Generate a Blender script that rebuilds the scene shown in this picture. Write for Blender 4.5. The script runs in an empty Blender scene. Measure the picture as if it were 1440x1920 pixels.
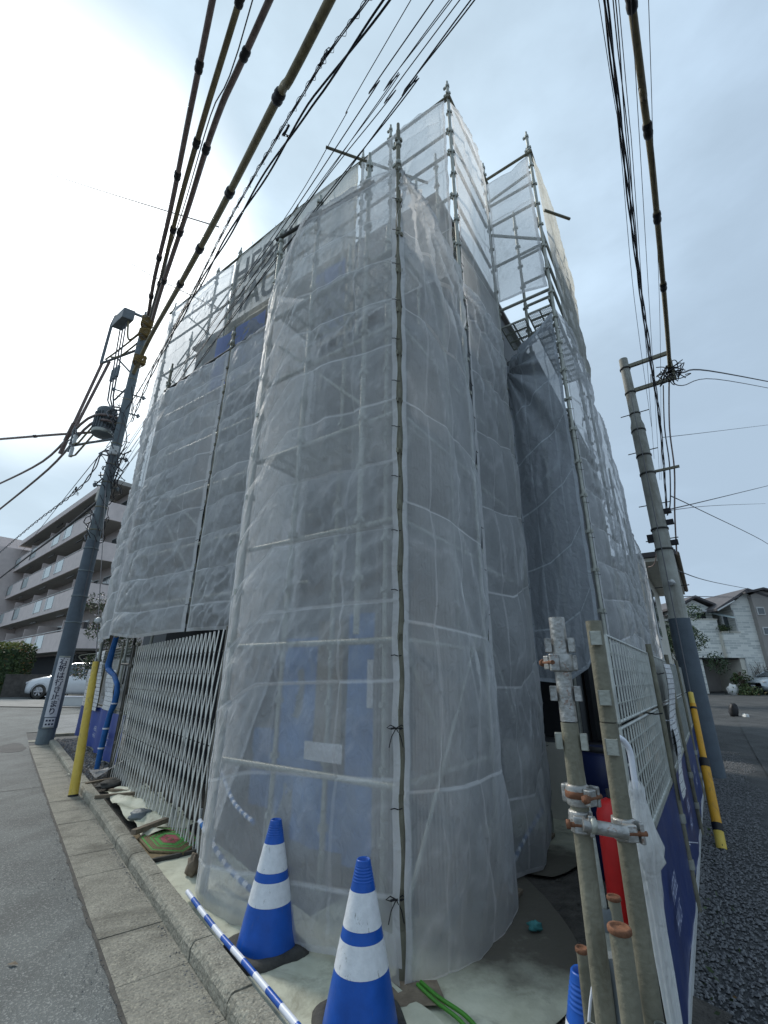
import bpy, bmesh, math, random, bisect
from mathutils import Vector, Matrix, noise
random.seed(7)
S = bpy.context.scene
COL = S.collection
R = math.radians
PI = math.pi

# ------------------------------------------------------------------ camera
cam = bpy.data.cameras.new("camera")
cam.sensor_fit = 'VERTICAL'; cam.sensor_height = 32.0; cam.sensor_width = 24.0
cam.lens = 840.0 / 1920.0 * 32.0
cam.clip_start = 0.05; cam.clip_end = 2000
co = bpy.data.objects.new("camera", cam); COL.objects.link(co)
PT, RL = R(20.3), R(0.5)
fw = Vector((0, math.cos(PT), math.sin(PT))); r0 = Vector((1, 0, 0)); u0 = r0.cross(fw)
rr = math.cos(RL) * r0 + math.sin(RL) * u0; uu = -math.sin(RL) * r0 + math.cos(RL) * u0
M = Matrix((rr, uu, -fw)).transposed().to_4x4(); M.translation = Vector((0, 0, 1.6))
co.matrix_world = M
S.camera = co
S.render.resolution_x = 768; S.render.resolution_y = 1024

# ------------------------------------------------------------------ sky, sun, exposure
SUN_EL, SUN_AZ = R(40), R(-46)          # azimuth from +Y, negative = towards -X
sd = Vector((math.sin(SUN_AZ) * math.cos(SUN_EL), math.cos(SUN_AZ) * math.cos(SUN_EL), math.sin(SUN_EL)))
W = bpy.data.worlds.new("World"); S.world = W; W.use_nodes = True
nt = W.node_tree; N = nt.nodes; Lk = nt.links; N.clear()
out = N.new('ShaderNodeOutputWorld'); bg = N.new('ShaderNodeBackground'); bg.inputs[1].default_value = 0.1
sky = N.new('ShaderNodeTexSky'); sky.sky_type = 'NISHITA'; sky.sun_disc = False
sky.sun_elevation = SUN_EL; sky.sun_rotation = SUN_AZ; sky.air_density = 1.0; sky.dust_density = 2.0; sky.ozone_density = 2.0
tc = N.new('ShaderNodeTexCoord')
nrm = N.new('ShaderNodeVectorMath'); nrm.operation = 'NORMALIZE'; Lk.new(tc.outputs['Generated'], nrm.inputs[0])
dt = N.new('ShaderNodeVectorMath'); dt.operation = 'DOT_PRODUCT'; dt.inputs[1].default_value = sd; Lk.new(nrm.outputs[0], dt.inputs[0])
glow = N.new('ShaderNodeMapRange'); glow.interpolation_type = 'SMOOTHSTEP'
for i, v in enumerate((0.925, 0.998, 0.0, 1.0)): glow.inputs[i + 1].default_value = v
Lk.new(dt.outputs['Value'], glow.inputs[0])
mp = N.new('ShaderNodeMapping'); mp.inputs['Scale'].default_value = (1, 1, 2.6); Lk.new(nrm.outputs[0], mp.inputs[0])
cn = N.new('ShaderNodeTexNoise'); cn.inputs['Scale'].default_value = 2.2; cn.inputs['Detail'].default_value = 7; cn.inputs['Roughness'].default_value = 0.55
Lk.new(mp.outputs[0], cn.inputs[0])
cr = N.new('ShaderNodeMapRange'); cr.interpolation_type = 'SMOOTHSTEP'
for i, v in enumerate((0.35, 0.85, 0.0, 1.0)): cr.inputs[i + 1].default_value = v
Lk.new(cn.outputs['Fac'], cr.inputs[0])
ad = N.new('ShaderNodeMath'); ad.operation = 'MULTIPLY_ADD'; ad.inputs[1].default_value = 0.01; Lk.new(cr.outputs[0], ad.inputs[0])
g2 = N.new('ShaderNodeMath'); g2.operation = 'MULTIPLY_ADD'; g2.inputs[1].default_value = 0.005; g2.inputs[2].default_value = 0.985
Lk.new(glow.outputs[0], g2.inputs[0]); Lk.new(g2.outputs[0], ad.inputs[2])
ad.use_clamp = True
cc = N.new('ShaderNodeMix'); cc.data_type = 'RGBA'
cc.inputs[7].default_value = (11.5, 12.0, 12.2, 1)
far = N.new('ShaderNodeMapRange'); far.interpolation_type = 'SMOOTHSTEP'
for i, v in enumerate((0.35, 0.93, 0.0, 1.0)): far.inputs[i + 1].default_value = v
Lk.new(dt.outputs['Value'], far.inputs[0])
c0 = N.new('ShaderNodeMix'); c0.data_type = 'RGBA'; c0.inputs[6].default_value = (2.75, 3.55, 4.45, 1); c0.inputs[7].default_value = (3.6, 4.5, 5.25, 1); Lk.new(far.outputs[0], c0.inputs[0])
Lk.new(c0.outputs[2], cc.inputs[6]); Lk.new(glow.outputs[0], cc.inputs[0])
mx = N.new('ShaderNodeMix'); mx.data_type = 'RGBA'
Lk.new(ad.outputs[0], mx.inputs[0]); Lk.new(sky.outputs[0], mx.inputs[6]); Lk.new(cc.outputs[2], mx.inputs[7])
cv = N.new('ShaderNodeMapRange'); cv.inputs[3].default_value = 0.90; cv.inputs[4].default_value = 1.25; Lk.new(cr.outputs[0], cv.inputs[0])
mv = N.new('ShaderNodeVectorMath'); mv.operation = 'SCALE'; Lk.new(mx.outputs[2], mv.inputs[0]); Lk.new(cv.outputs[0], mv.inputs['Scale'])
Lk.new(mv.outputs[0], bg.inputs[0]); Lk.new(bg.outputs[0], out.inputs[0])

sl = bpy.data.lights.new("sun", 'SUN'); sl.energy = 1.5; sl.angle = R(12); sl.color = (1, 0.95, 0.87)
so = bpy.data.objects.new("sun", sl); COL.objects.link(so)
so.rotation_euler = sd.to_track_quat('Z', 'Y').to_euler()
S.view_settings.view_transform = 'Standard'; S.view_settings.look = 'None'
S.view_settings.gamma = 1.0; S.view_settings.exposure = 0.85; S.view_settings.use_curve_mapping = False
S.render.engine = 'CYCLES'
S.cycles.transparent_max_bounces = 24; S.cycles.max_bounces = 8; S.cycles.diffuse_bounces = 4

# ------------------------------------------------------------------ materials
def _bs(m): return m.node_tree.nodes['Principled BSDF']
def mat(name, col, rough=0.8, metal=0.0, var=0.25, scale=6.0, bump=0.0, bscale=60.0, spec=0.4, col2=None, detail=6, coat=0):
    m = bpy.data.materials.new(name); m.use_nodes = True
    n = m.node_tree.nodes; l = m.node_tree.links; b = _bs(m)
    b.inputs['Roughness'].default_value = rough; b.inputs['Metallic'].default_value = metal
    b.inputs['Specular IOR Level'].default_value = spec
    if coat: b.inputs['Coat Weight'].default_value = coat
    g = n.new('ShaderNodeNewGeometry')
    if var > 0 or col2:
        t = n.new('ShaderNodeTexNoise'); t.inputs['Scale'].default_value = scale; t.inputs['Detail'].default_value = detail
        t.inputs['Roughness'].default_value = 0.65; l.new(g.outputs['Position'], t.inputs[0])
        r = n.new('ShaderNodeMapRange'); r.inputs[1].default_value = 0.3; r.inputs[2].default_value = 0.7; l.new(t.outputs[0], r.inputs[0])
        x = n.new('ShaderNodeMix'); x.data_type = 'RGBA'; l.new(r.outputs[0], x.inputs[0])
        c2 = col2 or [c * (1 + var) for c in col]; c1 = col if col2 else [c * (1 - var) for c in col]
        x.inputs[6].default_value = (*c1, 1); x.inputs[7].default_value = (*c2, 1); l.new(x.outputs[2], b.inputs['Base Color'])
        rm = n.new('ShaderNodeMapRange'); rm.inputs[3].default_value = max(0, rough - 0.1); rm.inputs[4].default_value = min(1, rough + 0.1)
        l.new(t.outputs[0], rm.inputs[0]); l.new(rm.outputs[0], b.inputs['Roughness'])
    else: b.inputs['Base Color'].default_value = (*col, 1)
    if bump:
        t2 = n.new('ShaderNodeTexNoise'); t2.inputs['Scale'].default_value = bscale; t2.inputs['Detail'].default_value = 5
        l.new(g.outputs['Position'], t2.inputs[0])
        bm_ = n.new('ShaderNodeBump'); bm_.inputs['Strength'].default_value = bump; bm_.inputs['Distance'].default_value = 0.02
        l.new(t2.outputs[0], bm_.inputs['Height']); l.new(bm_.outputs[0], b.inputs['Normal'])
    return m

def asphalt(name, c0, c1, fleck, ws=0.7, worn=0.5):
    m = bpy.data.materials.new(name); m.use_nodes = True
    n = m.node_tree.nodes; l = m.node_tree.links; b = _bs(m); g = n.new('ShaderNodeNewGeometry')
    a = n.new('ShaderNodeTexNoise'); a.inputs['Scale'].default_value = ws; a.inputs['Detail'].default_value = 9; a.inputs['Roughness'].default_value = 0.62
    l.new(g.outputs['Position'], a.inputs[0])
    r = n.new('ShaderNodeMapRange'); r.inputs[1].default_value = 0.33; r.inputs[2].default_value = 0.68; l.new(a.outputs[0], r.inputs[0])
    x = n.new('ShaderNodeMix'); x.data_type = 'RGBA'; x.inputs[6].default_value = (*c0, 1); x.inputs[7].default_value = (*c1, 1); l.new(r.outputs[0], x.inputs[0])
    v = n.new('ShaderNodeTexVoronoi'); v.inputs['Scale'].default_value = 120; l.new(g.outputs['Position'], v.inputs[0])
    vc = n.new('ShaderNodeSeparateColor'); l.new(v.outputs['Color'], vc.inputs[0])
    vr = n.new('ShaderNodeMapRange'); vr.inputs[1].default_value = 0.72; vr.inputs[2].default_value = 1.0; l.new(vc.outputs[0], vr.inputs[0])
    vm = n.new('ShaderNodeMath'); vm.operation = 'MULTIPLY'; vm.inputs[1].default_value = worn; l.new(vr.outputs[0], vm.inputs[0])
    y = n.new('ShaderNodeMix'); y.data_type = 'RGBA'; l.new(vm.outputs[0], y.inputs[0]); l.new(x.outputs[2], y.inputs[6]); y.inputs[7].default_value = (*fleck, 1)
    # dark streaks and tyre polish
    mp2 = n.new('ShaderNodeMapping'); mp2.inputs['Rotation'].default_value = (0, 0, R(38)); mp2.inputs['Scale'].default_value = (2.4, 0.35, 1); l.new(g.outputs['Position'], mp2.inputs[0])
    st = n.new('ShaderNodeTexNoise'); st.inputs['Scale'].default_value = 1.3; st.inputs['Detail'].default_value = 6; l.new(mp2.outputs[0], st.inputs[0])
    sr = n.new('ShaderNodeMapRange'); sr.inputs[1].default_value = 0.5; sr.inputs[2].default_value = 0.75; sr.inputs[3].default_value = 1.0; sr.inputs[4].default_value = 0.6; l.new(st.outputs[0], sr.inputs[0])
    z = n.new('ShaderNodeMix'); z.data_type = 'RGBA'; z.blend_type = 'MULTIPLY'; z.inputs[0].default_value = 1; l.new(y.outputs[2], z.inputs[6]); l.new(sr.outputs[0], z.inputs[7])
    l.new(z.outputs[2], b.inputs['Base Color']); b.inputs['Roughness'].default_value = 0.82
    bp = n.new('ShaderNodeBump'); bp.inputs['Strength'].default_value = 0.5; bp.inputs['Distance'].default_value = 0.006
    l.new(v.outputs['Distance'], bp.inputs['Height']); l.new(bp.outputs[0], b.inputs['Normal'])
    return m

def speckle(m, dark, pale, amt=0.5):
    n = m.node_tree.nodes; l = m.node_tree.links; b = _bs(m); g = n.new('ShaderNodeNewGeometry')
    src = b.inputs['Base Color'].links[0].from_socket
    v = n.new('ShaderNodeTexVoronoi'); v.inputs['Scale'].default_value = 110; l.new(g.outputs['Position'], v.inputs[0])
    sc_ = n.new('ShaderNodeSeparateColor'); l.new(v.outputs['Color'], sc_.inputs[0])
    for ch, lo, col in ((0, 0.72, pale), (1, 0.74, dark)):
        r = n.new('ShaderNodeMapRange'); r.inputs[1].default_value = lo; r.inputs[2].default_value = 1; r.inputs[4].default_value = amt; l.new(sc_.outputs[ch], r.inputs[0])
        x = n.new('ShaderNodeMix'); x.data_type = 'RGBA'; l.new(r.outputs[0], x.inputs[0]); l.new(src, x.inputs[6]); x.inputs[7].default_value = (*col, 1); src = x.outputs[2]
    l.new(src, b.inputs['Base Color'])
def scuff(m, col, amt, scale=22, lo=0.60, hi=0.68, stretch=(1, 1, 0.4)):
    n = m.node_tree.nodes; l = m.node_tree.links; b = _bs(m); g = n.new('ShaderNodeNewGeometry')
    src = b.inputs['Base Color'].links[0].from_socket
    mp_ = n.new('ShaderNodeMapping'); mp_.inputs['Scale'].default_value = stretch; l.new(g.outputs['Position'], mp_.inputs[0])
    t = n.new('ShaderNodeTexNoise'); t.inputs['Scale'].default_value = scale; t.inputs['Detail'].default_value = 8; t.inputs['Roughness'].default_value = 0.7; t.inputs['Distortion'].default_value = 0.6; l.new(mp_.outputs[0], t.inputs[0])
    r = n.new('ShaderNodeMapRange'); r.inputs[1].default_value = lo; r.inputs[2].default_value = hi; r.inputs[4].default_value = amt; l.new(t.outputs[0], r.inputs[0])
    x = n.new('ShaderNodeMix'); x.data_type = 'RGBA'; l.new(r.outputs[0], x.inputs[0]); l.new(src, x.inputs[6]); x.inputs[7].default_value = (*col, 1); l.new(x.outputs[2], b.inputs['Base Color'])
def net_mat(name, col, alpha, rough=0.5, trans=0.45, rib=False):
    """woven mesh fabric: holes let light through, threads are translucent; 'dens' = doubled cloth (hems, folds) plus highlights painted along folds and crests"""
    m = bpy.data.materials.new(name); m.use_nodes = True
    n = m.node_tree.nodes; l = m.node_tree.links; n.clear()
    o = n.new('ShaderNodeOutputMaterial'); tr = n.new('ShaderNodeBsdfTransparent'); b = n.new('ShaderNodeBsdfPrincipled'); tl = n.new('ShaderNodeBsdfTranslucent')
    g = n.new('ShaderNodeNewGeometry')
    t = n.new('ShaderNodeTexNoise'); t.inputs['Scale'].default_value = 2.3; t.inputs['Detail'].default_value = 8; t.inputs['Roughness'].default_value = 0.6; l.new(g.outputs['Position'], t.inputs[0])
    cmx = n.new('ShaderNodeMix'); cmx.data_type = 'RGBA'; l.new(t.outputs[0], cmx.inputs[0])
    cmx.inputs[6].default_value = (*[c * 0.78 for c in col], 1); cmx.inputs[7].default_value = (*[min(1, c * 1.18) for c in col], 1)
    at = n.new('ShaderNodeAttribute'); at.attribute_name = 'dens_hilite'
    dm = n.new('ShaderNodeMix'); dm.data_type = 'RGBA'; l.new(at.outputs['Fac'], dm.inputs[0]); l.new(cmx.outputs[2], dm.inputs[6]); dm.inputs[7].default_value = (*[min(0.92, c * 1.35) for c in col], 1)  # lighter thread colour also paints the bright lines along creases
    l.new(dm.outputs[2], b.inputs['Base Color']); l.new(dm.outputs[2], tl.inputs[0])
    b.inputs['Roughness'].default_value = rough; b.inputs['Specular IOR Level'].default_value = 0.7
    mp3 = n.new('ShaderNodeMapping'); mp3.inputs['Scale'].default_value = (1, 1, 0.6); l.new(g.outputs['Position'], mp3.inputs[0])
    w = n.new('ShaderNodeTexNoise'); w.inputs['Scale'].default_value = 16; w.inputs['Detail'].default_value = 6; w.inputs['Distortion'].default_value = 0.8; l.new(mp3.outputs[0], w.inputs[0])
    bp = n.new('ShaderNodeBump'); bp.inputs['Strength'].default_value = 0.7; bp.inputs['Distance'].default_value = 0.035; l.new(w.outputs[0], bp.inputs['Height'])
    l.new(bp.outputs[0], b.inputs['Normal']); l.new(bp.outputs[0], tl.inputs['Normal'])
    sm = n.new('ShaderNodeMixShader'); sm.inputs[0].default_value = trans; l.new(b.outputs[0], sm.inputs[1]); l.new(tl.outputs[0], sm.inputs[2])
    lw = n.new('ShaderNodeLayerWeight'); lw.inputs[0].default_value = 0.35
    a1 = n.new('ShaderNodeMath'); a1.operation = 'MULTIPLY_ADD'; a1.inputs[1].default_value = 0.22; a1.inputs[2].default_value = alpha - 0.06; l.new(lw.outputs['Facing'], a1.inputs[0])
    a2 = n.new('ShaderNodeMath'); a2.operation = 'MULTIPLY_ADD'; a2.inputs[1].default_value = 0.38; l.new(at.outputs['Fac'], a2.inputs[0]); l.new(a1.outputs[0], a2.inputs[2])
    a3 = n.new('ShaderNodeMath'); a3.operation = 'MULTIPLY_ADD'; a3.inputs[1].default_value = 0.16; a3.inputs[2].default_value = -0.08; l.new(t.outputs[0], a3.inputs[0])
    a4 = n.new('ShaderNodeMath'); a4.operation = 'ADD'; a4.use_clamp = True; l.new(a2.outputs[0], a4.inputs[0]); l.new(a3.outputs[0], a4.inputs[1])
    fm = n.new('ShaderNodeMixShader'); l.new(a4.outputs[0], fm.inputs[0]); l.new(tr.outputs[0], fm.inputs[1]); l.new(sm.outputs[0], fm.inputs[2])
    l.new(fm.outputs[0], o.inputs[0])
    return m

def glass_mat(name, col, rough=0.1):
    m = mat(name, col, rough, 0, 0.1, 1.0); _bs(m).inputs['Specular IOR Level'].default_value = 0.9; return m

MT = {}
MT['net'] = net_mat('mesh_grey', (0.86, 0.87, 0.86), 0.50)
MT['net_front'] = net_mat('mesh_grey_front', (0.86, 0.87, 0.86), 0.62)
MT['net_side_shaded'] = net_mat('mesh_grey_side_shaded', (0.74, 0.76, 0.77), 0.53)  # darker copy of the grey mesh, side-face shade put into its colour
MT['net_recess_shaded'] = net_mat('mesh_grey_recess_shaded', (0.33, 0.36, 0.39), 0.80, trans=0.2)  # darkest copy of the grey mesh, recess shade put into its colour
MT['net_light'] = net_mat('mesh_white_top', (0.84, 0.85, 0.84), 0.55, trans=0.6)
MT['net_cream'] = net_mat('mesh_cream_banner', (0.62, 0.62, 0.57), 0.80, trans=0.75)
MT['net_blue'] = net_mat('mesh_blue_print', (0.42, 0.52, 0.96), 0.97, trans=0.7)
MT['net_text'] = net_mat('mesh_grey_print', (0.30, 0.31, 0.31), 0.9, trans=0.45)
MT['galv'] = mat('galvanised_steel', (0.30, 0.31, 0.27), 0.5, 0.55, col2=(0.46, 0.47, 0.42), scale=14, bump=0.15, bscale=90)
MT['galv_dull'] = mat('weathered_steel', (0.15, 0.143, 0.105), 0.6, 0.3, col2=(0.26, 0.25, 0.19), scale=9, bump=0.2, bscale=70)
MT['galv_bright'] = mat('bright_zinc', (0.24, 0.24, 0.23), 0.42, 0.7, col2=(0.50, 0.50, 0.48), scale=20, bump=0.25, bscale=60)
MT['dark_steel'] = mat('dark_pipe', (0.055, 0.055, 0.05), 0.55, 0.3, var=0.4, scale=8)
MT['rust'] = mat('rust', (0.11, 0.048, 0.024), 0.9, 0, col2=(0.22, 0.10, 0.055), scale=30, bump=0.4)
MT['wall_grey'] = mat('grey_wall_panel', (0.15, 0.158, 0.165), 0.85, 0, var=0.12, scale=1.5)
MT['wall_rib'] = mat('ribbed_cladding', (0.22, 0.21, 0.20), 0.8, 0, var=0.2, scale=3)
MT['void'] = mat('dark_interior', (0.02, 0.022, 0.025), 0.9, 0, var=0.3)
MT['bluesheet'] = mat('blue_sheet', (0.03, 0.15, 0.40), 0.55, 0, var=0.3, scale=4, bump=0.3, bscale=14)
MT['blue'] = mat('cone_blue', (0.008, 0.085, 0.40), 0.38, 0, var=0.18, scale=9, bump=0.05)
MT['navy'] = mat('navy_plastic', (0.003, 0.01, 0.055), 0.4, 0, var=0.2)
MT['blue2'] = mat('pipe_cover_blue', (0.01, 0.11, 0.36), 0.5, 0, var=0.25, scale=10, bump=0.3, bscale=40)
MT['white_band'] = mat('cone_white_band', (0.62, 0.64, 0.66), 0.45, 0, col2=(0.76, 0.78, 0.80), scale=25, bump=0.15, bscale=50)
MT['rubber'] = mat('black_rubber', (0.03, 0.03, 0.028), 0.85, 0, col2=(0.09, 0.085, 0.075), scale=7, bump=0.3)
MT['concrete'] = mat('gutter_concrete', (0.17, 0.165, 0.14), 0.92, 0, col2=(0.30, 0.29, 0.245), scale=5, bump=0.7, bscale=45, detail=10)
MT['kerb'] = mat('kerb_concrete', (0.20, 0.19, 0.155), 0.92, 0, col2=(0.36, 0.345, 0.285), scale=7, bump=0.9, bscale=40, detail=10)
speckle(MT['concrete'], (0.05, 0.047, 0.04), (0.45, 0.43, 0.34), 0.45); speckle(MT['kerb'], (0.06, 0.055, 0.045), (0.55, 0.53, 0.43), 0.45)
MT['asphalt'] = asphalt('street_asphalt', (0.055, 0.063, 0.063), (0.125, 0.14, 0.138), (0.33, 0.34, 0.33), 0.9, 0.6)
MT['alley'] = asphalt('alley_asphalt', (0.022, 0.025, 0.027), (0.06, 0.064, 0.066), (0.25, 0.25, 0.24), 1.3, 0.25)
MT['side'] = asphalt('side_road', (0.13, 0.14, 0.145), (0.2, 0.21, 0.21), (0.4, 0.4, 0.4), 1.5, 0.6)
MT['drive'] = mat('driveway_concrete', (0.22, 0.215, 0.20), 0.9, 0, col2=(0.36, 0.35, 0.33), scale=1.2, bump=0.3)
MT['soil'] = mat('site_soil', (0.035, 0.032, 0.028), 0.95, 0, col2=(0.11, 0.10, 0.085), scale=5, bump=1.0, bscale=35, detail=10)
MT['tarp'] = mat('ground_sheet_cream', (0.46, 0.465, 0.35), 0.6, 0, col2=(0.62, 0.625, 0.50), scale=5, bump=0.3, bscale=14)
MT['pole'] = mat('pole_concrete', (0.12, 0.15, 0.165), 0.7, 0, col2=(0.19, 0.225, 0.24), scale=4, bump=0.2, bscale=50)
MT['pole2'] = mat('pole_concrete_pale', (0.22, 0.22, 0.19), 0.75, 0, col2=(0.38, 0.385, 0.35), scale=3.5, bump=0.3, bscale=40)
MT['pole_wrap'] = mat('pole_guard_wrap', (0.10, 0.125, 0.15), 0.75, 0, var=0.15, scale=6, bump=0.3, bscale=60)
MT['cover'] = mat('cable_cover_tan', (0.16, 0.13, 0.07), 0.55, 0, col2=(0.30, 0.25, 0.14), scale=5)
MT['cover2'] = mat('cable_cover_mauve', (0.17, 0.12, 0.11), 0.55, 0, col2=(0.27, 0.21, 0.19), scale=5)
MT['cable'] = mat('black_cable', (0.018, 0.018, 0.022), 0.6, 0, var=0.2)
MT['cable_grey'] = mat('grey_cable', (0.10, 0.10, 0.11), 0.6, 0, var=0.2)
MT['equip'] = mat('transformer_grey', (0.15, 0.17, 0.18), 0.5, 0.1, var=0.2, scale=8)
MT['porcelain'] = mat('porcelain', (0.55, 0.56, 0.55), 0.3, 0, var=0.1)
MT['yellow'] = mat('yellow_guard', (0.62, 0.44, 0.06), 0.5, 0, col2=(0.74, 0.54, 0.11), scale=10, bump=0.1)
MT['orange'] = mat('orange_guard', (0.62, 0.30, 0.015), 0.5, 0, col2=(0.70, 0.37, 0.03), scale=10, bump=0.1)
MT['black'] = mat('black_plastic', (0.012, 0.012, 0.014), 0.5, 0, var=0.2)
MT['sign'] = mat('sign_white', (0.62, 0.62, 0.64), 0.5, 0, var=0.08, scale=12)
MT['ink'] = mat('sign_ink', (0.02, 0.02, 0.05), 0.6, 0, var=0)
MT['gate'] = mat('gate_aluminium', (0.62, 0.62, 0.58), 0.45, 0.1, col2=(0.78, 0.775, 0.73), scale=9)
MT['gate_dark'] = mat('gate_post', (0.11, 0.105, 0.09), 0.6, 0.3, var=0.3)
MT['wire'] = mat('panel_wire', (0.48, 0.50, 0.47), 0.45, 0.6, var=0.2, scale=10)
MT['banner'] = mat('banner_blue', (0.022, 0.05, 0.24), 0.45, 0, col2=(0.035, 0.075, 0.33), scale=3, bump=0.25, bscale=9)
MT['banner_r'] = mat('banner_navy', (0.012, 0.026, 0.12), 0.35, 0, col2=(0.02, 0.042, 0.17), scale=3, bump=0.25, bscale=9)
MT['banner_text'] = mat('banner_white_print', (0.42, 0.45, 0.58), 0.6, 0, var=0.1)
MT['umbrella'] = net_mat('umbrella_film', (0.80, 0.81, 0.80), 0.86, rough=0.4, trans=0.4)
MT['rope'] = mat('lashing_rope', (0.22, 0.15, 0.05), 0.8, 0, var=0.3, scale=20)
MT['white'] = mat('white_plastic', (0.72, 0.74, 0.80), 0.4, 0, var=0.05)
MT['red'] = mat('red_paint', (0.50, 0.012, 0.012), 0.42, 0, var=0.15, scale=6)
MT['green'] = mat('green_hose', (0.07, 0.27, 0.03), 0.5, 0, var=0.2)
MT['teal'] = mat('teal_rag', (0.05, 0.20, 0.20), 0.8, 0, var=0.4, scale=30)
MT['wood'] = mat('weathered_wood', (0.13, 0.10, 0.07), 0.85, 0, col2=(0.27, 0.22, 0.16), scale=12, bump=0.3)
MT['stone'] = mat('gravel_stone', (0.055, 0.058, 0.062), 0.75, 0, col2=(0.24, 0.245, 0.25), scale=55, bump=0.4)
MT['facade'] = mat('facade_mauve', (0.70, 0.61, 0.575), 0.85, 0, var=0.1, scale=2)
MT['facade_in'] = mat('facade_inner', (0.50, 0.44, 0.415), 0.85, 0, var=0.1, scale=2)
MT['slab'] = mat('balcony_slab', (0.38, 0.36, 0.33), 0.85, 0, var=0.1, scale=2)
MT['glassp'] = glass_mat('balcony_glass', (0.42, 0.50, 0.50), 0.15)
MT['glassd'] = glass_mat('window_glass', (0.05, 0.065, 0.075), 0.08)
MT['frame'] = mat('window_frame', (0.55, 0.56, 0.55), 0.5, 0.2, var=0.05)
MT['cream'] = mat('render_cream', (0.58, 0.56, 0.49), 0.85, 0, var=0.1, scale=3)
MT['greywall'] = mat('house_grey_render', (0.33, 0.31, 0.29), 0.85, 0, var=0.08, scale=2)
MT['rooftile'] = mat('roof_tile_grey', (0.09, 0.085, 0.09), 0.7, 0, var=0.25, scale=3)
MT['carwhite'] = mat('car_white', (0.66, 0.68, 0.70), 0.25, 0, var=0.03, coat=0.6)
MT['carsilver'] = mat('car_silver', (0.42, 0.47, 0.50), 0.28, 0.4, var=0.03, coat=0.6)
MT['rim'] = mat('alloy', (0.5, 0.5, 0.52), 0.3, 0.8, var=0.05)
MT['lamp'] = glass_mat('lamp_glass', (0.5, 0.52, 0.55), 0.1)
MT['wallc'] = mat('block_wall_dark', (0.055, 0.05, 0.045), 0.9, 0, col2=(0.12, 0.11, 0.10), scale=4, bump=0.4)
MT['mat_g'] = mat('mat_green', (0.10, 0.34, 0.08), 0.9, 0, var=0.2, scale=40, bump=0.5)
MT['mat_p'] = mat('mat_pink', (0.42, 0.10, 0.12), 0.9, 0, var=0.2, scale=40, bump=0.5)
MT['mat_b'] = mat('mat_brown', (0.20, 0.15, 0.08), 0.9, 0, var=0.25, scale=40, bump=0.5)
MT['bark'] = mat('bark', (0.08, 0.06, 0.045), 0.9, 0, var=0.3, scale=12, bump=0.5)
scuff(MT['white_band'], (0.20, 0.19, 0.17), 0.75, 26, 0.60, 0.66); scuff(MT['blue'], (0.10, 0.13, 0.22), 0.5, 30, 0.60, 0.70); scuff(MT['yellow'], (0.25, 0.20, 0.09), 0.7, 14, 0.56, 0.68); scuff(MT['orange'], (0.22, 0.14, 0.05), 0.7, 14, 0.56, 0.68)
scuff(MT['pole'], (0.08, 0.085, 0.08), 0.6, 5, 0.52, 0.70, (1, 1, 0.15)); scuff(MT['pole2'], (0.13, 0.11, 0.08), 0.7, 5, 0.52, 0.70, (1, 1, 0.12)); scuff(MT['blue2'], (0.12, 0.16, 0.24), 0.5, 18, 0.58, 0.7); scuff(MT['cover'], (0.06, 0.05, 0.035), 0.7, 9, 0.50, 0.66, (1, 1, 1)); scuff(MT['cover2'], (0.05, 0.04, 0.035), 0.7, 9, 0.50, 0.66, (1, 1, 1))
scuff(MT['concrete'], (0.075, 0.07, 0.055), 0.7, 1.6, 0.52, 0.68, (1, 1, 1)); scuff(MT['kerb'], (0.085, 0.08, 0.06), 0.7, 2.6, 0.52, 0.68, (1, 1, 1)); scuff(MT['tarp'], (0.20, 0.185, 0.13), 0.7, 3.2, 0.52, 0.68, (1, 1, 1)); scuff(MT['gate'], (0.25, 0.22, 0.17), 0.5, 12, 0.56, 0.66)
scuff(MT['galv_dull'], (0.10, 0.08, 0.05), 0.6, 12, 0.56, 0.68); scuff(MT['galv_bright'], (0.22, 0.10, 0.05), 0.8, 40, 0.58, 0.66, (1, 1, 1)); scuff(MT['banner_r'], (0.10, 0.12, 0.20), 0.5, 7, 0.55, 0.75)
def brick_mat():
    m = bpy.data.materials.new('white_stone_siding'); m.use_nodes = True
    n = m.node_tree.nodes; l = m.node_tree.links; b = _bs(m); g = n.new('ShaderNodeTexCoord')
    mpp = n.new('ShaderNodeMapping'); mpp.inputs['Rotation'].default_value = (R(90), 0, 0); l.new(g.outputs['Object'], mpp.inputs[0])
    k = n.new('ShaderNodeTexBrick'); k.inputs['Scale'].default_value = 1.0; k.inputs['Brick Width'].default_value = 0.55; k.inputs['Row Height'].default_value = 0.16
    k.inputs['Mortar Size'].default_value = 0.012; k.inputs['Color1'].default_value = (0.46, 0.49, 0.47, 1); k.inputs['Color2'].default_value = (0.74, 0.75, 0.70, 1); k.inputs['Mortar'].default_value = (0.80, 0.80, 0.76, 1)
    k.inputs['Bias'].default_value = 0.1
    l.new(mpp.outputs[0], k.inputs[0]); l.new(k.outputs[0], b.inputs['Base Color']); b.inputs['Roughness'].default_value = 0.9
    return m
MT['brick'] = brick_mat()
def leaf_mat(name, c1, c2, c3=None):
    m = bpy.data.materials.new(name); m.use_nodes = True
    n = m.node_tree.nodes; l = m.node_tree.links; b = _bs(m)
    g = n.new('ShaderNodeNewGeometry')
    r = n.new('ShaderNodeValToRGB'); r.color_ramp.elements[0].color = (*c1, 1); r.color_ramp.elements[1].color = (*c2, 1)
    if c3: e = r.color_ramp.elements.new(0.93); e.color = (*c2, 1); r.color_ramp.elements[-1].color = (*c3, 1)
    l.new(g.outputs['Random Per Island'], r.inputs[0]); l.new(r.outputs[0], b.inputs['Base Color']); b.inputs['Roughness'].default_value = 0.6
    b.inputs['Transmission Weight'].default_value = 0.0
    return m
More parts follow.
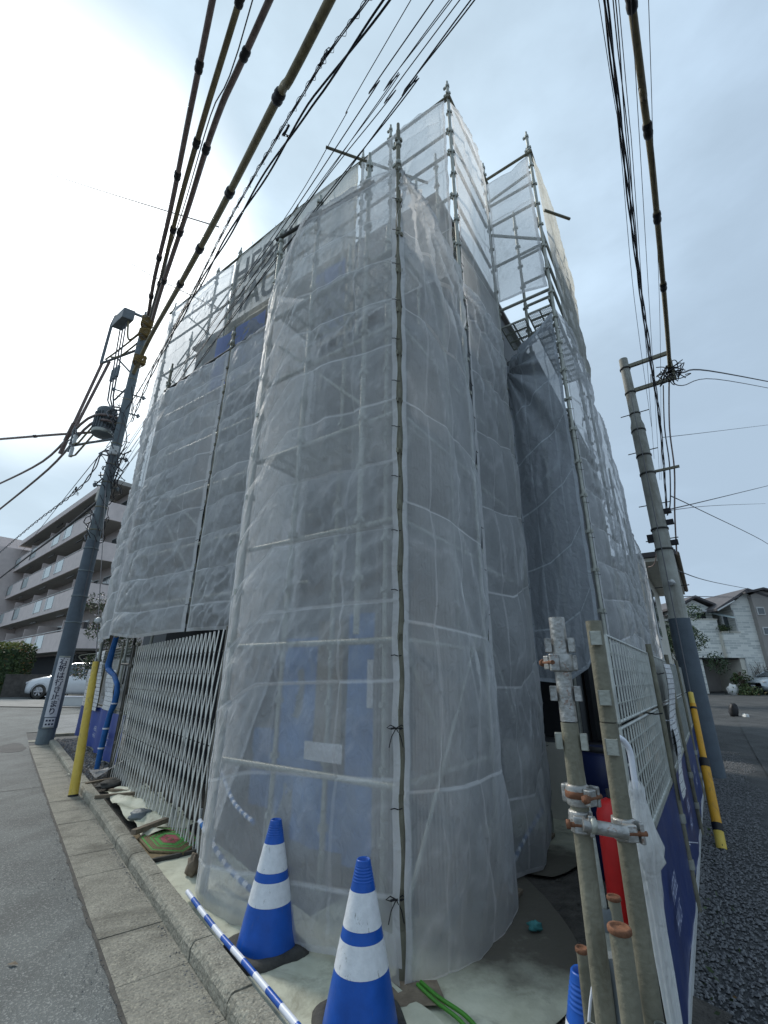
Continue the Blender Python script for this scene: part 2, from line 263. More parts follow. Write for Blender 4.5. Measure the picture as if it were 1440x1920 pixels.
MT['leaf'] = leaf_mat('leaves_dark', (0.012, 0.03, 0.012), (0.05, 0.10, 0.03))
MT['leaf_h'] = leaf_mat('leaves_hedge', (0.02, 0.035, 0.012), (0.07, 0.11, 0.03), (0.30, 0.12, 0.05))
MT['leaf_y'] = leaf_mat('leaves_top', (0.10, 0.14, 0.03), (0.25, 0.24, 0.06), (0.38, 0.16, 0.07))
MT['flower'] = leaf_mat('blossom', (0.55, 0.42, 0.42), (0.75, 0.68, 0.68))
def paper_mat(name, rows):
    m = bpy.data.materials.new(name); m.use_nodes = True
    n = m.node_tree.nodes; l = m.node_tree.links; b = _bs(m); g = n.new('ShaderNodeUVMap')
    k = n.new('ShaderNodeTexBrick'); k.inputs['Scale'].default_value = 1.0; k.inputs['Brick Width'].default_value = 0.31; k.inputs['Row Height'].default_value = 1.0 / rows; k.inputs['Mortar Size'].default_value = 0.006
    k.inputs['Color1'].default_value = (0.72, 0.73, 0.73, 1); k.inputs['Color2'].default_value = (0.60, 0.61, 0.62, 1); k.inputs['Mortar'].default_value = (0.2, 0.2, 0.21, 1)
    l.new(g.outputs[0], k.inputs[0])
    mp4 = n.new('ShaderNodeMapping'); mp4.inputs['Scale'].default_value = (22, rows * 2.2, 1); l.new(g.outputs[0], mp4.inputs[0])
    t = n.new('ShaderNodeTexNoise'); t.inputs['Scale'].default_value = 2; t.inputs['Detail'].default_value = 3; l.new(mp4.outputs[0], t.inputs[0])
    r = n.new('ShaderNodeMapRange'); r.inputs[1].default_value = 0.56; r.inputs[2].default_value = 0.62; r.inputs[3].default_value = 1; r.inputs[4].default_value = 0.35; l.new(t.outputs[0], r.inputs[0])
    x = n.new('ShaderNodeMix'); x.data_type = 'RGBA'; x.blend_type = 'MULTIPLY'; x.inputs[0].default_value = 1; l.new(k.outputs[0], x.inputs[6]); l.new(r.outputs[0], x.inputs[7])
    l.new(x.outputs[2], b.inputs['Base Color']); b.inputs['Roughness'].default_value = 0.5
    return m
MT['paper'] = paper_mat('printed_notice', 16)
MT['paper2'] = paper_mat('printed_notice_small', 9)

# ------------------------------------------------------------------ object helpers
WL = {}
def tag(o, label=None, cat=None, group=None, kind=None):
    if label: o['label'] = label
    if cat: o['category'] = cat
    if group: o['group'] = group
    if kind: o['kind'] = kind
    return o
def thing(name, label, cat, loc=(0, 0, 0), group=None):
    o = bpy.data.objects.new(name, None); o.empty_display_size = 0.2; COL.objects.link(o); o.location = loc; WL[o] = Vector(loc)
    return tag(o, label, cat, group)
class MB:
    def __init__(s): s.v = []; s.f = []; s.sm = []
    def add(s, vs, fs, smooth=False):
        b = len(s.v); s.v += [Vector(v) for v in vs]; s.f += [[i + b for i in f] for f in fs]; s.sm += [smooth] * len(fs); return s
    def box(s, c, size, ax=None):
        """box centred at c; ax = (x,y,z) unit axes"""
        X, Y, Z = ax or (Vector((1, 0, 0)), Vector((0, 1, 0)), Vector((0, 0, 1)))
        c = Vector(c); hx, hy, hz = [q / 2 for q in size]
        vs = [c + X * hx * i + Y * hy * j + Z * hz * k for i in (-1, 1) for j in (-1, 1) for k in (-1, 1)]
        return s.add(vs, [(0, 1, 3, 2), (4, 6, 7, 5), (0, 4, 5, 1), (2, 3, 7, 6), (0, 2, 6, 4), (1, 5, 7, 3)])
    def tube(s, pts, r, n=8, cap=True, rs=None):
        pts = [Vector(p) for p in pts]; vs = []; fs = []
        prev = None
        for i, p in enumerate(pts):
            d = (pts[min(i + 1, len(pts) - 1)] - pts[max(i - 1, 0)]).normalized()
            if prev is None:
                a = d.cross(Vector((0, 0, 1)))
                if a.length < 0.05: a = d.cross(Vector((1, 0, 0)))
                a.normalize()
            else: a = (prev - d * prev.dot(d)).normalized()
            prev = a; b = d.cross(a)
            ri = rs[i] if rs else r
            vs += [p + (a * math.cos(2 * PI * k / n) + b * math.sin(2 * PI * k / n)) * ri for k in range(n)]
        for i in range(len(pts) - 1):
            for k in range(n):
                fs.append((i * n + k, i * n + (k + 1) % n, (i + 1) * n + (k + 1) % n, (i + 1) * n + k))
        s.add(vs, fs, True)
        if cap: s.add(vs[:n], [list(range(n))[::-1]]); s.add(vs[-n:], [list(range(n))])
        return s
    def lathe(s, c, prof, n=20, axis=None, close=False):
        Z = Vector(axis or (0, 0, 1)).normalized(); X = Z.cross(Vector((0, 1, 0)))
        if X.length < 0.1: X = Z.cross(Vector((1, 0, 0)))
        X.normalize(); Y = Z.cross(X); c = Vector(c); vs = []; fs = []
        for r, z in prof: vs += [c + Z * z + (X * math.cos(2 * PI * k / n) + Y * math.sin(2 * PI * k / n)) * r for k in range(n)]
        for i in range(len(prof) - 1):
            for k in range(n): fs.append((i * n + k, i * n + (k + 1) % n, (i + 1) * n + (k + 1) % n, (i + 1) * n + k))
        return s.add(vs, fs, True)
    def quad(s, a, b, c, d): return s.add([a, b, c, d], [(0, 1, 2, 3)])
    def build(s, name, m, parent=None, label=None, cat=None, group=None, kind=None, loc=None, bevel=0):
        if parent is not None: org = WL[parent]
        elif loc is not None: org = Vector(loc)
        else:
            xs = [v.x for v in s.v]; ys = [v.y for v in s.v]; zs = [v.z for v in s.v]
            org = Vector(((min(xs) + max(xs)) / 2, (min(ys) + max(ys)) / 2, min(zs)))
        me = bpy.data.meshes.new(name); me.from_pydata([v - org for v in s.v], [], s.f); me.update()
        me.polygons.foreach_set('use_smooth', s.sm)
        me.materials.append(m)
        o = bpy.data.objects.new(name, me); COL.objects.link(o)
        if parent is not None: o.parent = parent; WL[o] = org.copy()
        else: o.location = org; WL[o] = org.copy()
        if bevel:
            md = o.modifiers.new('bevel', 'BEVEL'); md.width = bevel; md.segments = 2; md.limit_method = 'ANGLE'
        return tag(o, label, cat, group, kind)
def share(src, name, parent, loc, rot=None, scale=None):
    o = bpy.data.objects.new(name, src.data); COL.objects.link(o); o.parent = parent
    o.location = Vector(loc) - WL[parent]; WL[o] = Vector(loc)
    if rot: o.rotation_euler = rot
    if scale: o.scale = scale
    return o
def text_mesh(txt, size, name, m, parent, origin, X, Y, extrude=0.0, sx=1.0, align='LEFT', label=None, off=0.0):
    cu = bpy.data.curves.new(name, 'FONT'); cu.body = txt; cu.size = size; cu.align_x = align; cu.extrude = extrude; cu.offset = off; cu.resolution_u = 3
    t = bpy.data.objects.new('tmp_text', cu); COL.objects.link(t)
    dg = bpy.context.evaluated_depsgraph_get(); me = bpy.data.meshes.new_from_object(t.evaluated_get(dg)); bpy.data.objects.remove(t)
    X = Vector(X).normalized(); Y = Vector(Y).normalized(); Z = X.cross(Y); o_ = Vector(origin)
    for v in me.vertices:
        c = v.co.copy(); v.co = o_ + X * c.x * sx + Y * c.y + Z * c.z - (WL[parent] if parent else o_)
    me.materials.clear(); me.materials.append(m)
    o = bpy.data.objects.new(name, me); COL.objects.link(o)
    if parent: o.parent = parent; WL[o] = WL[parent].copy()
    else: o.location = o_; WL[o] = o_
    if label: o['label'] = label
    return o
def fbm(p, o=4):
    return noise.fractal(p, 0.9, 2.1, o)
def smooth(pts, n=6):
    P = [Vector(p) for p in pts]; o = []
    for i in range(len(P) - 1):
        a = P[max(i - 1, 0)]; b = P[i]; c = P[i + 1]; d = P[min(i + 2, len(P) - 1)]
        for k in range(n):
            t = k / n; o.append(0.5 * ((2 * b) + (-a + c) * t + (2 * a - 5 * b + 4 * c - d) * t * t + (-a + 3 * b - 3 * c + d) * t ** 3))
    o.append(P[-1]); return o
UP = Vector((0, 0, 1))
C0 = Vector((0.12, 3.19, 0)); A_ = Vector((-0.825, 0.565, 0)).normalized(); B_ = Vector((0.565, 0.825, 0)).normalized()
def L(t, w, z=0.0): return C0 + A_ * t + B_ * w + UP * z
K0 = Vector((-1.01, 3.59, 0)); SD = Vector((-0.621, 0.783, 0)).normalized(); SN = Vector((0.783, 0.621, 0)).normalized()
def U(u, v, z=0.0): return K0 + SD * u + SN * v + UP * z
def gz(x, y):
    r = math.hypot(x, y); return 0.030 * max(0.0, r - 14)

# ================================================================== SETTING
def sheet(name, m, pts_fn, nu, nv, label=None, kind='structure', cat=None, dz=None, parent=None):
    vs = []; fs = []
    for i in range(nu + 1):
        for j in range(nv + 1):
            p = pts_fn(i / nu, j / nv); vs.append(p)
    for i in range(nu):
        for j in range(nv):
            a = i * (nv + 1) + j; fs.append((a, a + nv + 1, a + nv + 2, a + 1))
    mb = MB(); mb.add(vs, fs, True)
    o = mb.build(name, m, parent, label, cat, None, kind, loc=(0, 0, 0) if parent is None else None)
    return o
# ground to the horizon (rings), street asphalt material
vs = [(0, 0, -0.012)]; fs = []; rings = [1.5, 3, 5, 7, 9, 11, 13, 14, 16, 19, 23, 28, 34, 42, 55, 80, 130, 250, 700]
nn = 64
for r in rings:
    for k in range(nn):
        x, y = r * math.cos(2 * PI * k / nn), r * math.sin(2 * PI * k / nn); vs.append((x, y, -0.012 + 0.030 * max(0, min(r, 60) - 14)))
for k in range(nn): fs.append((0, 1 + k, 1 + (k + 1) % nn))
for i in range(len(rings) - 1):
    for k in range(nn): fs.append((1 + i * nn + k, 1 + (i + 1) * nn + k, 1 + (i + 1) * nn + (k + 1) % nn, 1 + i * nn + (k + 1) % nn))
MB().add(vs, fs, True).build('ground', MT['alley'], kind='structure', loc=(0, 0, 0))
def on(p, dz=0.0): return Vector((p.x, p.y, gz(p.x, p.y) + dz))
# street, in street coordinates u (along kerb) v (from kerb line, negative = street)
sheet('street', MT['asphalt'], lambda a, b: on(U(-9 + 22.5 * a, -9 + 8.41 * b), 0.0), 30, 10)
sheet('street', MT['asphalt'], lambda a, b: on(U(13.5 + 60 * a, -9 + 13.0 * b), 0.0), 40, 10)
def road_patch(name, cu, cv, ru, rv, m, z):
    vs = [on(U(cu, cv), z)]; fs = []; n = 28
    for k in range(n):
        a = 2 * PI * k / n; q = 1 + 0.22 * noise.noise(Vector((math.cos(a) * 1.7, math.sin(a) * 1.7, cu)))
        vs.append(on(U(cu + math.cos(a) * ru * q, cv + math.sin(a) * rv * q), z))
    for k in range(n): fs.append((0, 1 + k, 1 + (k + 1) % n))
    return MB().add(vs, fs).build(name, m, kind='structure')
road_patch('road_patch', 10.9, -0.92, 0.7, 0.28, MT['alley'], 0.004)
# side road / driveway beyond the pole
sheet('side_road', MT['side'], lambda a, b: on(U(12.6 + 5.4 * a, -0.1 + 6 * b), 0.004), 8, 8)
sheet('driveway', MT['drive'], lambda a, b: Vector((-34 + 26 * a, 19.2 + 3.6 * b + (a - 0.5) * 4, 0)) + UP * (gz(-34 + 26 * a, 19.2 + 3.6 * b + (a - .5) * 4) + 0.03), 20, 8)
# alley on the right of the fence
sheet('alley', MT['alley'], lambda a, b: on(L(-2.25 - 9.0 * b, -3.5 + 48 * a), 0.004), 44, 8)
def site_pt(a, b):
    t = -1.30 + 9.6 * b
    w0 = -(L(t, 0) - K0).dot(SN) / B_.dot(SN) - 0.05      # where this line meets the back of the kerb
    w0 = max(w0, -1.75); w = w0 + (14 - w0) * a * a
    return L(t, w) + UP * (0.008 + 0.008 * noise.noise(L(t, w) * 1.3))
sheet('site_ground', MT['soil'], site_pt, 60, 40)
# the wedge of soil between kerb line and building front
def soil2(a, b):
    u = -2.2 + 14.4 * a; v = -0.075 + 1.9 * b
    return U(u, v, 0.022 + 0.014 * noise.noise(U(u, v) * 1.6))
sheet('site_soil', MT['soil'], soil2, 60, 12)

# gutter blocks and kerb stones
gut = thing('gutter', 'row of flat stained concrete gutter slabs between the street and the kerb', 'gutter', U(0, -0.4, 0)); gut['kind'] = 'structure'; del gut['label']; del gut['category']
krb = thing('kerb', '', 'kerb', U(0, -0.13, 0)); krb['kind'] = 'structure'; del krb['category']
ax = (SD, SN, UP)
g0 = MB().box(U(0, -0.395, -0.03), (0.592, 0.385, 0.07), ax).build('gutter_slab', MT['concrete'], gut, bevel=0.006)
# kerb stone profile with chamfered street edge
def kerb_mesh(u):
    hl = 0.295; pr = [(-0.20, -0.06), (-0.20, 0.066), (-0.183, 0.094), (-0.165, 0.10), (-0.07, 0.10), (-0.07, -0.06)]
    mb = MB(); vs = [U(u - hl, a, z) for a, z in pr] + [U(u + hl, a, z) for a, z in pr]; n = len(pr)
    mb.add(vs, [(i, (i + 1) % n, n + (i + 1) % n, n + i) for i in range(n)] + [list(range(n))[::-1], list(range(n, 2 * n))]); return mb
k0 = kerb_mesh(0).build('kerb_stone', MT['kerb'], krb, bevel=0.005)
i = 0
for k in range(-7, 20):
    uc = k * 0.6 + 0.25
    jz = random.uniform(-0.003, 0.003)
    if k == -7: g0.location = U(uc, -0.395, jz) - U(0, -0.395); k0.location = SD * uc; continue
    share(g0, 'gutter_slab', gut, U(0, -0.4, 0) + SD * uc + UP * jz + (U(0, -0.4) * 0), rot=None)
    share(k0, 'kerb_stone', krb, U(0, -0.13, 0) + SD * uc + UP * random.uniform(-0.004, 0.002) + SN * random.uniform(-0.003, 0.003))
g0.location = SD * (-7 * 0.6 + 0.25)
ek = MB(); rnd = random.Random(4); vs = []; NN = 220
for i_ in range(NN + 1):
    u = -5 + 17 * i_ / NN; vs += [U(u, -0.592 - 0.010 - 0.016 * rnd.random(), 0.0045), U(u, -0.585, 0.0045)]
ek.add(vs, [(2 * i_, 2 * i_ + 2, 2 * i_ + 3, 2 * i_ + 1) for i_ in range(NN)]).build('road_joint', MT['rubber'], kind='structure')
for u in (5.9,):
    ek = MB(); vs = []
    for i_ in range(41):
        v = -0.6 - 5.5 * i_ / 40; w_ = 0.006 + 0.005 * rnd.random(); uu_ = u - 0.25 * i_ / 40 + 0.012 * rnd.random(); vs += [U(uu_ - w_, v, 0.0045), U(uu_ + w_, v, 0.0045)]
    ek.add(vs, [(2 * i_, 2 * i_ + 1, 2 * i_ + 3, 2 * i_ + 2) for i_ in range(40)]).build('road_joint', MT['rubber'], kind='structure')
kb = MB(); c = U(12.55, 1.0, 0.05); kb.box(c, (2.3, 0.13, 0.12), (SN, SD, UP)).build('kerb_stone', MT['kerb'], krb)
kb = MB(); kb.box(U(11.95, -0.42, 0.005), (0.5, 0.4, 0.06), ax).build('gutter_slab', MT['kerb'], gut)

# gravel along the fence, pebbles in the soil strip
def stones(name, n, pos, smin, smax, label=None, m='stone', seed=1):
    rnd = random.Random(seed); mb = MB()
    for i in range(n):
        p = pos(rnd); s = smin + (smax - smin) * rnd.random() ** 2.2
        a = rnd.random() * 6.28; q = [(-1, -0.7, 0.0), (0.8, -0.9, 0.1), (1, 0.6, 0), (-0.5, 1, 0.1), (0.1, 0.1, 1.0), (-0.6, -0.1, 0.75)]
        vs = []
        for x, y, z in q:
            x *= rnd.uniform(.6, 1.2); y *= rnd.uniform(.6, 1.2); z *= rnd.uniform(.5, 1.0)
            vs.append(p + Vector((x * math.cos(a) - y * math.sin(a), x * math.sin(a) + y * math.cos(a), z)) * s)
        mb.add(vs, [(0, 1, 4), (1, 2, 4), (2, 3, 4), (3, 5, 4), (3, 0, 5), (0, 4, 5)])
    return mb.build(name, MT[m], kind='stuff', label=label, cat=None, loc=(0, 0, 0))
def gpos(r):
    w = -2.6 + 14.5 * r.random() ** 1.5; q = r.random() ** 1.25
    return on(L(-1.31 - q * (0.62 + 0.10 * math.sin(w * 2.1) + 0.12 * r.random()), w), -0.004)
gv = stones('gravel', 24000, gpos, 0.005, 0.017, 'grey crushed gravel along the foot of the mesh fence', seed=3); gv['category'] = 'gravel'
def ppos(r):
    u = 5.9 + 6.0 * r.random(); return U(u, -0.05 + 0.6 * r.random(), 0.035)
gv = stones('pebbles', 1500, ppos, 0.012, 0.04, 'loose pebbles and rubble in the soil strip behind the kerb', seed=5, m='stone'); gv['category'] = 'pebbles'
gv = stones('rubble', 700, lambda r: L(-1.2 + 1.9 * r.random(), 0.3 + 7 * r.random(), 0.02), 0.006, 0.018, 'small dark crumbs of soil beside the netting on the site ground', seed=8, m='soil'); gv['category'] = 'rubble'

# ================================================================== BUILDING UNDER CONSTRUCTION
bld = thing('house_shell', 'tall dark grey flat-topped house shell wrapped behind the scaffold netting', 'building', L(3, 5, 0))
def lbox(t0, t1, w0, w1, z0, z1): return MB().box(L((t0 + t1) / 2, (w0 + w1) / 2, (z0 + z1) / 2), (t1 - t0, w1 - w0, z1 - z0), (A_, B_, UP))
lbox(0.75, 7.75, 2.4, 9.0, 0, 9.6).build('main_wall', MT['wall_grey'], bld)
lbox(0.65, 7.85, 2.3, 9.1, 9.602, 9.68).build('parapet_cap', MT['wall_rib'], bld)
lbox(7.75, 9.1, 2.4, 9.0, 2.6, 8.7).build('rear_sky_blocker', MT['wall_grey'], bld)  # added block, keeps bright sky from showing through the left netting
lbox(-0.3, 0.748, 3.75, 9.0, 0, 6.75).build('side_wing', MT['wall_grey'], bld)
lbox(2.2, 6.1, 1.35, 2.398, 2.5, 5.9).build('bay_wall', MT['wall_grey'], bld)
lbox(0.55, 2.198, 1.05, 2.398, 0, 5.9).build('porch_wall', MT['wall_grey'], bld)
lbox(2.3, 6.9, 2.38, 2.396, 0, 2.45).build('garage_shade_sheet', MT['void'], bld)  # near-black sheet painted as the shade inside the open garage
# ribbed cladding strip on porch front (each rib real)
rb = MB()
for k in range(24): rb.box(L(0.06 + k * 0.032, 0.86, 2.6), (0.018, 0.02, 5.2), (A_, B_, UP))
rb.box(L(0.43, 0.90, 2.6), (0.82, 0.06, 5.2), (A_, B_, UP))
rb.build('ribbed_cladding', MT['wall_rib'], bld)
# foundation seen under the side netting
lbox(-0.36, -0.302, 3.75, 9.0, 0, 0.75).build('foundation', MT['cream'], bld)
for k in range(3):
    lbox(-0.40, -0.34, 4.0 + k * 1.2, 5.15 + k * 1.2, 0.85, 1.45 + 0.6).build('dark_panel', MT['void'], bld)
lbox(-0.28, 0.70, 3.68, 3.745, 0.92, 2.3).build('dark_panel', MT['void'], bld); lbox(-0.29, 0.72, 3.66, 3.745, 0, 0.85).build('foundation', MT['cream'], bld)
# windows on the main block upper floors
for (t, z) in ((1.6, 7.2), (3.4, 7.2), (5.4, 7.2), (5.2, 3.3), (3.2, 3.3)):
    w_ = 2.38 if z > 6 else 1.33
    f_ = MB().box(L(t, w_, z + 0.6), (1.1, 0.04, 1.3), (A_, B_, UP)).build('window', MT['void'], bld)

# door and blue protective sheets at the porch
dr = thing('wrapped_door', 'door wrapped in blue protective sheet with a white label behind the front netting', 'door', L(0.95, 0.95, 0.05))
MB().box(L(1.02, 0.95, 1.15), (0.34, 0.05, 2.1), (A_, B_, UP)).build('door_panel', MT['bluesheet'], dr)
MB().box(L(0.83, 0.93, 1.15), (0.05, 0.07, 2.2), (A_, B_, UP)).build('door_frame', MT['galv_dull'], dr)
MB().box(L(0.91, 0.915, 1.55), (0.07, 0.01, 0.42), (A_, B_, UP)).build('label_strip', MT['sign'], dr)
def crumple(name, m, c, X, Y, w, h, amp, label, cat, nx=24, ny=24, seed=0, group=None):
    Nn = X.cross(Y).normalized(); vs = []; fs = []
    for i in range(nx + 1):
        for j in range(ny + 1):
            a = (i / nx - .5) * w; b = (j / ny - .5) * h
            p = c + X * a + Y * b
            d = noise.noise(Vector((a * 3, b * 1.6, seed))) + 0.6 * abs(noise.noise(Vector((a * 7, b * 5, seed + 5))))
            vs.append(p + Nn * d * amp)
    for i in range(nx):
        for j in range(ny): q = i * (ny + 1) + j; fs.append((q, q + ny + 1, q + ny + 2, q + 1))
    return MB().add(vs, fs, True).build(name, m, label=label, cat=cat, group=group)
crumple('blue_sheet', MT['bluesheet'], L(1.85, 1.0, 1.15), A_, UP, 0.7, 1.7, 0.09, 'crumpled blue sheet hanging inside the front netting beside the gate', 'tarpaulin', seed=3)
crumple('blue_sheet', MT['bluesheet'], L(1.35, 0.9, 0.45), A_, UP, 1.0, 0.55, 0.08, 'blue sheet bundled low behind the netting near the left cone', 'tarpaulin', seed=9)
crumple('blue_sheet', MT['bluesheet'], L(2.9, 1.9, 0.5), A_, UP, 1.3, 0.9, 0.10, 'blue sheet heaped on the floor behind the folding gate', 'tarpaulin', seed=12)
crumple('board', MT['wood'], L(1.42, 0.92, 1.5), A_, UP, 0.34, 1.3, 0.0, 'pale board leaning behind the front netting left of the wrapped door', 'board', 2, 2)
crumple('notice_sheet', MT['sign'], L(1.05, 0.45, 1.02), A_, UP, 0.42, 0.14, 0.01, 'white notice strip fixed behind the front netting below door handle height', 'notice', 2, 2)
crumple('notice_sheet', MT['sign'], L(1.62, 0.42, 3.0), A_, UP, 0.26, 0.34, 0.01, 'square white notice showing through the netting above the blue door', 'notice', 2, 2)

# ------------------------------------------------------------------ scaffold
sc = thing('scaffold', 'grey tube scaffold standing round the whole house under the netting', 'scaffold', L(0, 0, 0))
PR = 0.0243
def pocket_ring(mb, p, r=PR):
    for d in (A_, -A_, B_, -B_):
        mb.box(p + d * (r + 0.011), (0.022, 0.030, 0.042), (d, UP.cross(d), UP))
post_cache = {}
def post(t, w, z0, z1, m='galv'):
    h = round(z1 - z0, 2); key = (h, m, round(z0, 2))
    if key in post_cache: return share(post_cache[key], 'post', sc, L(t, w, z0))
    mb = MB(); base = WL[sc]
    mb.tube([base, base + UP * (h - 0.12)], PR, 10); mb.tube([base + UP * (h - 0.12), base + UP * h], 0.018, 8)
    z = 0.42
    while z < h - 0.1: pocket_ring(mb, base + UP * z); z += 0.475
    z = 1.9
    while z < h: mb.tube([base + UP * (z - 0.04), base + UP * (z + 0.05)], PR + 0.005, 10); z += 1.9
    if z0 < 0.3:
        mb.box(base + UP * 0.01, (0.14, 0.14, 0.012), (A_, B_, UP)); mb.tube([base + UP * 0.02, base + UP * 0.25], 0.032, 8)
    o = mb.build('post', MT[m], sc); o.location = L(t, w, z0) - WL[sc]; WL[o] = L(t, w, z0)
    post_cache[key] = o
    return o
def rail(p, q, r=PR, m='galv', name='rail'):
    return MB().tube([p, q], r, 8).build(name, MT[m], sc)
def clamp_at(p, d=UP, m='galv', name='clamp', parent=None):
    mb = MB(); d = Vector(d).normalized(); x = d.cross(UP) if abs(d.z) < 0.9 else A_
    x = x.normalized(); y = d.cross(x)
    mb.lathe(p - d * 0.03, [(0.026, 0), (0.034, 0.004), (0.034, 0.056), (0.026, 0.06)], 12, d)
    mb.box(p + x * 0.045, (0.05, 0.03, 0.035), (x, y, d)); mb.tube([p + x * 0.05 - d * 0.035, p + x * 0.05 + d * 0.04], 0.009, 6)
    return mb.build(name, MT[m], parent or sc)
# front bay (w=0), set-back front (w=.9), upper front (w=1.5)
post(0, 0, 0.02, 7.40, 'galv_dull')
for t, zt in ((0.40, 7.3), (1.15, 7.2), (1.78, 7.05)): post(t, 0.02 if t < 1.5 else 0.0, 0.02 if t > 1.5 else 1.9, zt)
for t, w, zt in ((0.55, 0.62, 6.9), (1.15, 0.62, 7.0), (1.78, 0.62, 7.0)): post(t, w, 0.02, zt)
for t, zt in ((3.9, 7.25), (5.78, 7.3)): post(t, 0.9, 2.15, zt, 'galv_dull')
for t, zt in ((0.0, 10.75), (1.1, 10.75), (1.7, 10.65), (3.34, 10.5), (5.06, 10.5), (5.82, 10.4), (7.49, 10.3)):
    post(t, 1.5, 0.02 if t in (0.0, 7.49, 5.82) else 6.0, zt)
for t in (0.95, 2.6, 4.4, 6.2, 7.6): post(t, 2.1, 5.9, 9.9 if t > 1 else 10.1)
for t, w, zt in ((0, 3.0, 10.75), (-0.83, 3.0, 10.85), (-0.83, 4.5, 10.3), (-0.83, 5.4, 9.6), (-0.3, 3.6, 9.9), (0.55, 2.1, 10.3)): post(t, w, 0.02 if w < 4 and t > -.5 else 0.02, zt)
for w, zt in ((6.6, 5.6), (7.8, 4.9), (9.4, 4.3)): post(-0.83, w, 0.02, zt)
for z in (7.75,):
    post(7.9, 1.7, 0.02, 9.0, 'galv_dull'); post(8.15, 2.3, 0.02, 8.6)
# rails
for z in (0.95, 1.85, 2.75, 3.7, 4.65, 5.6):
    rail(L(0, 0.04, z), L(1.78, 0.04, z)); rail(L(0.04, 0, z), L(0.04, 1.5, z)); 
for z in (2.7, 3.65, 4.6): rail(L(0.045, 1.5, z), L(0.045, 3.0, z))
for z in (2.6, 3.4, 4.3, 5.2, 6.1): rail(L(1.8, 0.94, z), L(5.8, 0.94, z))
rail(L(3.9, 0.9, 6.78), L(5.86, 0.9, 6.7), m='dark_steel'); rail(L(1.7, 0.9, 6.86), L(3.9, 0.9, 6.78), m='dark_steel')
rail(L(-0.02, -0.03, 6.62), L(-0.02, 1.5, 6.42)); rail(L(0.3, -0.02, 6.68), L(1.85, -0.02, 6.9), m='dark_steel')
rail(L(-0.04, 1.47, 10.30), L(3.2, 1.47, 10.30), m='galv_dull'); rail(L(3.1, 1.46, 10.28), L(7.6, 1.46, 9.98), m='galv_dull')
rail(L(-0.03, 1.45, 10.28), L(-0.03, 3.05, 10.22), m='galv_dull'); rail(L(0.05, 2.97, 10.22), L(-0.88, 2.97, 10.25), m='galv_dull')
rail(L(-0.86, 2.95, 10.28), L(-0.86, 5.45, 9.6), m='galv_dull')
for z in (7.2, 8.15, 9.1, 9.6):
    rail(L(0.0, 1.55, z), L(7.5, 1.55, z)); rail(L(0.05, 1.5, z), L(0.05, 3.0, z)); rail(L(0.0, 3.04, z), L(-0.83, 3.04, z)); 
for z in (7.0, 7.6, 8.1, 8.7): rail(L(-0.3, 3.6, z), L(-0.79, 3.6, z)); rail(L(-0.79, 3.0, z), L(-0.79, 5.4, z))
rail(L(0.0, 3.03, 8.9), L(-0.86, 3.03, 8.2)); rail(L(0.0, 3.06, 9.75), L(-0.83, 3.06, 9.9))
rail(Vector((2.65, 5.30, 9.0)), Vector((3.14, 5.45, 9.0)), m='galv_dull', name='stub_rail'); rail(Vector((-1.05, 5.02, 10.1)), Vector((0.75, 5.60, 10.1)), m='galv_dull', name='stub_rail')

# braces
for (p, q) in ((L(1.7, 0.1, 5.2), L(0.4, 0.1, 3.9)), (L(1.78, 0.94, 6.4), L(3.9, 0.94, 4.6)), (L(3.9, 0.96, 6.3), L(2.2, 0.96, 5.4)), (L(5.8, 0.94, 4.9), L(4.0, 0.94, 3.6)), (L(3.8, 0.95, 2.6), L(5.7, 0.95, 4.6)),
               (L(0.03, 0.1, 0.3), L(0.03, 1.4, 2.0)), (L(0.06, 0.1, 1.9), L(0.06, 1.45, 0.1)), (L(0.03, 1.6, 2.1), L(0.03, 2.9, 0.3)), (L(0.04, 1.6, 6.1), L(0.04, 2.9, 4.8)),
               (L(5.1, 1.54, 9.6), L(6.9, 1.54, 8.2)), (L(6.9, 1.56, 9.6), L(5.6, 1.56, 8.3)), (L(3.2, 1.56, 9.7), L(1.6, 1.56, 8.4)), (L(7.4, 1.55, 8.1), L(6.2, 1.55, 7.2))):
    rail(p, q, 0.0165, name='brace')
# brackets between outer and inner rows, decks
def deck(t0, t1, w0, w1, z, name='deck'):
    mb = MB(); n1 = max(2, int((t1 - t0) / 0.16)); n2 = max(2, int((w1 - w0) / 0.16))
    for i in range(n1 + 1): mb.box(L(t0 + (t1 - t0) * i / n1, (w0 + w1) / 2, z), (0.018, w1 - w0, 0.03), (A_, B_, UP))
    for i in range(n2 + 1): mb.box(L((t0 + t1) / 2, w0 + (w1 - w0) * i / n2, z + 0.002), (t1 - t0, 0.018, 0.03), (A_, B_, UP))
    # expanded metal: fine diagonal strands
    W_ = t1 - t0; H_ = w1 - w0; stp = 0.04; k = -H_
    while k < W_:
        for sgn in (1, -1):
            a0 = max(0, k); a1 = min(W_, k + H_)
            if a1 - a0 > 0.03:
                b0 = a0 - k; b1 = a1 - k
                if sgn < 0: b0, b1 = H_ - b0, H_ - b1
                p = L(t0 + a0, w0 + b0, z + 0.012); q = L(t0 + a1, w0 + b1, z + 0.012); d = (q - p).normalized(); mb.box((p + q) / 2, ((q - p).length, 0.007, 0.004), (d, UP.cross(d), UP))
        k += stp
    return mb.build(name, MT['galv'], sc)
deck(-0.78, -0.42, 3.15, 5.3, 7.0); deck(-0.38, 0.0, 3.1, 3.7, 6.9); deck(0.1, 0.6, 1.6, 2.9, 7.6)
deck(5.1, 7.3, 1.6, 2.0, 7.6); deck(0.1, 1.7, 0.08, 0.55, 5.6); deck(0.1, 1.7, 0.08, 0.55, 3.7); deck(2.0, 3.8, 1.0, 1.3, 4.3); deck(-.78, -.42, 3.1, 5.3, 5.1)
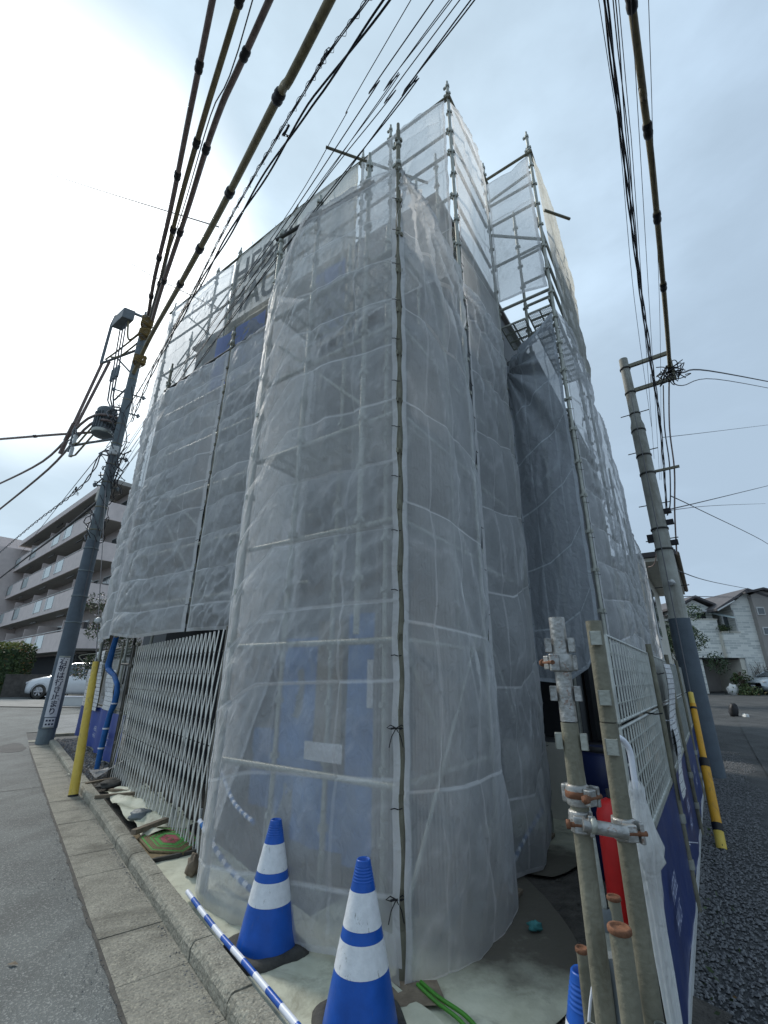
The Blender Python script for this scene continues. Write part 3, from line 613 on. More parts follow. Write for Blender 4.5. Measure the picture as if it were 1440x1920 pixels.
for (t, w, z) in ((0.0, 0.0, 6.62), (1.78, 0, 6.85), (3.9, 0.9, 6.8), (5.78, 0.9, 6.7), (0, 1.5, 10.3), (0, 3.0, 10.22), (-0.83, 3.0, 10.25), (1.1, 1.5, 10.3), (1.7, 1.5, 10.3), (5.06, 1.5, 10.15), (5.82, 1.5, 10.1), (7.49, 1.5, 9.98), (0.4, 0, 6.7), (1.15, 0.0, 6.8), (3.34, 1.5, 10.27)):
    clamp_at(L(t, w, z)); clamp_at(L(t, w, z + 0.12))
for (t, w, z) in ((0, 0.0, 7.05), (1.1, 1.5, 10.62), (0.0, 1.5, 10.62), (0, 3.0, 10.62), (-0.83, 3, 10.72), (5.06, 1.5, 10.38), (5.82, 1.5, 10.3), (3.9, 0.9, 7.1), (5.78, 0.9, 7.15)): clamp_at(L(t, w, z))

# ------------------------------------------------------------------ netting
def interp(cv, u):
    for i in range(len(cv) - 1):
        if u <= cv[i + 1][0] or i == len(cv) - 2:
            k = (u - cv[i][0]) / (cv[i + 1][0] - cv[i][0]); return Vector(cv[i][1]).lerp(Vector(cv[i + 1][1]), k)
def netting(label, m, bot, top, nrm_, billow=0.06, crump=0.05, hcr=0.5, vcr=0.62, fan=None, seed=0, group='netting sheets over the scaffold', du=0.033, dv=0.036, hem=0.045, lbl=None, sag=0.0, name='netting_sheet', ties=(False, True), foldamp=0.027, vs=1.0):
    W_ = (Vector(bot[-1][1]) - Vector(bot[0][1])).length; W_ = max(W_, (Vector(top[-1][1]) - Vector(top[0][1])).length)
    H_ = (Vector(top[0][1]) - Vector(bot[0][1])).length
    def lines(T, d, cr):
        n = max(2, int(T / d)); s_ = {round(T * i / n, 4) for i in range(n + 1)}
        for c in cr:
            for e in (-0.016, -0.005, 0.005, 0.016):
                if 0 < c + e < T: s_.add(round(c + e, 4))
        for e in (hem, T - hem): s_.add(round(e, 4)); s_.add(round(e + 0.004, 4))
        return sorted(s_)
    rnd = random.Random(seed)
    hc = []; q = hcr * rnd.uniform(.5, 1)
    while q < H_: hc.append(q); q += hcr * rnd.uniform(.92, 1.08)
    vc = []; q = vcr * rnd.uniform(.5, 1)
    while q < W_: vc.append(q); q += vcr * rnd.uniform(.9, 1.1)
    us = lines(W_, du, vc); vs_ = lines(H_, dv, hc)
    n_ = Vector(nrm_).normalized(); V = []; D = []
    for u in us:
        for v in vs_:
            a = u / W_; b = v / H_
            p = interp(bot, a).lerp(interp(top, a), b)
            nb = Vector((u * 1.0 + seed * 13.7, v * 0.55, seed * 3.1))
            edge = min(1.0, min(u, W_ - u) / 0.25); ev = min(1, min(v, H_ - v) / 0.2)
            d = billow * math.sin(PI * a) * (0.6 + 0.4 * math.sin(v * 1.25 + seed)) 
            # the cloth was folded flat: every packed square has its own crumples and puffs between its fold lines
            kv = bisect.bisect(hc, v); lo = hc[kv - 1] if kv else 0.0; hi = hc[kv] if kv < len(hc) else H_; fh = (v - lo) / max(hi - lo, 1e-6)
            ku = bisect.bisect(vc, u); lo2 = vc[ku - 1] if ku else 0.0; hi2 = vc[ku] if ku < len(vc) else W_; fu_ = (u - lo2) / max(hi2 - lo2, 1e-6)
            ce = min(1.0, fh * 6, (1 - fh) * 6); cj = kv * 3.7
            q1 = 0.5 - abs(noise.noise(Vector((u * 2.6 + seed + 0.5 * v * vs, v * 2.2 * vs + 0.4 * u, seed)))) * 2
            q2 = 0.5 - abs(noise.noise(Vector((u * 6.2 - v * 3.2 * vs, v * 5.0 * vs, seed + 4 + cj)))) * 2
            q3 = 0.5 - abs(noise.noise(Vector((u * 12 + v * 7 * vs, v * 10 * vs, seed + 9 + cj)))) * 2
            q4 = noise.noise(Vector((u * 0.9 + seed, v * 0.8, seed + 30)))      # where it is crumpled and where smooth
            q4 = max(0.2, min(1.0, 0.55 + 1.8 * q4)) * ce
            d += crump * edge * (0.5 * noise.noise(nb * 1.5) + 0.30 * q1 + (0.50 * q2 + 0.30 * q3) * q4)
            crest_hilite = max(0.0, (q1 - 0.40) * 5) * 0.6 + max(0.0, (q2 - 0.41) * 5) * 0.6 * q4  # wrinkle crests get a painted highlight, single cloth here
            tilt = noise.noise(Vector((lo * 7.1, lo2 * 5.3, seed)))
            d += edge * foldamp * (1.5 * max(0.0, math.sin(PI * fh)) ** 0.45 + 0.7 * max(0.0, math.sin(PI * fu_)) ** 0.45 + 1.5 * tilt * (fh - 0.5))
            dens_hilite = min(0.5, crest_hilite)
            for c in hc:
                e = abs(v - c)
                if e < 0.05:
                    wv = 0.6 + 0.7 * noise.noise(Vector((u * 1.3, c, seed))); d += foldamp * 0.5 * math.exp(-e / 0.010) * wv
                    if e < 0.009: dens_hilite = max(dens_hilite, 0.40 + 0.45 * wv)
            for c in vc:
                e = abs(u - c)
                if e < 0.04:
                    wv = 0.5 + 0.8 * noise.noise(Vector((c, v * 0.8, seed))); d += foldamp * 0.35 * math.exp(-e / 0.010) * wv
                    if e < 0.009: dens_hilite = max(dens_hilite, 0.15 + 0.35 * wv)
            if u < hem or u > W_ - hem or v < hem or v > H_ - hem: dens_hilite = 0.8
            if fan:
                fu, fv, fa = fan; x = u - fu; y = v - fv; rad = math.hypot(x, y); an = math.atan2(y, x)
                d += fa * math.sin(an * 17 + seed) * math.exp(-rad / 2.0) * min(1, rad / 0.25) + fa * 0.6 * math.sin(an * 31 + 2) * math.exp(-rad / 1.3) * min(1, rad / 0.2)
            p = p + n_ * d
            # scalloped free edges between eyelets
            sc_ = 0.5 - 0.5 * math.cos(2 * PI * v / 0.45)
            if u < 0.12: p += (interp(bot, 0.5) - interp(bot, 0)).normalized() * 0.014 * sc_ * (1 - u / 0.12)
            if u > W_ - 0.12: p -= (interp(bot, 1) - interp(bot, 0.5)).normalized() * 0.014 * sc_ * (1 - (W_ - u) / 0.12)
            V.append(p); D.append(dens_hilite)
    nv_ = len(vs_); F = []
    for i in range(len(us) - 1):
        for j in range(nv_ - 1): a = i * nv_ + j; F.append((a, a + nv_, a + nv_ + 1, a + 1))
    o = MB().add(V, F, True).build(name, m, label=label, cat='netting', group=group, loc=interp(bot, 0))
    at = o.data.attributes.new('dens_hilite', 'FLOAT', 'POINT'); at.data.foreach_set('value', D)
    o['_w'] = W_
    return o
def tie_mesh(parent, p, d, m='black', big=False):
    """cord passed through two eyelets; d = direction across the seam"""
    n_ = UP.cross(d).normalized()
    mb = MB(); r = 0.0035
    mb.tube([p - d * 0.035, p - d * 0.01 + UP * 0.004, p + d * 0.012 - UP * 0.003, p + d * 0.038 + UP * 0.002], r, 5)
    if big:
        for k in (-1, 1):
            mb.tube([p, p + d * 0.035 * k + UP * 0.018, p + d * 0.06 * k + UP * 0.004, p + d * 0.03 * k - UP * 0.006, p], r, 5)
            mb.tube([p, p + d * 0.03 * k - UP * 0.05, p + d * 0.045 * k - UP * 0.11], r * 0.9, 5)
    return mb.build('tie', MT[m], parent)
nF = -B_; nRt = -A_   # outward normals
def topz(a, z): return a + UP * z
e0 = 0.05
n1 = netting('grey netting sheet down the front of the near bay behind the two blue cones', MT['net'],
        [(0, L(1.86, -0.02, -0.02)), (0.35, L(1.25, -0.10, 0.0)), (0.75, L(0.5, -0.08, 0.08)), (1, L(-0.030, -0.045, 0.12))],
        [(0, L(1.86, -0.02, 5.9)), (0.35, L(1.25, -0.02, 6.85)), (0.8, L(0.42, -0.03, 6.68)), (1, L(0.0, -0.045, 6.62))], nF, 0.03, 0.075, seed=1)
n1b = netting('narrow return of grey netting on the left end of the near bay', MT['net'],
        [(0, L(1.90, 0.9, 2.3)), (1, L(1.86, 0.0, -0.02))], [(0, L(1.85, 0.9, 6.7)), (1, L(1.85, 0.0, 6.0))], A_, 0.03, 0.05, seed=21)
n2 = netting('grey netting sheet on the right side of the corner post with a slanting top edge', MT['net_side_shaded'],
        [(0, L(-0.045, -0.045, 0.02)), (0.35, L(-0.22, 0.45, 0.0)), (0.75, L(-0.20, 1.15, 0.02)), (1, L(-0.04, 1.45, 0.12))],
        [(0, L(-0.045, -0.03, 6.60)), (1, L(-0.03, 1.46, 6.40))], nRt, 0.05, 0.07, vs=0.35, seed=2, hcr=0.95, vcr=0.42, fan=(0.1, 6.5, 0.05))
n3 = netting('grey netting sheet on the right side between the second and third posts', MT['net_side_shaded'],
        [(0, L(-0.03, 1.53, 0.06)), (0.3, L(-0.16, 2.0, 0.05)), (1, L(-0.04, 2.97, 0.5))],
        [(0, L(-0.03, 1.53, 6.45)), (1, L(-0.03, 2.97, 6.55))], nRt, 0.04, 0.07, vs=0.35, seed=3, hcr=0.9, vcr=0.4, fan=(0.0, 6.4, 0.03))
n3u = netting('thin top netting sheet on the tallest right-hand bay against the sky', MT['net_light'],
        [(0, L(-0.02, 1.53, 6.3)), (1, L(-0.02, 2.97, 6.45))], [(0, L(-0.02, 1.53, 10.28)), (0.5, L(-0.02, 2.25, 10.16)), (1, L(-0.02, 2.97, 10.2))], nRt, 0.04, 0.07, vs=0.35, seed=4, hcr=1.1, vcr=0.5)
n4 = netting('dark shaded netting sheet in the recess with folds fanning from its top corner', MT['net_recess_shaded'],
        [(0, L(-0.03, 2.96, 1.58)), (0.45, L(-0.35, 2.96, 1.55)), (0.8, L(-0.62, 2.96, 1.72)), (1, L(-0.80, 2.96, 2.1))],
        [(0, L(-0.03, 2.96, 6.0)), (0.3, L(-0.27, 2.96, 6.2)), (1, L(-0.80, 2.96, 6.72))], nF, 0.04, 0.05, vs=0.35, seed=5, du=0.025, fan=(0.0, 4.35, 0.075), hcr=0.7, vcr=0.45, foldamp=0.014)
n4u = netting('thin white top netting sheet across the open recess beside the tall right post', MT['net_light'],
        [(0, L(-0.03, 2.97, 7.3)), (1, L(-0.80, 2.97, 7.2))], [(0, L(-0.03, 2.97, 10.1)), (0.5, L(-0.5, 2.97, 10.02)), (1, L(-0.80, 2.97, 10.2))], nF, 0.03, 0.05, seed=6, hcr=2, vcr=2, du=0.03)
def zt(w): return 10.2 - 0.25 * (w - 3)
n5 = netting('grey netting sheet on the far right face above the mesh fence', MT['net_side_shaded'],
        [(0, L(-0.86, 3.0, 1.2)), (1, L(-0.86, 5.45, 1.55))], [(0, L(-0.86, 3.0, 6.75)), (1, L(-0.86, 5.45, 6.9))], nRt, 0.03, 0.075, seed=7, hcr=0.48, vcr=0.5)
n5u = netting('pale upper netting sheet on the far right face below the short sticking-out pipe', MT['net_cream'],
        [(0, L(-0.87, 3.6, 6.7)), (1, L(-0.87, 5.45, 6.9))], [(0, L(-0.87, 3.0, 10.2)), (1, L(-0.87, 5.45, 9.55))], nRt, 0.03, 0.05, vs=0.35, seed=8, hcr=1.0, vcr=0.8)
n6 = netting('grey netting sheet stepping down behind the tall right face', MT['net_side_shaded'],
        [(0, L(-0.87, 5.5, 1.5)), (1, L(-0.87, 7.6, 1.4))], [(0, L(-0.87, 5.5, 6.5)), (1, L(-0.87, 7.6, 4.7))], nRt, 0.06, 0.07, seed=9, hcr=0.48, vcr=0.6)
n7 = netting('last low netting sheet on the right face beside the neighbouring house', MT['net_side_shaded'],
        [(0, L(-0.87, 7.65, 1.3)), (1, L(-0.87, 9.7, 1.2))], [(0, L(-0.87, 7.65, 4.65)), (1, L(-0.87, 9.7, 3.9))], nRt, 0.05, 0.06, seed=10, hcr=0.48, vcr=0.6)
n8 = netting('grey netting sheet over the gate, right half beside the near bay', MT['net_front'],
        [(0, L(3.88, 0.86, 2.15)), (0.5, L(2.9, 0.80, 2.12)), (1, L(1.90, 0.86, 2.2))], [(0, L(3.88, 0.88, 6.74)), (1, L(1.90, 0.88, 6.82))], nF, 0.05, 0.10, seed=11, hcr=0.46)
n9 = netting('grey netting sheet over the gate, left half beside the street lamp pole', MT['net_front'],
        [(0, L(6.0, 0.90, 2.2)), (0.5, L(5.0, 0.78, 2.1)), (1, L(3.92, 0.86, 2.15))], [(0, L(5.95, 0.88, 6.64)), (1, L(3.92, 0.88, 6.74))], nF, 0.06, 0.10, seed=12, hcr=0.46)
n9['label'] = 'grey netting sheet over the gate, left half above the blue wrapped pipe'
n9b = netting('grey netting return on the left end above the site fence', MT['net_front'],
        [(0, L(7.7, 1.55, 2.1)), (1, L(6.02, 0.92, 2.15))], [(0, L(7.6, 1.5, 6.6)), (1, L(5.98, 0.9, 6.6))], nF, 0.04, 0.09, seed=13, hcr=0.46)
n10 = netting('thin white netting sheet at the top left against the bright sky', MT['net_light'],
        [(0, L(7.65, 1.46, 6.55)), (1, L(5.15, 1.46, 6.6))], [(0, L(7.55, 1.46, 9.9)), (0.7, L(5.9, 1.46, 9.98)), (1, L(5.15, 1.46, 10.05))], nF, 0.05, 0.09, seed=14, hcr=1.2, vcr=1.2)
n11 = netting('cream builder banner with large grey lettering and blue squares across the upper front', MT['net_cream'],
        [(0, L(5.1, 1.45, 6.5)), (1, L(1.75, 1.45, 6.5))], [(0, L(5.1, 1.45, 10.05)), (0.55, L(3.3, 1.45, 10.22)), (1, L(1.75, 1.45, 10.27))], nF, 0.0, 0.05, seed=15, hcr=1.6, vcr=1.1)
n11['category'] = 'banner'
n12 = netting('thin white netting sheet at the top beside the tallest corner post', MT['net_light'],
        [(0, L(1.7, 1.46, 6.6)), (1, L(0.05, 1.46, 6.6))], [(0, L(1.7, 1.46, 10.25)), (0.5, L(0.8, 1.46, 10.18)), (1, L(0.05, 1.46, 10.25))], nF, 0.05, 0.08, seed=16, hcr=1.2, vcr=0.9)
# banner lettering and colour blocks (flat print, 1 cm in front of the cloth)
def print_block(t0, t1, z0, z1, m):
    vs = []; fs = []; nx, ny = 12, 12
    for i in range(nx + 1):
        for j in range(ny + 1): vs.append(L(t0 + (t1 - t0) * i / nx, 1.395 - 0.012 * math.sin(i * 0.9 + j * 0.2), z0 + (z1 - z0) * j / ny))
    for i in range(nx):
        for j in range(ny): q = i * (ny + 1) + j; fs.append((q, q + ny + 1, q + ny + 2, q + 1))
    MB().add(vs, fs, True).build('blue_block', m, n11)
print_block(5.2, 3.78, 6.6, 7.97, MT['net_blue']); print_block(2.57, 1.9, 6.6, 8.02, MT['net_blue'])
text_mesh('HEBEL', 0.95, 'lettering', MT['net_text'], n11, L(4.98, 1.385, 9.13), -A_, UP, sx=0.72, off=0.02)
text_mesh('HAUS', 0.95, 'lettering', MT['net_text'], n11, L(4.98, 1.385, 8.33), -A_, UP, sx=0.72, off=0.02)
# ties down the seams
for k in range(15):
    z = 0.42 + k * 0.44
    if z < 6.5: tie_mesh(n1, L(0.0, -0.055, z), (nRt * 0.7 + B_ * 0.7).normalized(), big=k in (0, 2))
    if 0.2 < z < 6.4: tie_mesh(n2, L(-0.06, 1.49, z), B_)
for k in range(13): tie_mesh(n3, L(-0.06, 2.98, 0.9 + k * 0.44), B_)
for k in range(10): tie_mesh(n5, L(-0.86, 2.95, 2.3 + k * 0.45), (B_ - A_).normalized())
for k in range(9): tie_mesh(n8, L(3.9, 0.82, 2.5 + k * 0.45), A_)
for k in range(8): tie_mesh(n10, L(5.12, 1.42, 6.8 + k * 0.42), A_)
for k in range(8): tie_mesh(n3u, L(-0.05, 1.49, 6.7 + k * 0.45), B_)
for k in range(5): tie_mesh(n11, L(4.6 - k * 0.7, 1.45, 10.28 - 0.02 * k), UP)
n1loc = None

# ================================================================== GATE
GL = Vector((-4.40, 8.30, 0)); GR = Vector((-1.62, 4.86, 0)); GD = (GR - GL).normalized(); GN = GD.cross(UP).normalized()
if GN.dot(Vector((-1, -1, 0))) < 0: GN = -GN
GW = (GR - GL).length
gt = thing('folding_gate', 'closed folding lattice gate of pale metal bars across the garage opening', 'gate', GL)
lean = 0.47; hgt = 2.0; nb = 30
def slat(sgn, off, m):
    a = GL + GN * off + UP * 0.07; b = a + GD * (lean * sgn) + UP * hgt
    d = (b - a).normalized(); x = GN; y = d.cross(x)
    return MB().box((a + b) / 2, (0.006, 0.028, (b - a).length), (x, y, d)).build('lattice_bar', MT[m], gt)
s1 = slat(1, 0.012, 'gate'); s2 = slat(-1, -0.006, 'gate')
sp = (GW - 0.12) / nb
riv = MB()
for k in range(nb):
    p = 0.06 + k * sp
    o1 = s1 if k == 0 else share(s1, 'lattice_bar', gt, GL + GD * p); o2 = s2 if k == 0 else share(s2, 'lattice_bar', gt, GL + GD * p)
    if k == 0: s1.location = GD * p; s2.location = GD * p
    o1.location = GD * p; o2.location = GD * (p + lean * 0.5 + 0.0)
    o1.location = GD * (p - lean * 0.25 + 0.02)
# rivets where bars cross
for k in range(nb):
    for j in range(1, 9):
        z = 0.07 + hgt * j / 9.0; x = 0.06 + k * sp - lean * 0.25 + lean * j / 9.0
        if 0 < x < GW: riv.box(GL + GD * x + GN * 0.018 + UP * z, (0.012, 0.012, 0.012), (GD, GN, UP))
riv.build('rivets', MT['gate_dark'], gt, kind='stuff')
for k, x in enumerate((0.0, GW)):
    MB().box(GL + GD * x + UP * 1.05, (0.045, 0.05, 2.1), (GD, GN, UP)).build('end_post', MT['gate_dark'], gt, bevel=0.004)
for x in (0.9, 1.8, 2.6, 3.4, 4.2):
    p = GL + GD * x - GN * 0.03
    cst = MB().tube([p + UP * 0.0, p + UP * (1.2 if x in (1.8, 3.4) else 0.4)], 0.015, 8).build('caster_stem', MT['gate'], gt)
    MB().box(p + GN * 0.05 + UP * 0.05, (0.03, 0.34, 0.025), (GD, GN, UP)).build('caster_arm', MT['wood'], gt)
    MB().lathe(p + GN * 0.2 + UP * 0.04 - GD * 0.012, [(0.001, 0), (0.03, 0.002), (0.03, 0.024), (0.001, 0.026)], 12, GD).build('wheel', MT['rubber'], gt)
for z in (0.55, 1.0, 1.75): clamp_at(GL + GD * 0.03 + UP * z, UP, 'gate_dark', 'hinge', gt)
# dark steel upright and frame beside the gate
gp = thing('gate_side_frame', 'dark steel upright with a short crossbar left of the folding gate', 'frame', GL - GD * 0.12)
q = GL - GD * 0.12
MB().tube([q, q + UP * 2.35], 0.024, 8).build('upright', MT['dark_steel'], gp)
MB().tube([q + UP * 1.78, q - GD * 0.75 + UP * 1.80], 0.018, 8).build('crossbar', MT['dark_steel'], gp)
MB().tube([q - GD * 0.3 + UP * 1.79, q - GD * 0.32 + UP * 1.45], 0.012, 6).build('drop_bar', MT['dark_steel'], gp)
# blue wrapped pipe bending down beside the gate
pp = [U(6.6, 0.08, 2.36), U(6.62, 0.06, 2.1), U(6.68, 0.05, 1.78), U(6.6, 0.06, 1.70), U(6.3, 0.12, 1.60), U(6.02, 0.15, 1.45), U(5.95, 0.16, 1.32), U(5.98, 0.16, 1.15), U(6.08, 0.14, 1.0), U(6.12, 0.13, 0.75), U(6.14, 0.12, 0.45), U(6.16, 0.12, 0.14)]
bp_ = thing('blue_wrapped_pipe', 'blue foam wrapped pipe bent in a zigzag left of the folding gate', 'pipe', U(6.16, 0.12, 0.1))
MB().tube(pp[:4], 0.062, 12, rs=[0.046, 0.050, 0.060, 0.055]).build('upper_cover', MT['blue2'], bp_)
MB().tube(pp[3:8], 0.05, 12, rs=[0.052, 0.042, 0.042, 0.046, 0.052]).build('bent_cover', MT['blue2'], bp_)
MB().tube(pp[7:], 0.05, 12, rs=[0.052, 0.042, 0.047, 0.046, 0.040]).build('lower_cover', MT['blue2'], bp_)
for p in (pp[3], pp[7], pp[9], pp[10]): MB().lathe(p - UP * 0.012, [(0.052, 0), (0.054, 0.012), (0.052, 0.024)], 12).build('strap', MT['white'], bp_)

# ================================================================== LEFT SITE FENCE
lf = thing('site_fence', 'short site fence of wire mesh over a blue printed banner beyond the gate', 'fence', U(6.2, 0.5, 0))
def fpt(u, z, v=0.5): return U(u, v, z)
mb = MB()
for k in range(28): z = 0.97 + k * 0.045; 
for k in range(19): mb.box(fpt(9.2, 0.96 + k * 0.066), (5.2, 0.004, 0.006), (SD, SN, UP))
mb.build('mesh_wire', MT['wire'], lf, kind='stuff')
mb = MB()
for k in range(60): mb.box(fpt(6.6 + k * 0.088, 1.55), (0.004, 0.004, 1.2), (SD, SN, UP))
mb.build('mesh_wire', MT['wire'], lf, kind='stuff')
for u in (6.5, 8.05, 9.9, 11.8): MB().tube([fpt(u, 0, 0.46), fpt(u, 2.3 if u > 7 else 2.2, 0.46)], 0.022, 8).build('fence_post', MT['galv_dull'], lf)
for z in (0.95, 2.18): MB().tube([fpt(6.4, z, 0.47), fpt(11.85, z, 0.47)], 0.014, 6).build('fence_rail', MT['galv_dull'], lf)
MB().box(fpt(9.1, 0.09, 0.455), (5.4, 0.02, 0.06), (SD, SN, UP)).build('bottom_rail', MT['galv'], lf)
# banner with gentle vertical folds
def fold_banner(u0, u1, z0, z1, v, parent):
    vs = []; fs = []; n, m_ = 60, 8
    for i in range(n + 1):
        for j in range(m_ + 1):
            u = u0 + (u1 - u0) * i / n; z = z0 + (z1 - z0) * j / m_
            d = 0.035 * math.sin(u * 5.1) + 0.02 * math.sin(u * 11 + 1) + 0.012 * noise.noise(Vector((u * 3, z * 3, 2)))
            vs.append(U(u, v + d, z))
    for i in range(n):
        for j in range(m_): q = i * (m_ + 1) + j; fs.append((q, q + m_ + 1, q + m_ + 2, q + 1))
    return MB().add(vs, fs, True).build('banner', MT['banner'], parent)
bn = fold_banner(6.4, 11.8, 0.12, 0.92, 0.40, lf)
for u in (10.9, 8.75, 7.3):
    text_mesh('HEBEL\nHAUS', 0.125, 'banner_lettering', MT['banner_text'], bn, U(u, 0.33, 0.5), -SD, UP, sx=1.1)
crumple('fence_liner', MT['net'], U(8.9, 0.56, 1.3), SD, UP, 3.6, 1.3, 0.04, 'grey netting scrap hanging behind the site fence posters', 'netting', 20, 8, seed=4)
def poster(cu, z, w, h, v, tilt, label, m='paper', curl=0.04, cat='notice', X=None, P=None, N_=None):
    vs = []; fs = []; n = 8; uv = []
    for i in range(n + 1):
        for j in range(n + 1):
            a = i / n - .5; b = j / n - .5
            d = curl * (a * a * 2 + 0.5 * math.sin(b * 5))
            base = P if P is not None else U(cu, v, z)
            vs.append(base + (X or -SD) * (a * w + b * tilt) + UP * (b * h) + (N_ or -SN) * (0.01 + abs(d))); uv.append((i / n, j / n))
    for i in range(n):
        for j in range(n): q = i * (n + 1) + j; fs.append((q, q + n + 1, q + n + 2, q + 1))
    o = MB().add(vs, fs, True).build('notice', MT[m], label=label, cat=cat)
    ul = o.data.uv_layers.new(name='UVMap')
    for lp in o.data.loops: ul.data[lp.index].uv = uv[lp.vertex_index]
    return o
poster(9.85, 1.5, 1.35, 1.32, 0.36, -0.1, 'large white printed site notice hanging on the fence mesh nearest the yellow guard', 'paper', 0.06)
poster(8.0, 1.32, 0.95, 0.78, 0.38, 0.0, 'smaller white printed notice on the fence beside the blue wrapped pipe', 'paper2', 0.05)
poster(11.5, 1.3, 0.5, 0.9, 0.38, 0.0, 'pale green and white notice at the far end of the site fence', 'paper2', 0.03)

# yellow guard over the guy wire of the left pole
yg = thing('guy_guard', 'tall yellow plastic guard tube standing on the gutter beside the site fence', 'guard', (-4.34, 7.31, 0.0))
a = Vector((-4.34, 7.31, 0.0)); b = Vector((-4.56, 7.52, 1.80)); dd = (b - a)
MB().tube([a + dd * t for t in (0, 0.02, 0.42, 0.43, 0.86, 0.87, 1.0)], 0.06, 14, rs=[0.064, 0.062, 0.060, 0.056, 0.053, 0.045, 0.043]).build('guard_tube', MT['yellow'], yg)
MB().tube([a + dd * t for t in (-0.004, 0.012)], 0.067, 14).build('foot_ring', MT['black'], yg)
gt_ = Vector((-8.25, 12.2, 6.9))
m1 = b.lerp(gt_, 0.17)
MB().tube([b, m1, gt_], 0.008, 6).build('guy_wire', MT['cable_grey'], yg)
MB().lathe(b.lerp(gt_, 0.14), [(0.01, -0.06), (0.05, -0.03), (0.06, 0.0), (0.05, 0.03), (0.01, 0.06)], 12, (gt_ - b)).build('insulator', MT['porcelain'], yg)

# ================================================================== LEFT UTILITY POLE
PB = Vector((-8.33, 12.36, 0.0)); PBz = gz(PB.x, PB.y); ldr = thing('utility_pole', 'tall grey concrete utility pole with the white right-turn sign at its foot', 'utility pole', PB)
MB().tube([PB - UP * 0.1, PB + UP * 5.6, PB + UP * 13.5], 0.19, 24, rs=[0.19, 0.155, 0.12]).build('shaft', MT['pole'], ldr)
MB().tube([PB + UP * 0.35, PB + UP * 2.3, PB + UP * 5.2], 0.2, 24, rs=[0.20, 0.192, 0.172], cap=True).build('guard_wrap', MT['pole_wrap'], ldr)
camd = (Vector((0, 0, 0)) - PB); camd.z = 0; camd.normalize(); sx_ = UP.cross(camd).normalized()
# sign plates (curved round the pole)
def curved_plate(z0, z1, rad, half, nm, m, par):
    vs = []; fs = []; n = 10
    for i in range(n + 1):
        an = -half + 2 * half * i / n
        d = camd * math.cos(an) + sx_ * math.sin(an)
        vs += [PB + d * rad + UP * z0, PB + d * rad + UP * z1]
    for i in range(n): fs.append((2 * i, 2 * i + 2, 2 * i + 3, 2 * i + 1))
    return MB().add(vs, fs, True).build(nm, m, par)
sg = curved_plate(0.62, 2.02, 0.212, 0.62, 'sign_plate', MT['sign'], ldr)
curved_plate(0.40, 0.60, 0.212, 0.55, 'number_plate', MT['sign'], ldr)
for (za, zb) in ((2.03, 2.06), (0.37, 0.395)): curved_plate(za, zb, 0.214, 0.62, 'plate_band', MT['galv'], ldr)
chars = "右折は行き止まり"
def bend(o, rad):
    # wrap the flat letters round the pole
    for v in o.data.vertices:
        w = v.co + WL[ldr]; r_ = w - PB; x = r_.dot(sx_); z = r_.z; an = x / rad
        d = camd * math.cos(an) + sx_ * math.sin(an); v.co = (PB + d * rad + UP * z) - WL[ldr]
for i, ch in enumerate(chars):
    o = text_mesh(ch, 0.172, 'sign_character', MT['ink'], sg, PB + sx_ * -0.086 + UP * (1.865 - i * 0.168), sx_, UP, off=0.0035)
    bend(o, 0.2165)
for r_ in range(2):
    o = text_mesh('■ ■ ■', 0.055, 'plate_marks', MT['ink'], sg, PB + sx_ * -0.085 + UP * (0.52 - r_ * 0.085), sx_, UP); bend(o, 0.2165)
for z_, ln_ in ((10.2, 0.5), (9.5, 0.45), (7.9, 0.4), (6.9, 0.35)):
    MB().tube([PB + UP * z_ - sx_ * ln_, PB + UP * z_ + sx_ * ln_], 0.022, 6).build('rack_bar', MT['equip'], ldr)
    for k_ in (-1, 1): MB().lathe(PB + UP * (z_ - 0.08) + sx_ * ln_ * 0.85 * k_, [(0.02, 0), (0.045, 0.03), (0.03, 0.07), (0.045, 0.11), (0.02, 0.15)], 8).build('rack_insulator', MT['equip'], ldr)
# bands
for z in (2.9, 3.6, 4.3, 4.95, 5.5, 6.2, 7.0, 7.6, 8.3, 9.0, 9.9, 10.7, 11.4, 12.0, 12.6):
    rd = 0.186 - 0.0055 * z + (0.02 if z < 5.3 else 0)
    MB().lathe(PB + UP * z, [(rd, 0), (rd + 0.012, 0.004), (rd + 0.012, 0.04), (rd, 0.044)], 16).build('band', MT['galv_dull' if z > 5.4 else 'pole'], ldr)
def ltube(pts, r, m, nm, n=6): return MB().tube([Vector(p) for p in pts], r, n).build(nm, MT[m], ldr)
side = -sx_ if sx_.x > 0 else sx_      # towards image left
LFT = Vector((-0.83, -0.56, 0)).normalized(); LF2 = Vector((-0.80, 0.6, 0)).normalized()
h = lambda z: PB + UP * z
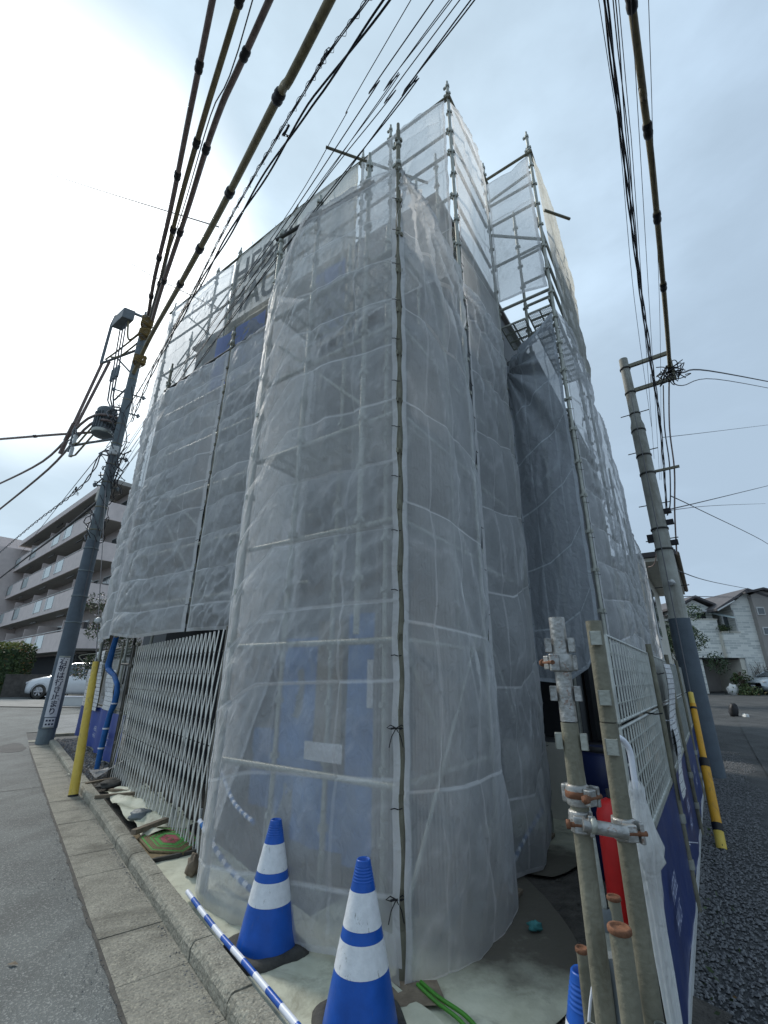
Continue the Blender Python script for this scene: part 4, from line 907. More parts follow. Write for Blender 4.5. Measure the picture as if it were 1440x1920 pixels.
# cross arms with struts
ltube([h(12.0), h(12.15) + LF2 * 2.0 + LFT * .4], 0.045, 'equip', 'cross_arm', 8)
ltube([h(10.9), h(12.05) + LF2 * 1.1 + LFT * .25], 0.03, 'equip', 'arm_strut', 8)
ltube([h(12.15) + LF2 * 2.0 + LFT * .4, h(13.9) + LF2 * 2.0 + LFT * .4, h(14.2) + LF2 * 1.8 + LFT * .4, h(13.9) + LF2 * .8 + LFT * .4, h(13.3) + LFT * 0.1], 0.05, 'equip', 'top_frame', 8)
ltube([h(10.6), h(10.4) + LF2 * 1.1], 0.03, 'equip', 'cross_arm', 8)
MB().box(h(13.45) + LF2 * 0.75 + LFT * .45, (0.85, 0.36, 0.42), (LF2, LFT, UP)).build('switch_box', MT['equip'], ldr, bevel=0.02)
for k in range(3):
    x = 0.55 + k * 0.22
    ltube([h(13.2) + LF2 * x + LFT * .4, h(11.4) + LF2 * (x - .05) + LFT * .3], 0.022, 'cable_grey', 'lead')
    ltube([h(11.4) + LF2 * (x - .05) + LFT * .3, h(10.95) + LF2 * (x - .08) + LFT * .3], 0.05, 'equip', 'bushing', 8)
    ltube([h(10.95) + LF2 * (x - .08) + LFT * .3, h(10.2) + LF2 * (x * .9) + LFT * .25, h(9.6) + LF2 * 0.75, h(9.2) + LF2 * 0.4], 0.025, 'cable_grey', 'lead')
# transformer
TC = h(8.75) + LF2 * 0.62 + LFT * 0.25
tf = MB().lathe(TC, [(0.02, 0), (0.27, 0.02), (0.30, 0.08), (0.30, 0.18), (0.28, 0.2), (0.28, 0.85), (0.30, 0.9), (0.27, 0.97), (0.03, 1.0)], 24).build('transformer', MT['equip'], ldr)
fn = MB()
for k in range(22):
    an = 2 * PI * k / 22; d = Vector((math.cos(an), math.sin(an), 0)); fn.box(TC + d * 0.30 + UP * 0.5, (0.055, 0.014, 0.58), (d, UP.cross(d), UP))
fn.build('cooling_fins', MT['equip'], tf)
MB().lathe(TC + UP * 0.05, [(0.305, 0), (0.315, 0.02), (0.315, 0.1), (0.305, 0.12)], 24).build('base_ring', MT['galv'], tf)
for k in (-1, 0, 1): MB().lathe(TC + UP * 0.95 + LF2 * 0.14 * k, [(0.02, 0), (0.05, 0.03), (0.03, 0.06), (0.05, 0.09), (0.02, 0.14)], 10).build('bushing', MT['porcelain'], tf)
ltube([h(8.55), h(8.6) + LF2 * 1.0 + LFT * .4, h(8.75) + LF2 * 2.1 + LFT * .6], 0.04, 'equip', 'support_arm', 8)
E1 = h(8.95) + LF2 * 2.1 + LFT * .6
ltube([E1 - UP * 0.4, E1 + UP * 0.6], 0.03, 'equip', 'arm_post', 8)
for k, off in enumerate((Vector((0, 0, 0.1)), Vector((0, 0, -0.35)))):
    ltube([E1 + off - LF2 * 0.35, E1 + off - LF2 * 0.35 - UP * 0.34], 0.055, 'porcelain', 'fuse', 8)
    ltube([E1 + off - LF2 * 0.35, E1 + off + UP * 0.28 - LF2 * 0.2, E1 + off + UP * 0.3 + LF2 * 0.1], 0.03, 'cable_grey', 'lead')
    ltube([E1 + off - LF2 * 0.35 - UP * 0.33, E1 + off - UP * 0.42 - LF2 * 0.8, TC + UP * (1.0 - 0.5 * k) + LF2 * 0.2], 0.03, 'cover', 'lead')
ltube([E1 - LF2 * .5 + UP * .1, E1 + LF2 * .6 + UP * .1], 0.02, 'equip', 'insulator_bar'); ltube([E1 - LF2 * .5 - UP * .3, E1 + LF2 * .4 - UP * .3], 0.02, 'equip', 'insulator_bar')
for p0, p1 in ((E1 + LF2 * .5 + UP * .2, E1 + LF2 * .75 - UP * .25), (E1 + LF2 * .2 + UP * .75, E1 + LF2 * .6 + UP * .2)): ltube([p0, p1], 0.07, 'cover2', 'insulator_cover', 8)
FA = h(12.1) + LF2 * 1.9 + LFT * .4; FB = h(11.95) + LF2 * 1.35 + LFT * .35
ltube([FA, E1 + UP * 0.75 + LF2 * .2], 0.05, 'cover2', 'feeder_cover', 8); ltube([FB, E1 + UP * 0.3 + LF2 * .1], 0.05, 'cover2', 'feeder_cover', 8)
# rope lashings where the covered cables end, drooping tan leads to the switch
for c_, n_w in (((-8.02, 11.95, 12.75), 9), ((-8.05, 12.0, 12.35), 7), ((-8.0, 12.0, 11.25), 8)):
    c_ = Vector(c_)
    for k in range(n_w):
        a_ = k * 0.9; ring = [c_ + UP * (0.035 * (k - n_w / 2)) + Vector((math.cos(2 * PI * j / 10 + a_) * 0.17, math.sin(2 * PI * j / 10 + a_) * 0.17, 0.05 * math.sin(2 * PI * j / 10 * 2 + k))) for j in range(11)]
        ltube(ring, 0.022, 'rope', 'lashing', 5)
for k, (z0, x1, z1) in enumerate(((12.7, 1.7, 12.2), (12.3, 1.2, 12.05), (12.8, 0.5, 13.4))):
    ltube(smooth([h(z0) + camd * .15, h(z0 - .45) + LF2 * x1 * .45 + LFT * .3, h(z1) + LF2 * x1 + LFT * .38], 6), 0.032, 'cover', 'lead', 6)
# tangle of leads round the shaft
rnd = random.Random(11)
for k in range(46):
    z = rnd.uniform(5.8, 10.6); an = rnd.uniform(0, 6.28); pts = []
    for j in range(7):
        an += rnd.uniform(0.1, 0.5); z -= rnd.uniform(0.05, 0.22); rd = 0.15 + rnd.uniform(0.02, 0.14 if k % 3 else 0.34)
        pts.append(PB + Vector((math.cos(an) * rd, math.sin(an) * rd, z)))
    ltube(pts, rnd.choice((0.010, 0.015, 0.022)), rnd.choice(('cable', 'cable_grey', 'cable')), 'loose_lead', 5)
for k in range(9):
    z = 6.0 + k * 0.5; d = camd if k % 2 else -camd; ltube([h(z) + sx_ * 0.1, h(z) + sx_ * (0.34 if k % 2 else -0.34)], 0.012, 'galv_dull', 'step_bolt', 5)
ltube([h(9.5) + camd * .16, h(7.0) + camd * .18, h(3.2) + camd * 0.2 + sx_ * .1], 0.012, 'cable_grey', 'earth_wire')
MB().box(h(6.7) + LF2 * 0.25, (0.22, 0.2, 0.42), (LF2, LFT, UP)).build('junction_box', MT['cream'], ldr, bevel=0.04)
MB().box(h(8.05) + camd * 0.22 + LF2 * .1, (0.2, 0.2, 0.3), (LF2, LFT, UP)).build('arrester', MT['porcelain'], ldr, bevel=0.03)
ltube([h(5.35), h(5.75) + LF2 * 0.75], 0.03, 'equip', 'small_arm', 6); ltube([h(7.3), h(7.5) + LF2 * 0.8], 0.028, 'equip', 'small_arm', 6); ltube([h(8.1), h(8.4) + LF2 * .9], 0.028, 'equip', 'small_arm', 6)

# ------------------------------------------------------------------ overhead cables
def cable(label, pts, r, m='cable', group=None, joints=None, twist=0, loops=None, name='overhead_cable', wob=0.0):
    sp_ = smooth(pts); ln = [0]
    for i in range(1, len(sp_)): ln.append(ln[-1] + (sp_[i] - sp_[i - 1]).length)
    T = ln[-1]
    def at(s):
        for i in range(1, len(sp_)):
            if ln[i] >= s: k = (s - ln[i - 1]) / max(1e-6, ln[i] - ln[i - 1]); return sp_[i - 1].lerp(sp_[i], k), (sp_[i] - sp_[i - 1]).normalized()
        return sp_[-1], (sp_[-1] - sp_[-2]).normalized()
    root = thing(name, label, 'cable', sp_[0], group)
    if twist:
        st = max(60, int(T / 0.12))
        for j in range(twist):
            pts2 = []
            for i in range(st + 1):
                p, d = at(T * i / st); x = d.cross(UP).normalized(); y = x.cross(d); an = i * 0.30 + j * 2 * PI / twist
                wb = 1 + 0.35 * noise.noise(Vector((i * 0.12, j, T)))
                pts2.append(p + (x * math.cos(an) + y * math.sin(an)) * r * 1.1 * wb)
            MB().tube(pts2, r * 0.62, 5).build('strand', MT[m], root)
    else:
        q = [p + Vector((0, 0, 1)) * wob * noise.noise(Vector((i * .3, T, 0))) for i, p in enumerate(sp_)]
        MB().tube(q, r, 10 if r > .03 else 5).build('core', MT[m], root)
    if joints:
        for s in joints:
            p, d = at(s); MB().lathe(p - d * 0.11, [(r, 0), (r * 1.3, 0.02), (r * 1.42, 0.07), (r * 1.25, 0.11), (r * 1.42, 0.15), (r * 1.3, 0.2), (r, 0.22)], 14, d).build('joint', MT['black'], root)
    if loops:
        s0, s1_, nl = loops; pts2 = []; st = nl * 14
        for i in range(st + 1):
            s = s0 + (s1_ - s0) * i / st; p, d = at(s); x = d.cross(UP).normalized(); an = i / 14 * 2 * PI
            pts2.append(p + x * (math.cos(an) * 0.03) + UP * (math.sin(an) * 0.045 - 0.02))
        MB().tube(pts2, 0.0035, 4).build('hanger_spiral', MT['cable_grey'], root)
    return root
TG = 'thick covered cables running from the left utility pole over the street'
cable('thick tan covered cable, leftmost of the bundle from the left pole', [(2.52,-4.48,11.90),(-2.86,3.95,11.90),(-3.96,5.67,11.90),(-5.25,7.68,12.10),(-6.75,9.90,12.50),(-7.92,11.76,12.90)], 0.052, 'cover2', TG, (11.0, 13.3, 16.2, 18.2))
cable('thick tan covered cable, second from left in the bundle from the left pole', [(3.48,-4.14,11.90),(-2.41,3.94,11.90),(-3.67,5.67,11.90),(-4.98,7.54,12.10),(-6.68,10.09,12.50),(-7.84,11.78,12.80)], 0.052, 'cover', TG, (10.0, 12.6, 15.2, 17.6))
cable('thick dark covered cable, third from left in the bundle from the left pole', [(4.61,-3.62,11.90),(-1.93,3.94,11.90),(-3.35,5.58,11.90),(-4.84,7.67,12.10),(-6.60,10.10,12.30),(-7.69,11.68,12.60)], 0.056, 'cover2', TG, (10.9, 12.9, 15.4, 17.4))
cable('thickest covered cable, nearest the scaffold in the bundle from the left pole', [(5.51,-4.63,9.60),(-0.74,3.06,9.60),(-1.64,4.16,9.80),(-3.31,6.32,10.40),(-4.97,8.35,10.80),(-7.36,11.29,11.60),(-8.26,12.23,10.90)], 0.062, 'cover', TG, (11.4, 13.7, 15.6, 17.2))
cable('thin wire running between the thick covered cables and the lamp pole', [(3.0,-4.3,12.0),(-2.2,3.94,12.0),(-3.5,5.6,12.0),(-4.9,7.6,12.15),(-6.65,10.0,12.4),(-7.8,11.7,12.7)], 0.012, 'cable_grey', None)
cable('black cable carried in a looping wire spiral beside the thickest cable', [(7.03,-4.20,8.60),(-0.23,2.67,8.60),(-0.76,3.17,8.60),(-2.44,5.07,8.60),(-4.11,7.25,9.00),(-6.91,10.74,9.40),(-8.2,12.2,9.5)], 0.010, 'cable', None, None, 3, (8.0, 18.0, 46))
cable('lumpy black telephone cable crossing in front of the cream banner corner', [(7.06,-4.50,8.30),(-0.02,2.56,8.30),(-1.14,3.68,8.30),(-3.02,5.83,8.40),(-5.75,9.25,8.80),(-8.07,12.42,9.20)], 0.021, 'cable', None, None, 2)
TW = 'thin wires crossing in front of the scaffold'
cable('highest of the thin wires crossing in front of the scaffold', [(6.30,-5.60,7.60),(0.21,2.29,7.60),(-0.52,3.23,7.50),(-1.51,4.46,7.40),(-4.42,7.88,7.60),(-8.16,12.24,7.60)], 0.0045, 'cable', TW)
cable('second highest thin wire crossing in front of the scaffold', [(6.99,-5.22,7.40),(0.41,2.21,7.40),(-0.15,2.84,7.30),(-1.47,4.38,7.20),(-3.18,6.40,7.40),(-8.14,12.19,7.40)], 0.006, 'cable', TW)
cable('twisted pair of wires crossing in front of the scaffold', [(7.28,-5.13,7.20),(0.55,2.13,7.20),(0.07,2.65,7.10),(-1.09,3.93,7.00),(-2.50,5.60,7.10),(-8.40,12.53,7.20)], 0.007, 'cable', TW, None, 2)
cable('fourth thin wire crossing in front of the scaffold', [(7.27,-5.28,7.10),(0.62,2.09,7.10),(0.04,2.73,7.00),(-0.77,3.54,6.90),(-1.84,4.80,6.90),(-3.83,7.09,7.00),(-8.60,12.92,7.10)], 0.005, 'cable', TW)
cable('lowest twisted black wire passing just above the near bay top rail', [(7.27,-5.36,6.90),(0.70,2.02,6.90),(0.26,2.51,6.80),(-0.64,3.50,6.75),(-1.64,4.62,6.80),(-3.61,6.96,6.90),(-8.74,13.09,6.90)], 0.010, 'cable', TW, None, 2)
RG = 'cables running along the alley to the pale pole'
cable('thick tan covered cable reaching the double arm of the pale right pole', [(-3.25,-5.67,8.20),(2.51,2.50,8.20),(3.04,3.26,8.20),(3.65,4.12,8.25),(4.69,5.67,8.30),(5.70,7.19,8.35),(6.61,8.58,8.40)], 0.041, 'cover', RG, (10.0, 11.75, 13.2, 14.8))
cable('heavy twisted black cable left of the tan cable on the right', [(-3.47,-6.31,7.20),(1.91,2.13,7.20),(2.56,3.15,7.20),(3.63,4.83,7.20),(4.63,6.35,7.20),(6.26,8.85,7.00),(7.17,10.63,5.60)], 0.016, 'cable', RG, None, 3)
cable('twisted black pair between the heavy twisted cable and the tan cable', [(-3.31,-6.42,7.10),(1.95,2.09,7.10),(2.73,3.35,7.10),(4.20,5.75,7.10),(5.70,8.01,7.00),(7.16,10.33,6.80)], 0.009, 'cable', RG, None, 2)
cable('straight thin wire hidden between the twisted cables on the right', [(-3.31,-6.46,7.00),(1.95,2.05,7.00),(2.72,3.29,7.00),(4.42,6.12,7.00),(7.01,10.42,7.00)], 0.004, 'cable_grey', RG)
cable('thin wire, leftmost of those running to the pale right pole', [(-3.58,-6.04,7.60),(1.98,2.28,7.60),(2.71,3.37,7.60),(4.17,5.80,7.60),(6.40,9.35,7.30)], 0.004, 'cable', RG)
cable('thin wire, rightmost of those running to the pale right pole', [(-2.48,-6.06,8.20),(2.69,2.50,8.20),(3.49,3.83,8.20),(5.53,7.18,8.20),(7.67,11.31,6.80)], 0.004, 'cable', RG)
cable('thin wire passing just behind the tan cable on the right', [(-2.58,-5.76,7.70),(2.61,2.79,7.70),(3.99,5.07,7.70),(5.11,6.92,7.70),(7.78,11.53,6.90)], 0.004, 'cable', RG)
LG = 'wires leaving the left pole towards the left edge'
cable('mauve covered cable leaving the left pole level to the left edge', [(-8.5,12.5,9.15),(-9.40,13.16,9.27),(-11.83,14.08,9.64),(-17.5,16.9,10.9)], 0.045, 'cover2', LG, (1.2, 5.0))
cable('upper sloping mauve covered cable left of the transformer', [(-8.5,12.4,9.3),(-9.61,12.58,9.39),(-13.73,16.22,9.64),(-20.5,21.5,10.7)], 0.042, 'cover2', LG)
cable('lower sloping covered cable left of the transformer', [(-8.5,12.4,9.1),(-9.52,12.64,9.22),(-13.51,16.33,9.34),(-20.5,22.0,9.25)], 0.042, 'cover2', LG)
cable('slack bundled cable dropping left below the transformer cables', [(-8.4,12.4,8.1),(-8.85,12.52,8.10),(-10.86,14.74,7.87),(-18.85,22.81,9.10),(-30,33.5,9.8)], 0.03, 'cable_grey', LG, None, 2)
cable('thin slack wire alongside the bundled cable at the left', [(-8.4,12.4,8.2),(-8.77,12.49,8.18),(-12.86,16.74,8.24),(-30,36,11.0)], 0.012, 'cable', LG)
cable('dark cable crossing in front of the apartment block balconies', [(-8.4,12.5,6.8),(-8.75,12.98,6.85),(-13.06,17.22,6.93),(-20.71,25.36,7.98),(-32,36.5,8.5)], 0.045, 'cable', LG)
cable('high single wire reaching the cables from the upper left edge', [(-4.31,8.26,12.42),(-17.12,17.15,27.30),(-34.56,26.63,44.90),(-45,32,55)], 0.02, 'cable_grey', None)
cable('high paired wire crossing the bright sky below the single wire', [(-4.62,9.36,10.88),(-10.33,15.15,18.28),(-22.03,24.98,32.08),(-38,36,47)], 0.02, 'cable_grey', None, None, 2)
RR = 'wires leaving the pale pole to the right edge'
cable('slack black service wire leaving the double arm to the right edge', [(6.6,8.6,8.3),(7.2,9.0,8.6),(10.13,11.57,10.68),(19.0,18.0,15.0)], 0.022, 'cable', RR)
cable('thinner service wire just under the slack black one at the right', [(6.6,8.6,8.1),(7.2,9.1,8.3),(10.30,11.61,10.4),(19.0,18.0,14.6)], 0.012, 'cable', RR)
cable('faint high wire to the right edge from mid pole', [(5.58,7.90,6.17),(10.14,12.23,8.88),(20,20,14.0)], 0.008, 'cable_grey', RR)
cable('double wire rising gently to the right from the lower pole cluster', [(5.86,8.59,4.89),(10.33,12.95,6.93),(22,23,12.0)], 0.013, 'cable', RR)
cable('single wire just below the double wire on the right', [(5.86,8.60,4.87),(10.33,13.03,6.73),(22,24,11.2)], 0.008, 'cable_grey', RR)
cable('wire falling to the right edge from the lower pole cluster', [(5.89,8.50,5.15),(9.83,13.07,6.62),(18.87,21.12,7.91),(24,27,9)], 0.013, 'cable', RR)
cable('low wire from the white insulator towards the far house', [(6.23,9.32,3.78),(13.31,17.82,5.30),(25.76,29.94,7.13),(30,35,7.8)], 0.013, 'cable', RR)
cable('lowest faint wire to the right above the far roofs', [(6.35,9.51,3.27),(25.76,30.04,6.86),(32,36,8)], 0.01, 'cable_grey', RR)
cable('short service wire from the pale pole to the neighbouring eave', [(5.80,8.98,4.68),(6.6,10.6,4.3),(7.0,11.6,4.4)], 0.012, 'cover2', None)
# wire clamp clusters on the lines
for p, lb in (((-4.55, 9.2, 10.9), 'dark wire clamp with looped tails in front of the white top netting'), ((-1.35, 3.85, 8.45), 'small curled clamp on the looping cable high at the top'), ((-3.7, 6.75, 8.95), 'small wire clamp where the high single wire meets the looping cable'), ((-11.2, 15.0, 7.95), 'wire splice hanging left of the lamp pole')):
    k = thing('wire_clamp', lb, 'wire clamp', p); p = Vector(p); s_ = 0.5 if p.x > -4 else 1.0
    MB().tube([p - SD * 0.16 * s_, p + SD * 0.16 * s_], 0.03 * s_, 8).build('clamp_body', MT['cable'], k)
    for j in range(3): MB().tube([p + SD * 0.1 * s_, p + Vector((0.12, 0.05, -0.16 - 0.05 * j)) * s_, p + Vector((-0.1, 0, -0.24 + 0.04 * j)) * s_, p - SD * 0.14 * s_], 0.008 * s_, 5).build('tail', MT['cable'], k)

# ================================================================== RIGHT POLE
PB2 = Vector((5.9, 9.1, 0)); rp = thing('utility_pole', 'pale concrete utility pole in the alley with a double arm at its top', 'utility pole', PB2)
h2 = lambda z: PB2 + UP * z
MB().tube([h2(-0.05), h2(2.75), h2(2.751), h2(7.15)], 0.2, 24, rs=[0.19, 0.18, 0.165, 0.14]).build('shaft', MT['pole2'], rp)
MB().tube([h2(0.0), h2(2.45), h2(2.75)], 0.2, 24, rs=[0.20, 0.19, 0.187]).build('guard_wrap', MT['pole_wrap'], rp)
MB().tube([h2(7.0), h2(7.15), h2(7.3), h2(9.05)], 0.12, 20, rs=[0.145, 0.145, 0.11, 0.097]).build('top_section', MT['pole2'], rp)
ad2 = Vector((0.80, -0.60, 0)).normalized()
for z in (8.75, 8.05): MB().box(h2(z) + ad2 * 0.50 + UP * 0.06, (0.92, 0.07, 0.085), (ad2, ad2.cross(UP), UP)).build('arm', MT['galv_dull'], rp)
MB().box(h2(8.44) + ad2 * 0.92, (0.07, 0.07, 0.72), (ad2, ad2.cross(UP), UP)).build('arm_end_post', MT['galv_dull'], rp)
MB().box(h2(5.95) + ad2 * 0.28, (0.66, 0.05, 0.05), (ad2, ad2.cross(UP), UP)).build('arm', MT['galv_dull'], rp)
for z in (8.74, 8.04, 7.45, 7.0, 6.35, 5.9, 4.6, 4.15, 2.6): 
    rd = 0.109 if z > 7.2 else 0.187 - 0.0065 * z + 0.003
    MB().lathe(h2(z), [(rd, 0), (rd + 0.012, 0.004), (rd + 0.012, 0.04), (rd, 0.044)], 16).build('band', MT['dark_steel'], rp)
for z in (7.5, 6.5, 5.2, 4.4, 3.4):
    MB().tube([h2(z) - ad2 * 0.3, h2(z) + ad2 * 0.3], 0.011, 6).build('step_bolt', MT['dark_steel'], rp)
rnd = random.Random(5)
tg = MB()
for k in range(16):
    p = h2(8.25) + ad2 * (0.75 + rnd.uniform(-.1, .3)); pts = [p + Vector((rnd.uniform(-.16, .16), rnd.uniform(-.16, .16), rnd.uniform(-.25, .25))) for _ in range(5)]
    tg = MB(); tg.tube(smooth(pts, 4), 0.011, 5); tg.build('loose_lead', MT['cable'], rp)
MB().lathe(h2(3.45) - ad2 * 0.0 + camd * 0 + Vector((-0.1, -0.17, 0)), [(0.02, -0.06), (0.055, -0.03), (0.07, 0), (0.055, 0.03), (0.02, 0.06)], 14, (0.3, -0.2, 1)).build('ball_insulator', MT['porcelain'], rp)
MB().tube(smooth([(6.62, 8.66, 8.3), (6.43, 8.8, 6.97), (6.36, 8.87, 5.94), (6.22, 8.97, 4.98), (6.08, 9.0, 4.06)], 5), 0.017, 6).build('drop_cable', MT['cover2'], rp)
MB().tube(smooth([(6.49, 8.76, 8.05), (6.36, 8.86, 7.0), (6.3, 8.9, 6.08), (6.16, 8.95, 5.2), (6.05, 8.98, 4.9)], 5), 0.014, 6).build('drop_cable', MT['cable_grey'], rp)
for z in (5.0, 4.75, 4.3): MB().box(h2(z) + ad2 * 0.2 + Vector((0, 0, 0)), (0.16, 0.1, 0.1), (ad2, ad2.cross(UP), UP)).build('cable_clip', MT['cable'], rp)
MB().box(h2(4.45) - ad2 * 0.2, (0.12, 0.12, 0.16), (ad2, ad2.cross(UP), UP)).build('cable_clip', MT['cable'], rp)
# its guy wire with orange/yellow guard
ag = thing('guy_guard', 'orange and yellow banded guard tube leaning up to the pale pole', 'guard', (3.49, 5.49, 0))
ga = Vector((3.49, 5.49, -0.02)); gb = Vector((5.72, 8.82, 7.9)); gd = gb - ga
def gs(t0, t1, r, m_, nm): MB().tube([ga + gd * t0, ga + gd * t1], r, 14).build(nm, MT[m_], ag)
gs(0, 0.018, 0.047, 'yellow', 'foot_sleeve'); gs(0.0181, 0.026, 0.050, 'black', 'clip_band'); gs(0.0261, 0.088, 0.047, 'orange', 'lower_tube'); gs(0.0881, 0.098, 0.05, 'black', 'clip_band'); gs(0.0981, 0.17, 0.034, 'orange', 'upper_tube'); gs(0.1701, 0.186, 0.030, 'yellow', 'tip'); gs(0.162, 0.165, 0.037, 'black', 'clip_band')
MB().tube([ga + gd * 0.186, gb], 0.007, 6).build('guy_wire', MT['cable_grey'], ag)

# ================================================================== RIGHT MESH FENCE
rf = thing('mesh_fence', 'long wire mesh site fence with a blue banner along its foot beside the alley', 'fence', L(-1.29, 0, 0))
FT = -1.29
def fp(w, z, t=FT): return L(t, w, z)
def mesh_panel(w0, w1, z0, z1, stepw=0.105, stepz=0.085):
    pn = MB()
    for (a, b) in ((fp(w0, z0), fp(w1, z0)), (fp(w0, z1), fp(w1, z1)), (fp(w0, z0), fp(w0, z1)), (fp(w1, z0), fp(w1, z1))): pn.tube([a, b], 0.009, 6)
    o = pn.build('panel_frame', MT['wire'], rf)
    v = MB(); w = w0 + stepw
    while w < w1: v.box(fp(w, (z0 + z1) / 2, FT - 0.004), (0.0075, 0.0075, z1 - z0), (B_, A_, UP)); w += stepw
    z = z0 + stepz
    while z < z1 - 0.02: v.box(fp((w0 + w1) / 2, z, FT + 0.003), (w1 - w0, 0.0065, 0.0065), (B_, A_, UP)); z += stepz
    v.build('mesh_wire', MT['wire'], o, kind='stuff')
for k in range(7):
    w0 = -0.02 + k * 2.1; 
    mesh_panel(w0 + 0.02, w0 + 2.05, 1.40, 1.82); mesh_panel(w0 + 0.02, w0 + 2.05, 0.86, 1.37)
    MB().tube([fp(w0 + 2.08, -0.02, FT - 0.02), fp(w0 + 2.08, 1.9, FT - 0.02)], 0.0243, 10).build('fence_post', MT['galv_dull'], rf)
    MB().box(fp(w0 + 1.02, 0.845), (2.05, 0.03, 0.03), (B_, A_, UP)).build('panel_sill', MT['galv'], rf)
    for z in (0.25, 0.55): MB().tube([fp(w0 + 2.08, z, FT - 0.02), fp(w0 + 2.08, z + 0.06, FT - 0.02)], 0.034, 10).build('post_clip', MT['galv'], rf)
    MB().box(fp(w0 + 1.02, 0.03, FT - 0.015), (2.07, 0.012, 0.05), (B_, A_, UP)).build('bottom_rail', MT['frame'], rf)
# solid grey sheets behind the mesh further along
for k in range(1, 6):
    w0 = 0.2 + k * 2.1
    MB().box(fp(w0 + 0.9, 1.3, FT + 0.03), (1.9, 0.006, 1.0), (B_, A_, UP)).build('infill_sheet', MT['facade_in' if k % 2 else 'equip'], rf)
def fbanner(w0, w1):
    vs = []; fs = []; n, m_ = 70, 10
    for i in range(n + 1):
        for j in range(m_ + 1):
            w = w0 + (w1 - w0) * i / n; z = 0.05 + 0.78 * j / m_
            d = 0.012 * math.sin(w * 4.3) + 0.008 * noise.noise(Vector((w * 4, z * 4, 1)))
            vs.append(L(FT - 0.012 - d * 0.6, w, z))
    for i in range(n):
        for j in range(m_): q = i * (m_ + 1) + j; fs.append((q, q + m_ + 1, q + m_ + 2, q + 1))
    return MB().add(vs, fs, True).build('banner', MT['banner_r'], rf)
for k in range(4):
    b_ = fbanner(-0.02 + k * 2.1, 2.04 + k * 2.1)
    for wq in (0.95,): text_mesh('HEBEL\nHAUS', 0.13, 'banner_lettering', MT['banner_text'], b_, L(FT - 0.035, wq - 0.35 + k * 2.1, 0.48), B_, UP, sx=0.85)
poster(0, 0, 0.85, 0.75, 0, 0.12, 'tall white printed notice tied to the mesh fence at its second post', 'paper', 0.05, P=L(FT - 0.05, 2.55, 1.38), X=B_, N_=-A_)
poster(0, 0, 0.5, 0.5, 0, 0.1, 'white printed sheet with a curled corner lower on the mesh fence', 'paper2', 0.03, P=L(FT - 0.05, 2.3, 0.96), X=B_, N_=-A_)
# cord wraps on the fence
for (w, z) in ((2.1, 1.66), (2.1, 1.28), (2.1, 0.4), (1.2, 1.38)):
    p = fp(w, z, FT - 0.045); MB().tube([p, p + A_ * 0.05 + B_ * .05, p + B_ * 0.1 - UP * 0.01, p - A_ * 0.05 + B_ * .08], 0.005, 5).build('cord', MT['white' if z < 1.3 else 'black'], rf)

# ------------------------------------------------------------------ entrance posts near the camera
def gpost(x, y, top, label, pockets, m='galv_dull', topm='galv_bright', split=1.48, foot=True, group=None):
    b = Vector((x, y, 0)); o = thing('scaffold_post', label, 'pipe', b, group)
    if split: 
        MB().tube([b, b + UP * split], PR, 20).build('lower_pipe', MT[m], o); MB().tube([b + UP * (split + 0.003), b + UP * top], PR - 0.0006, 20).build('upper_pipe', MT[topm], o)
    else: MB().tube([b, b + UP * top], PR, 20).build('pipe', MT[m], o)
    v = Vector((b.x, b.y, 0)).normalized(); s_ = v.cross(UP)
    for z, mm, dirs in pockets:
        for sg_ in dirs:
            d = s_ * sg_ if abs(sg_) == 1 else -v * (1 if sg_ > 0 else -1)
            q = b + UP * z + d * (PR + 0.010); y_ = UP.cross(d); pk = MB()
            # open socket: three plates
            pk.box(q + d * 0.008, (0.004, 0.034, 0.042), (d, y_, UP)); pk.box(q + y_ * 0.015, (0.02, 0.004, 0.042), (d, y_, UP)); pk.box(q - y_ * 0.015, (0.02, 0.004, 0.042), (d, y_, UP))
            pk.build('wedge_socket', MT[mm], o, bevel=0.0012)
    return o
def tube_socket(o, p, r=0.013, h=0.05, m='galv'):
    MB().lathe(p, [(r - 0.003, h), (r, h), (r, 0), (r - 0.003, 0), (r - 0.003, h)], 14).build('socket_ring', MT[m], o)
P1 = Vector((0.555, 1.462, 0)); P2 = Vector((0.672, 1.462, 0))
g1 = gpost(P1.x, P1.y, 1.785, 'left of the two tall entrance pipes, with a shiny zinc top and a rusty coupler', [(1.70, 'galv_bright', (1, -1)), (1.56, 'galv_bright', (1, -1)), (1.43, 'galv', (1, -1))])
g2_ = gpost(P2.x, P2.y, 1.775, 'right of the two tall entrance pipes, plain grey beside the mesh panel', [(1.72, 'galv', (2,)), (1.55, 'galv', (2,)), (1.42, 'galv', (2,))], topm='galv_dull')
v1 = Vector((P1.x, P1.y, 0)).normalized(); s1_ = v1.cross(UP)
for z in (0.74, 0.60): tube_socket(g1, P1 + s1_ * 0.036 + UP * z); tube_socket(g1, P1 - s1_ * 0.036 + UP * (z + 0.02), h=0.04)
for z in (0.78, 0.66, 0.5): tube_socket(g2_, P2 - s1_ * -0.0 - v1 * 0.036 + UP * z + s1_ * 0.01, h=0.05)
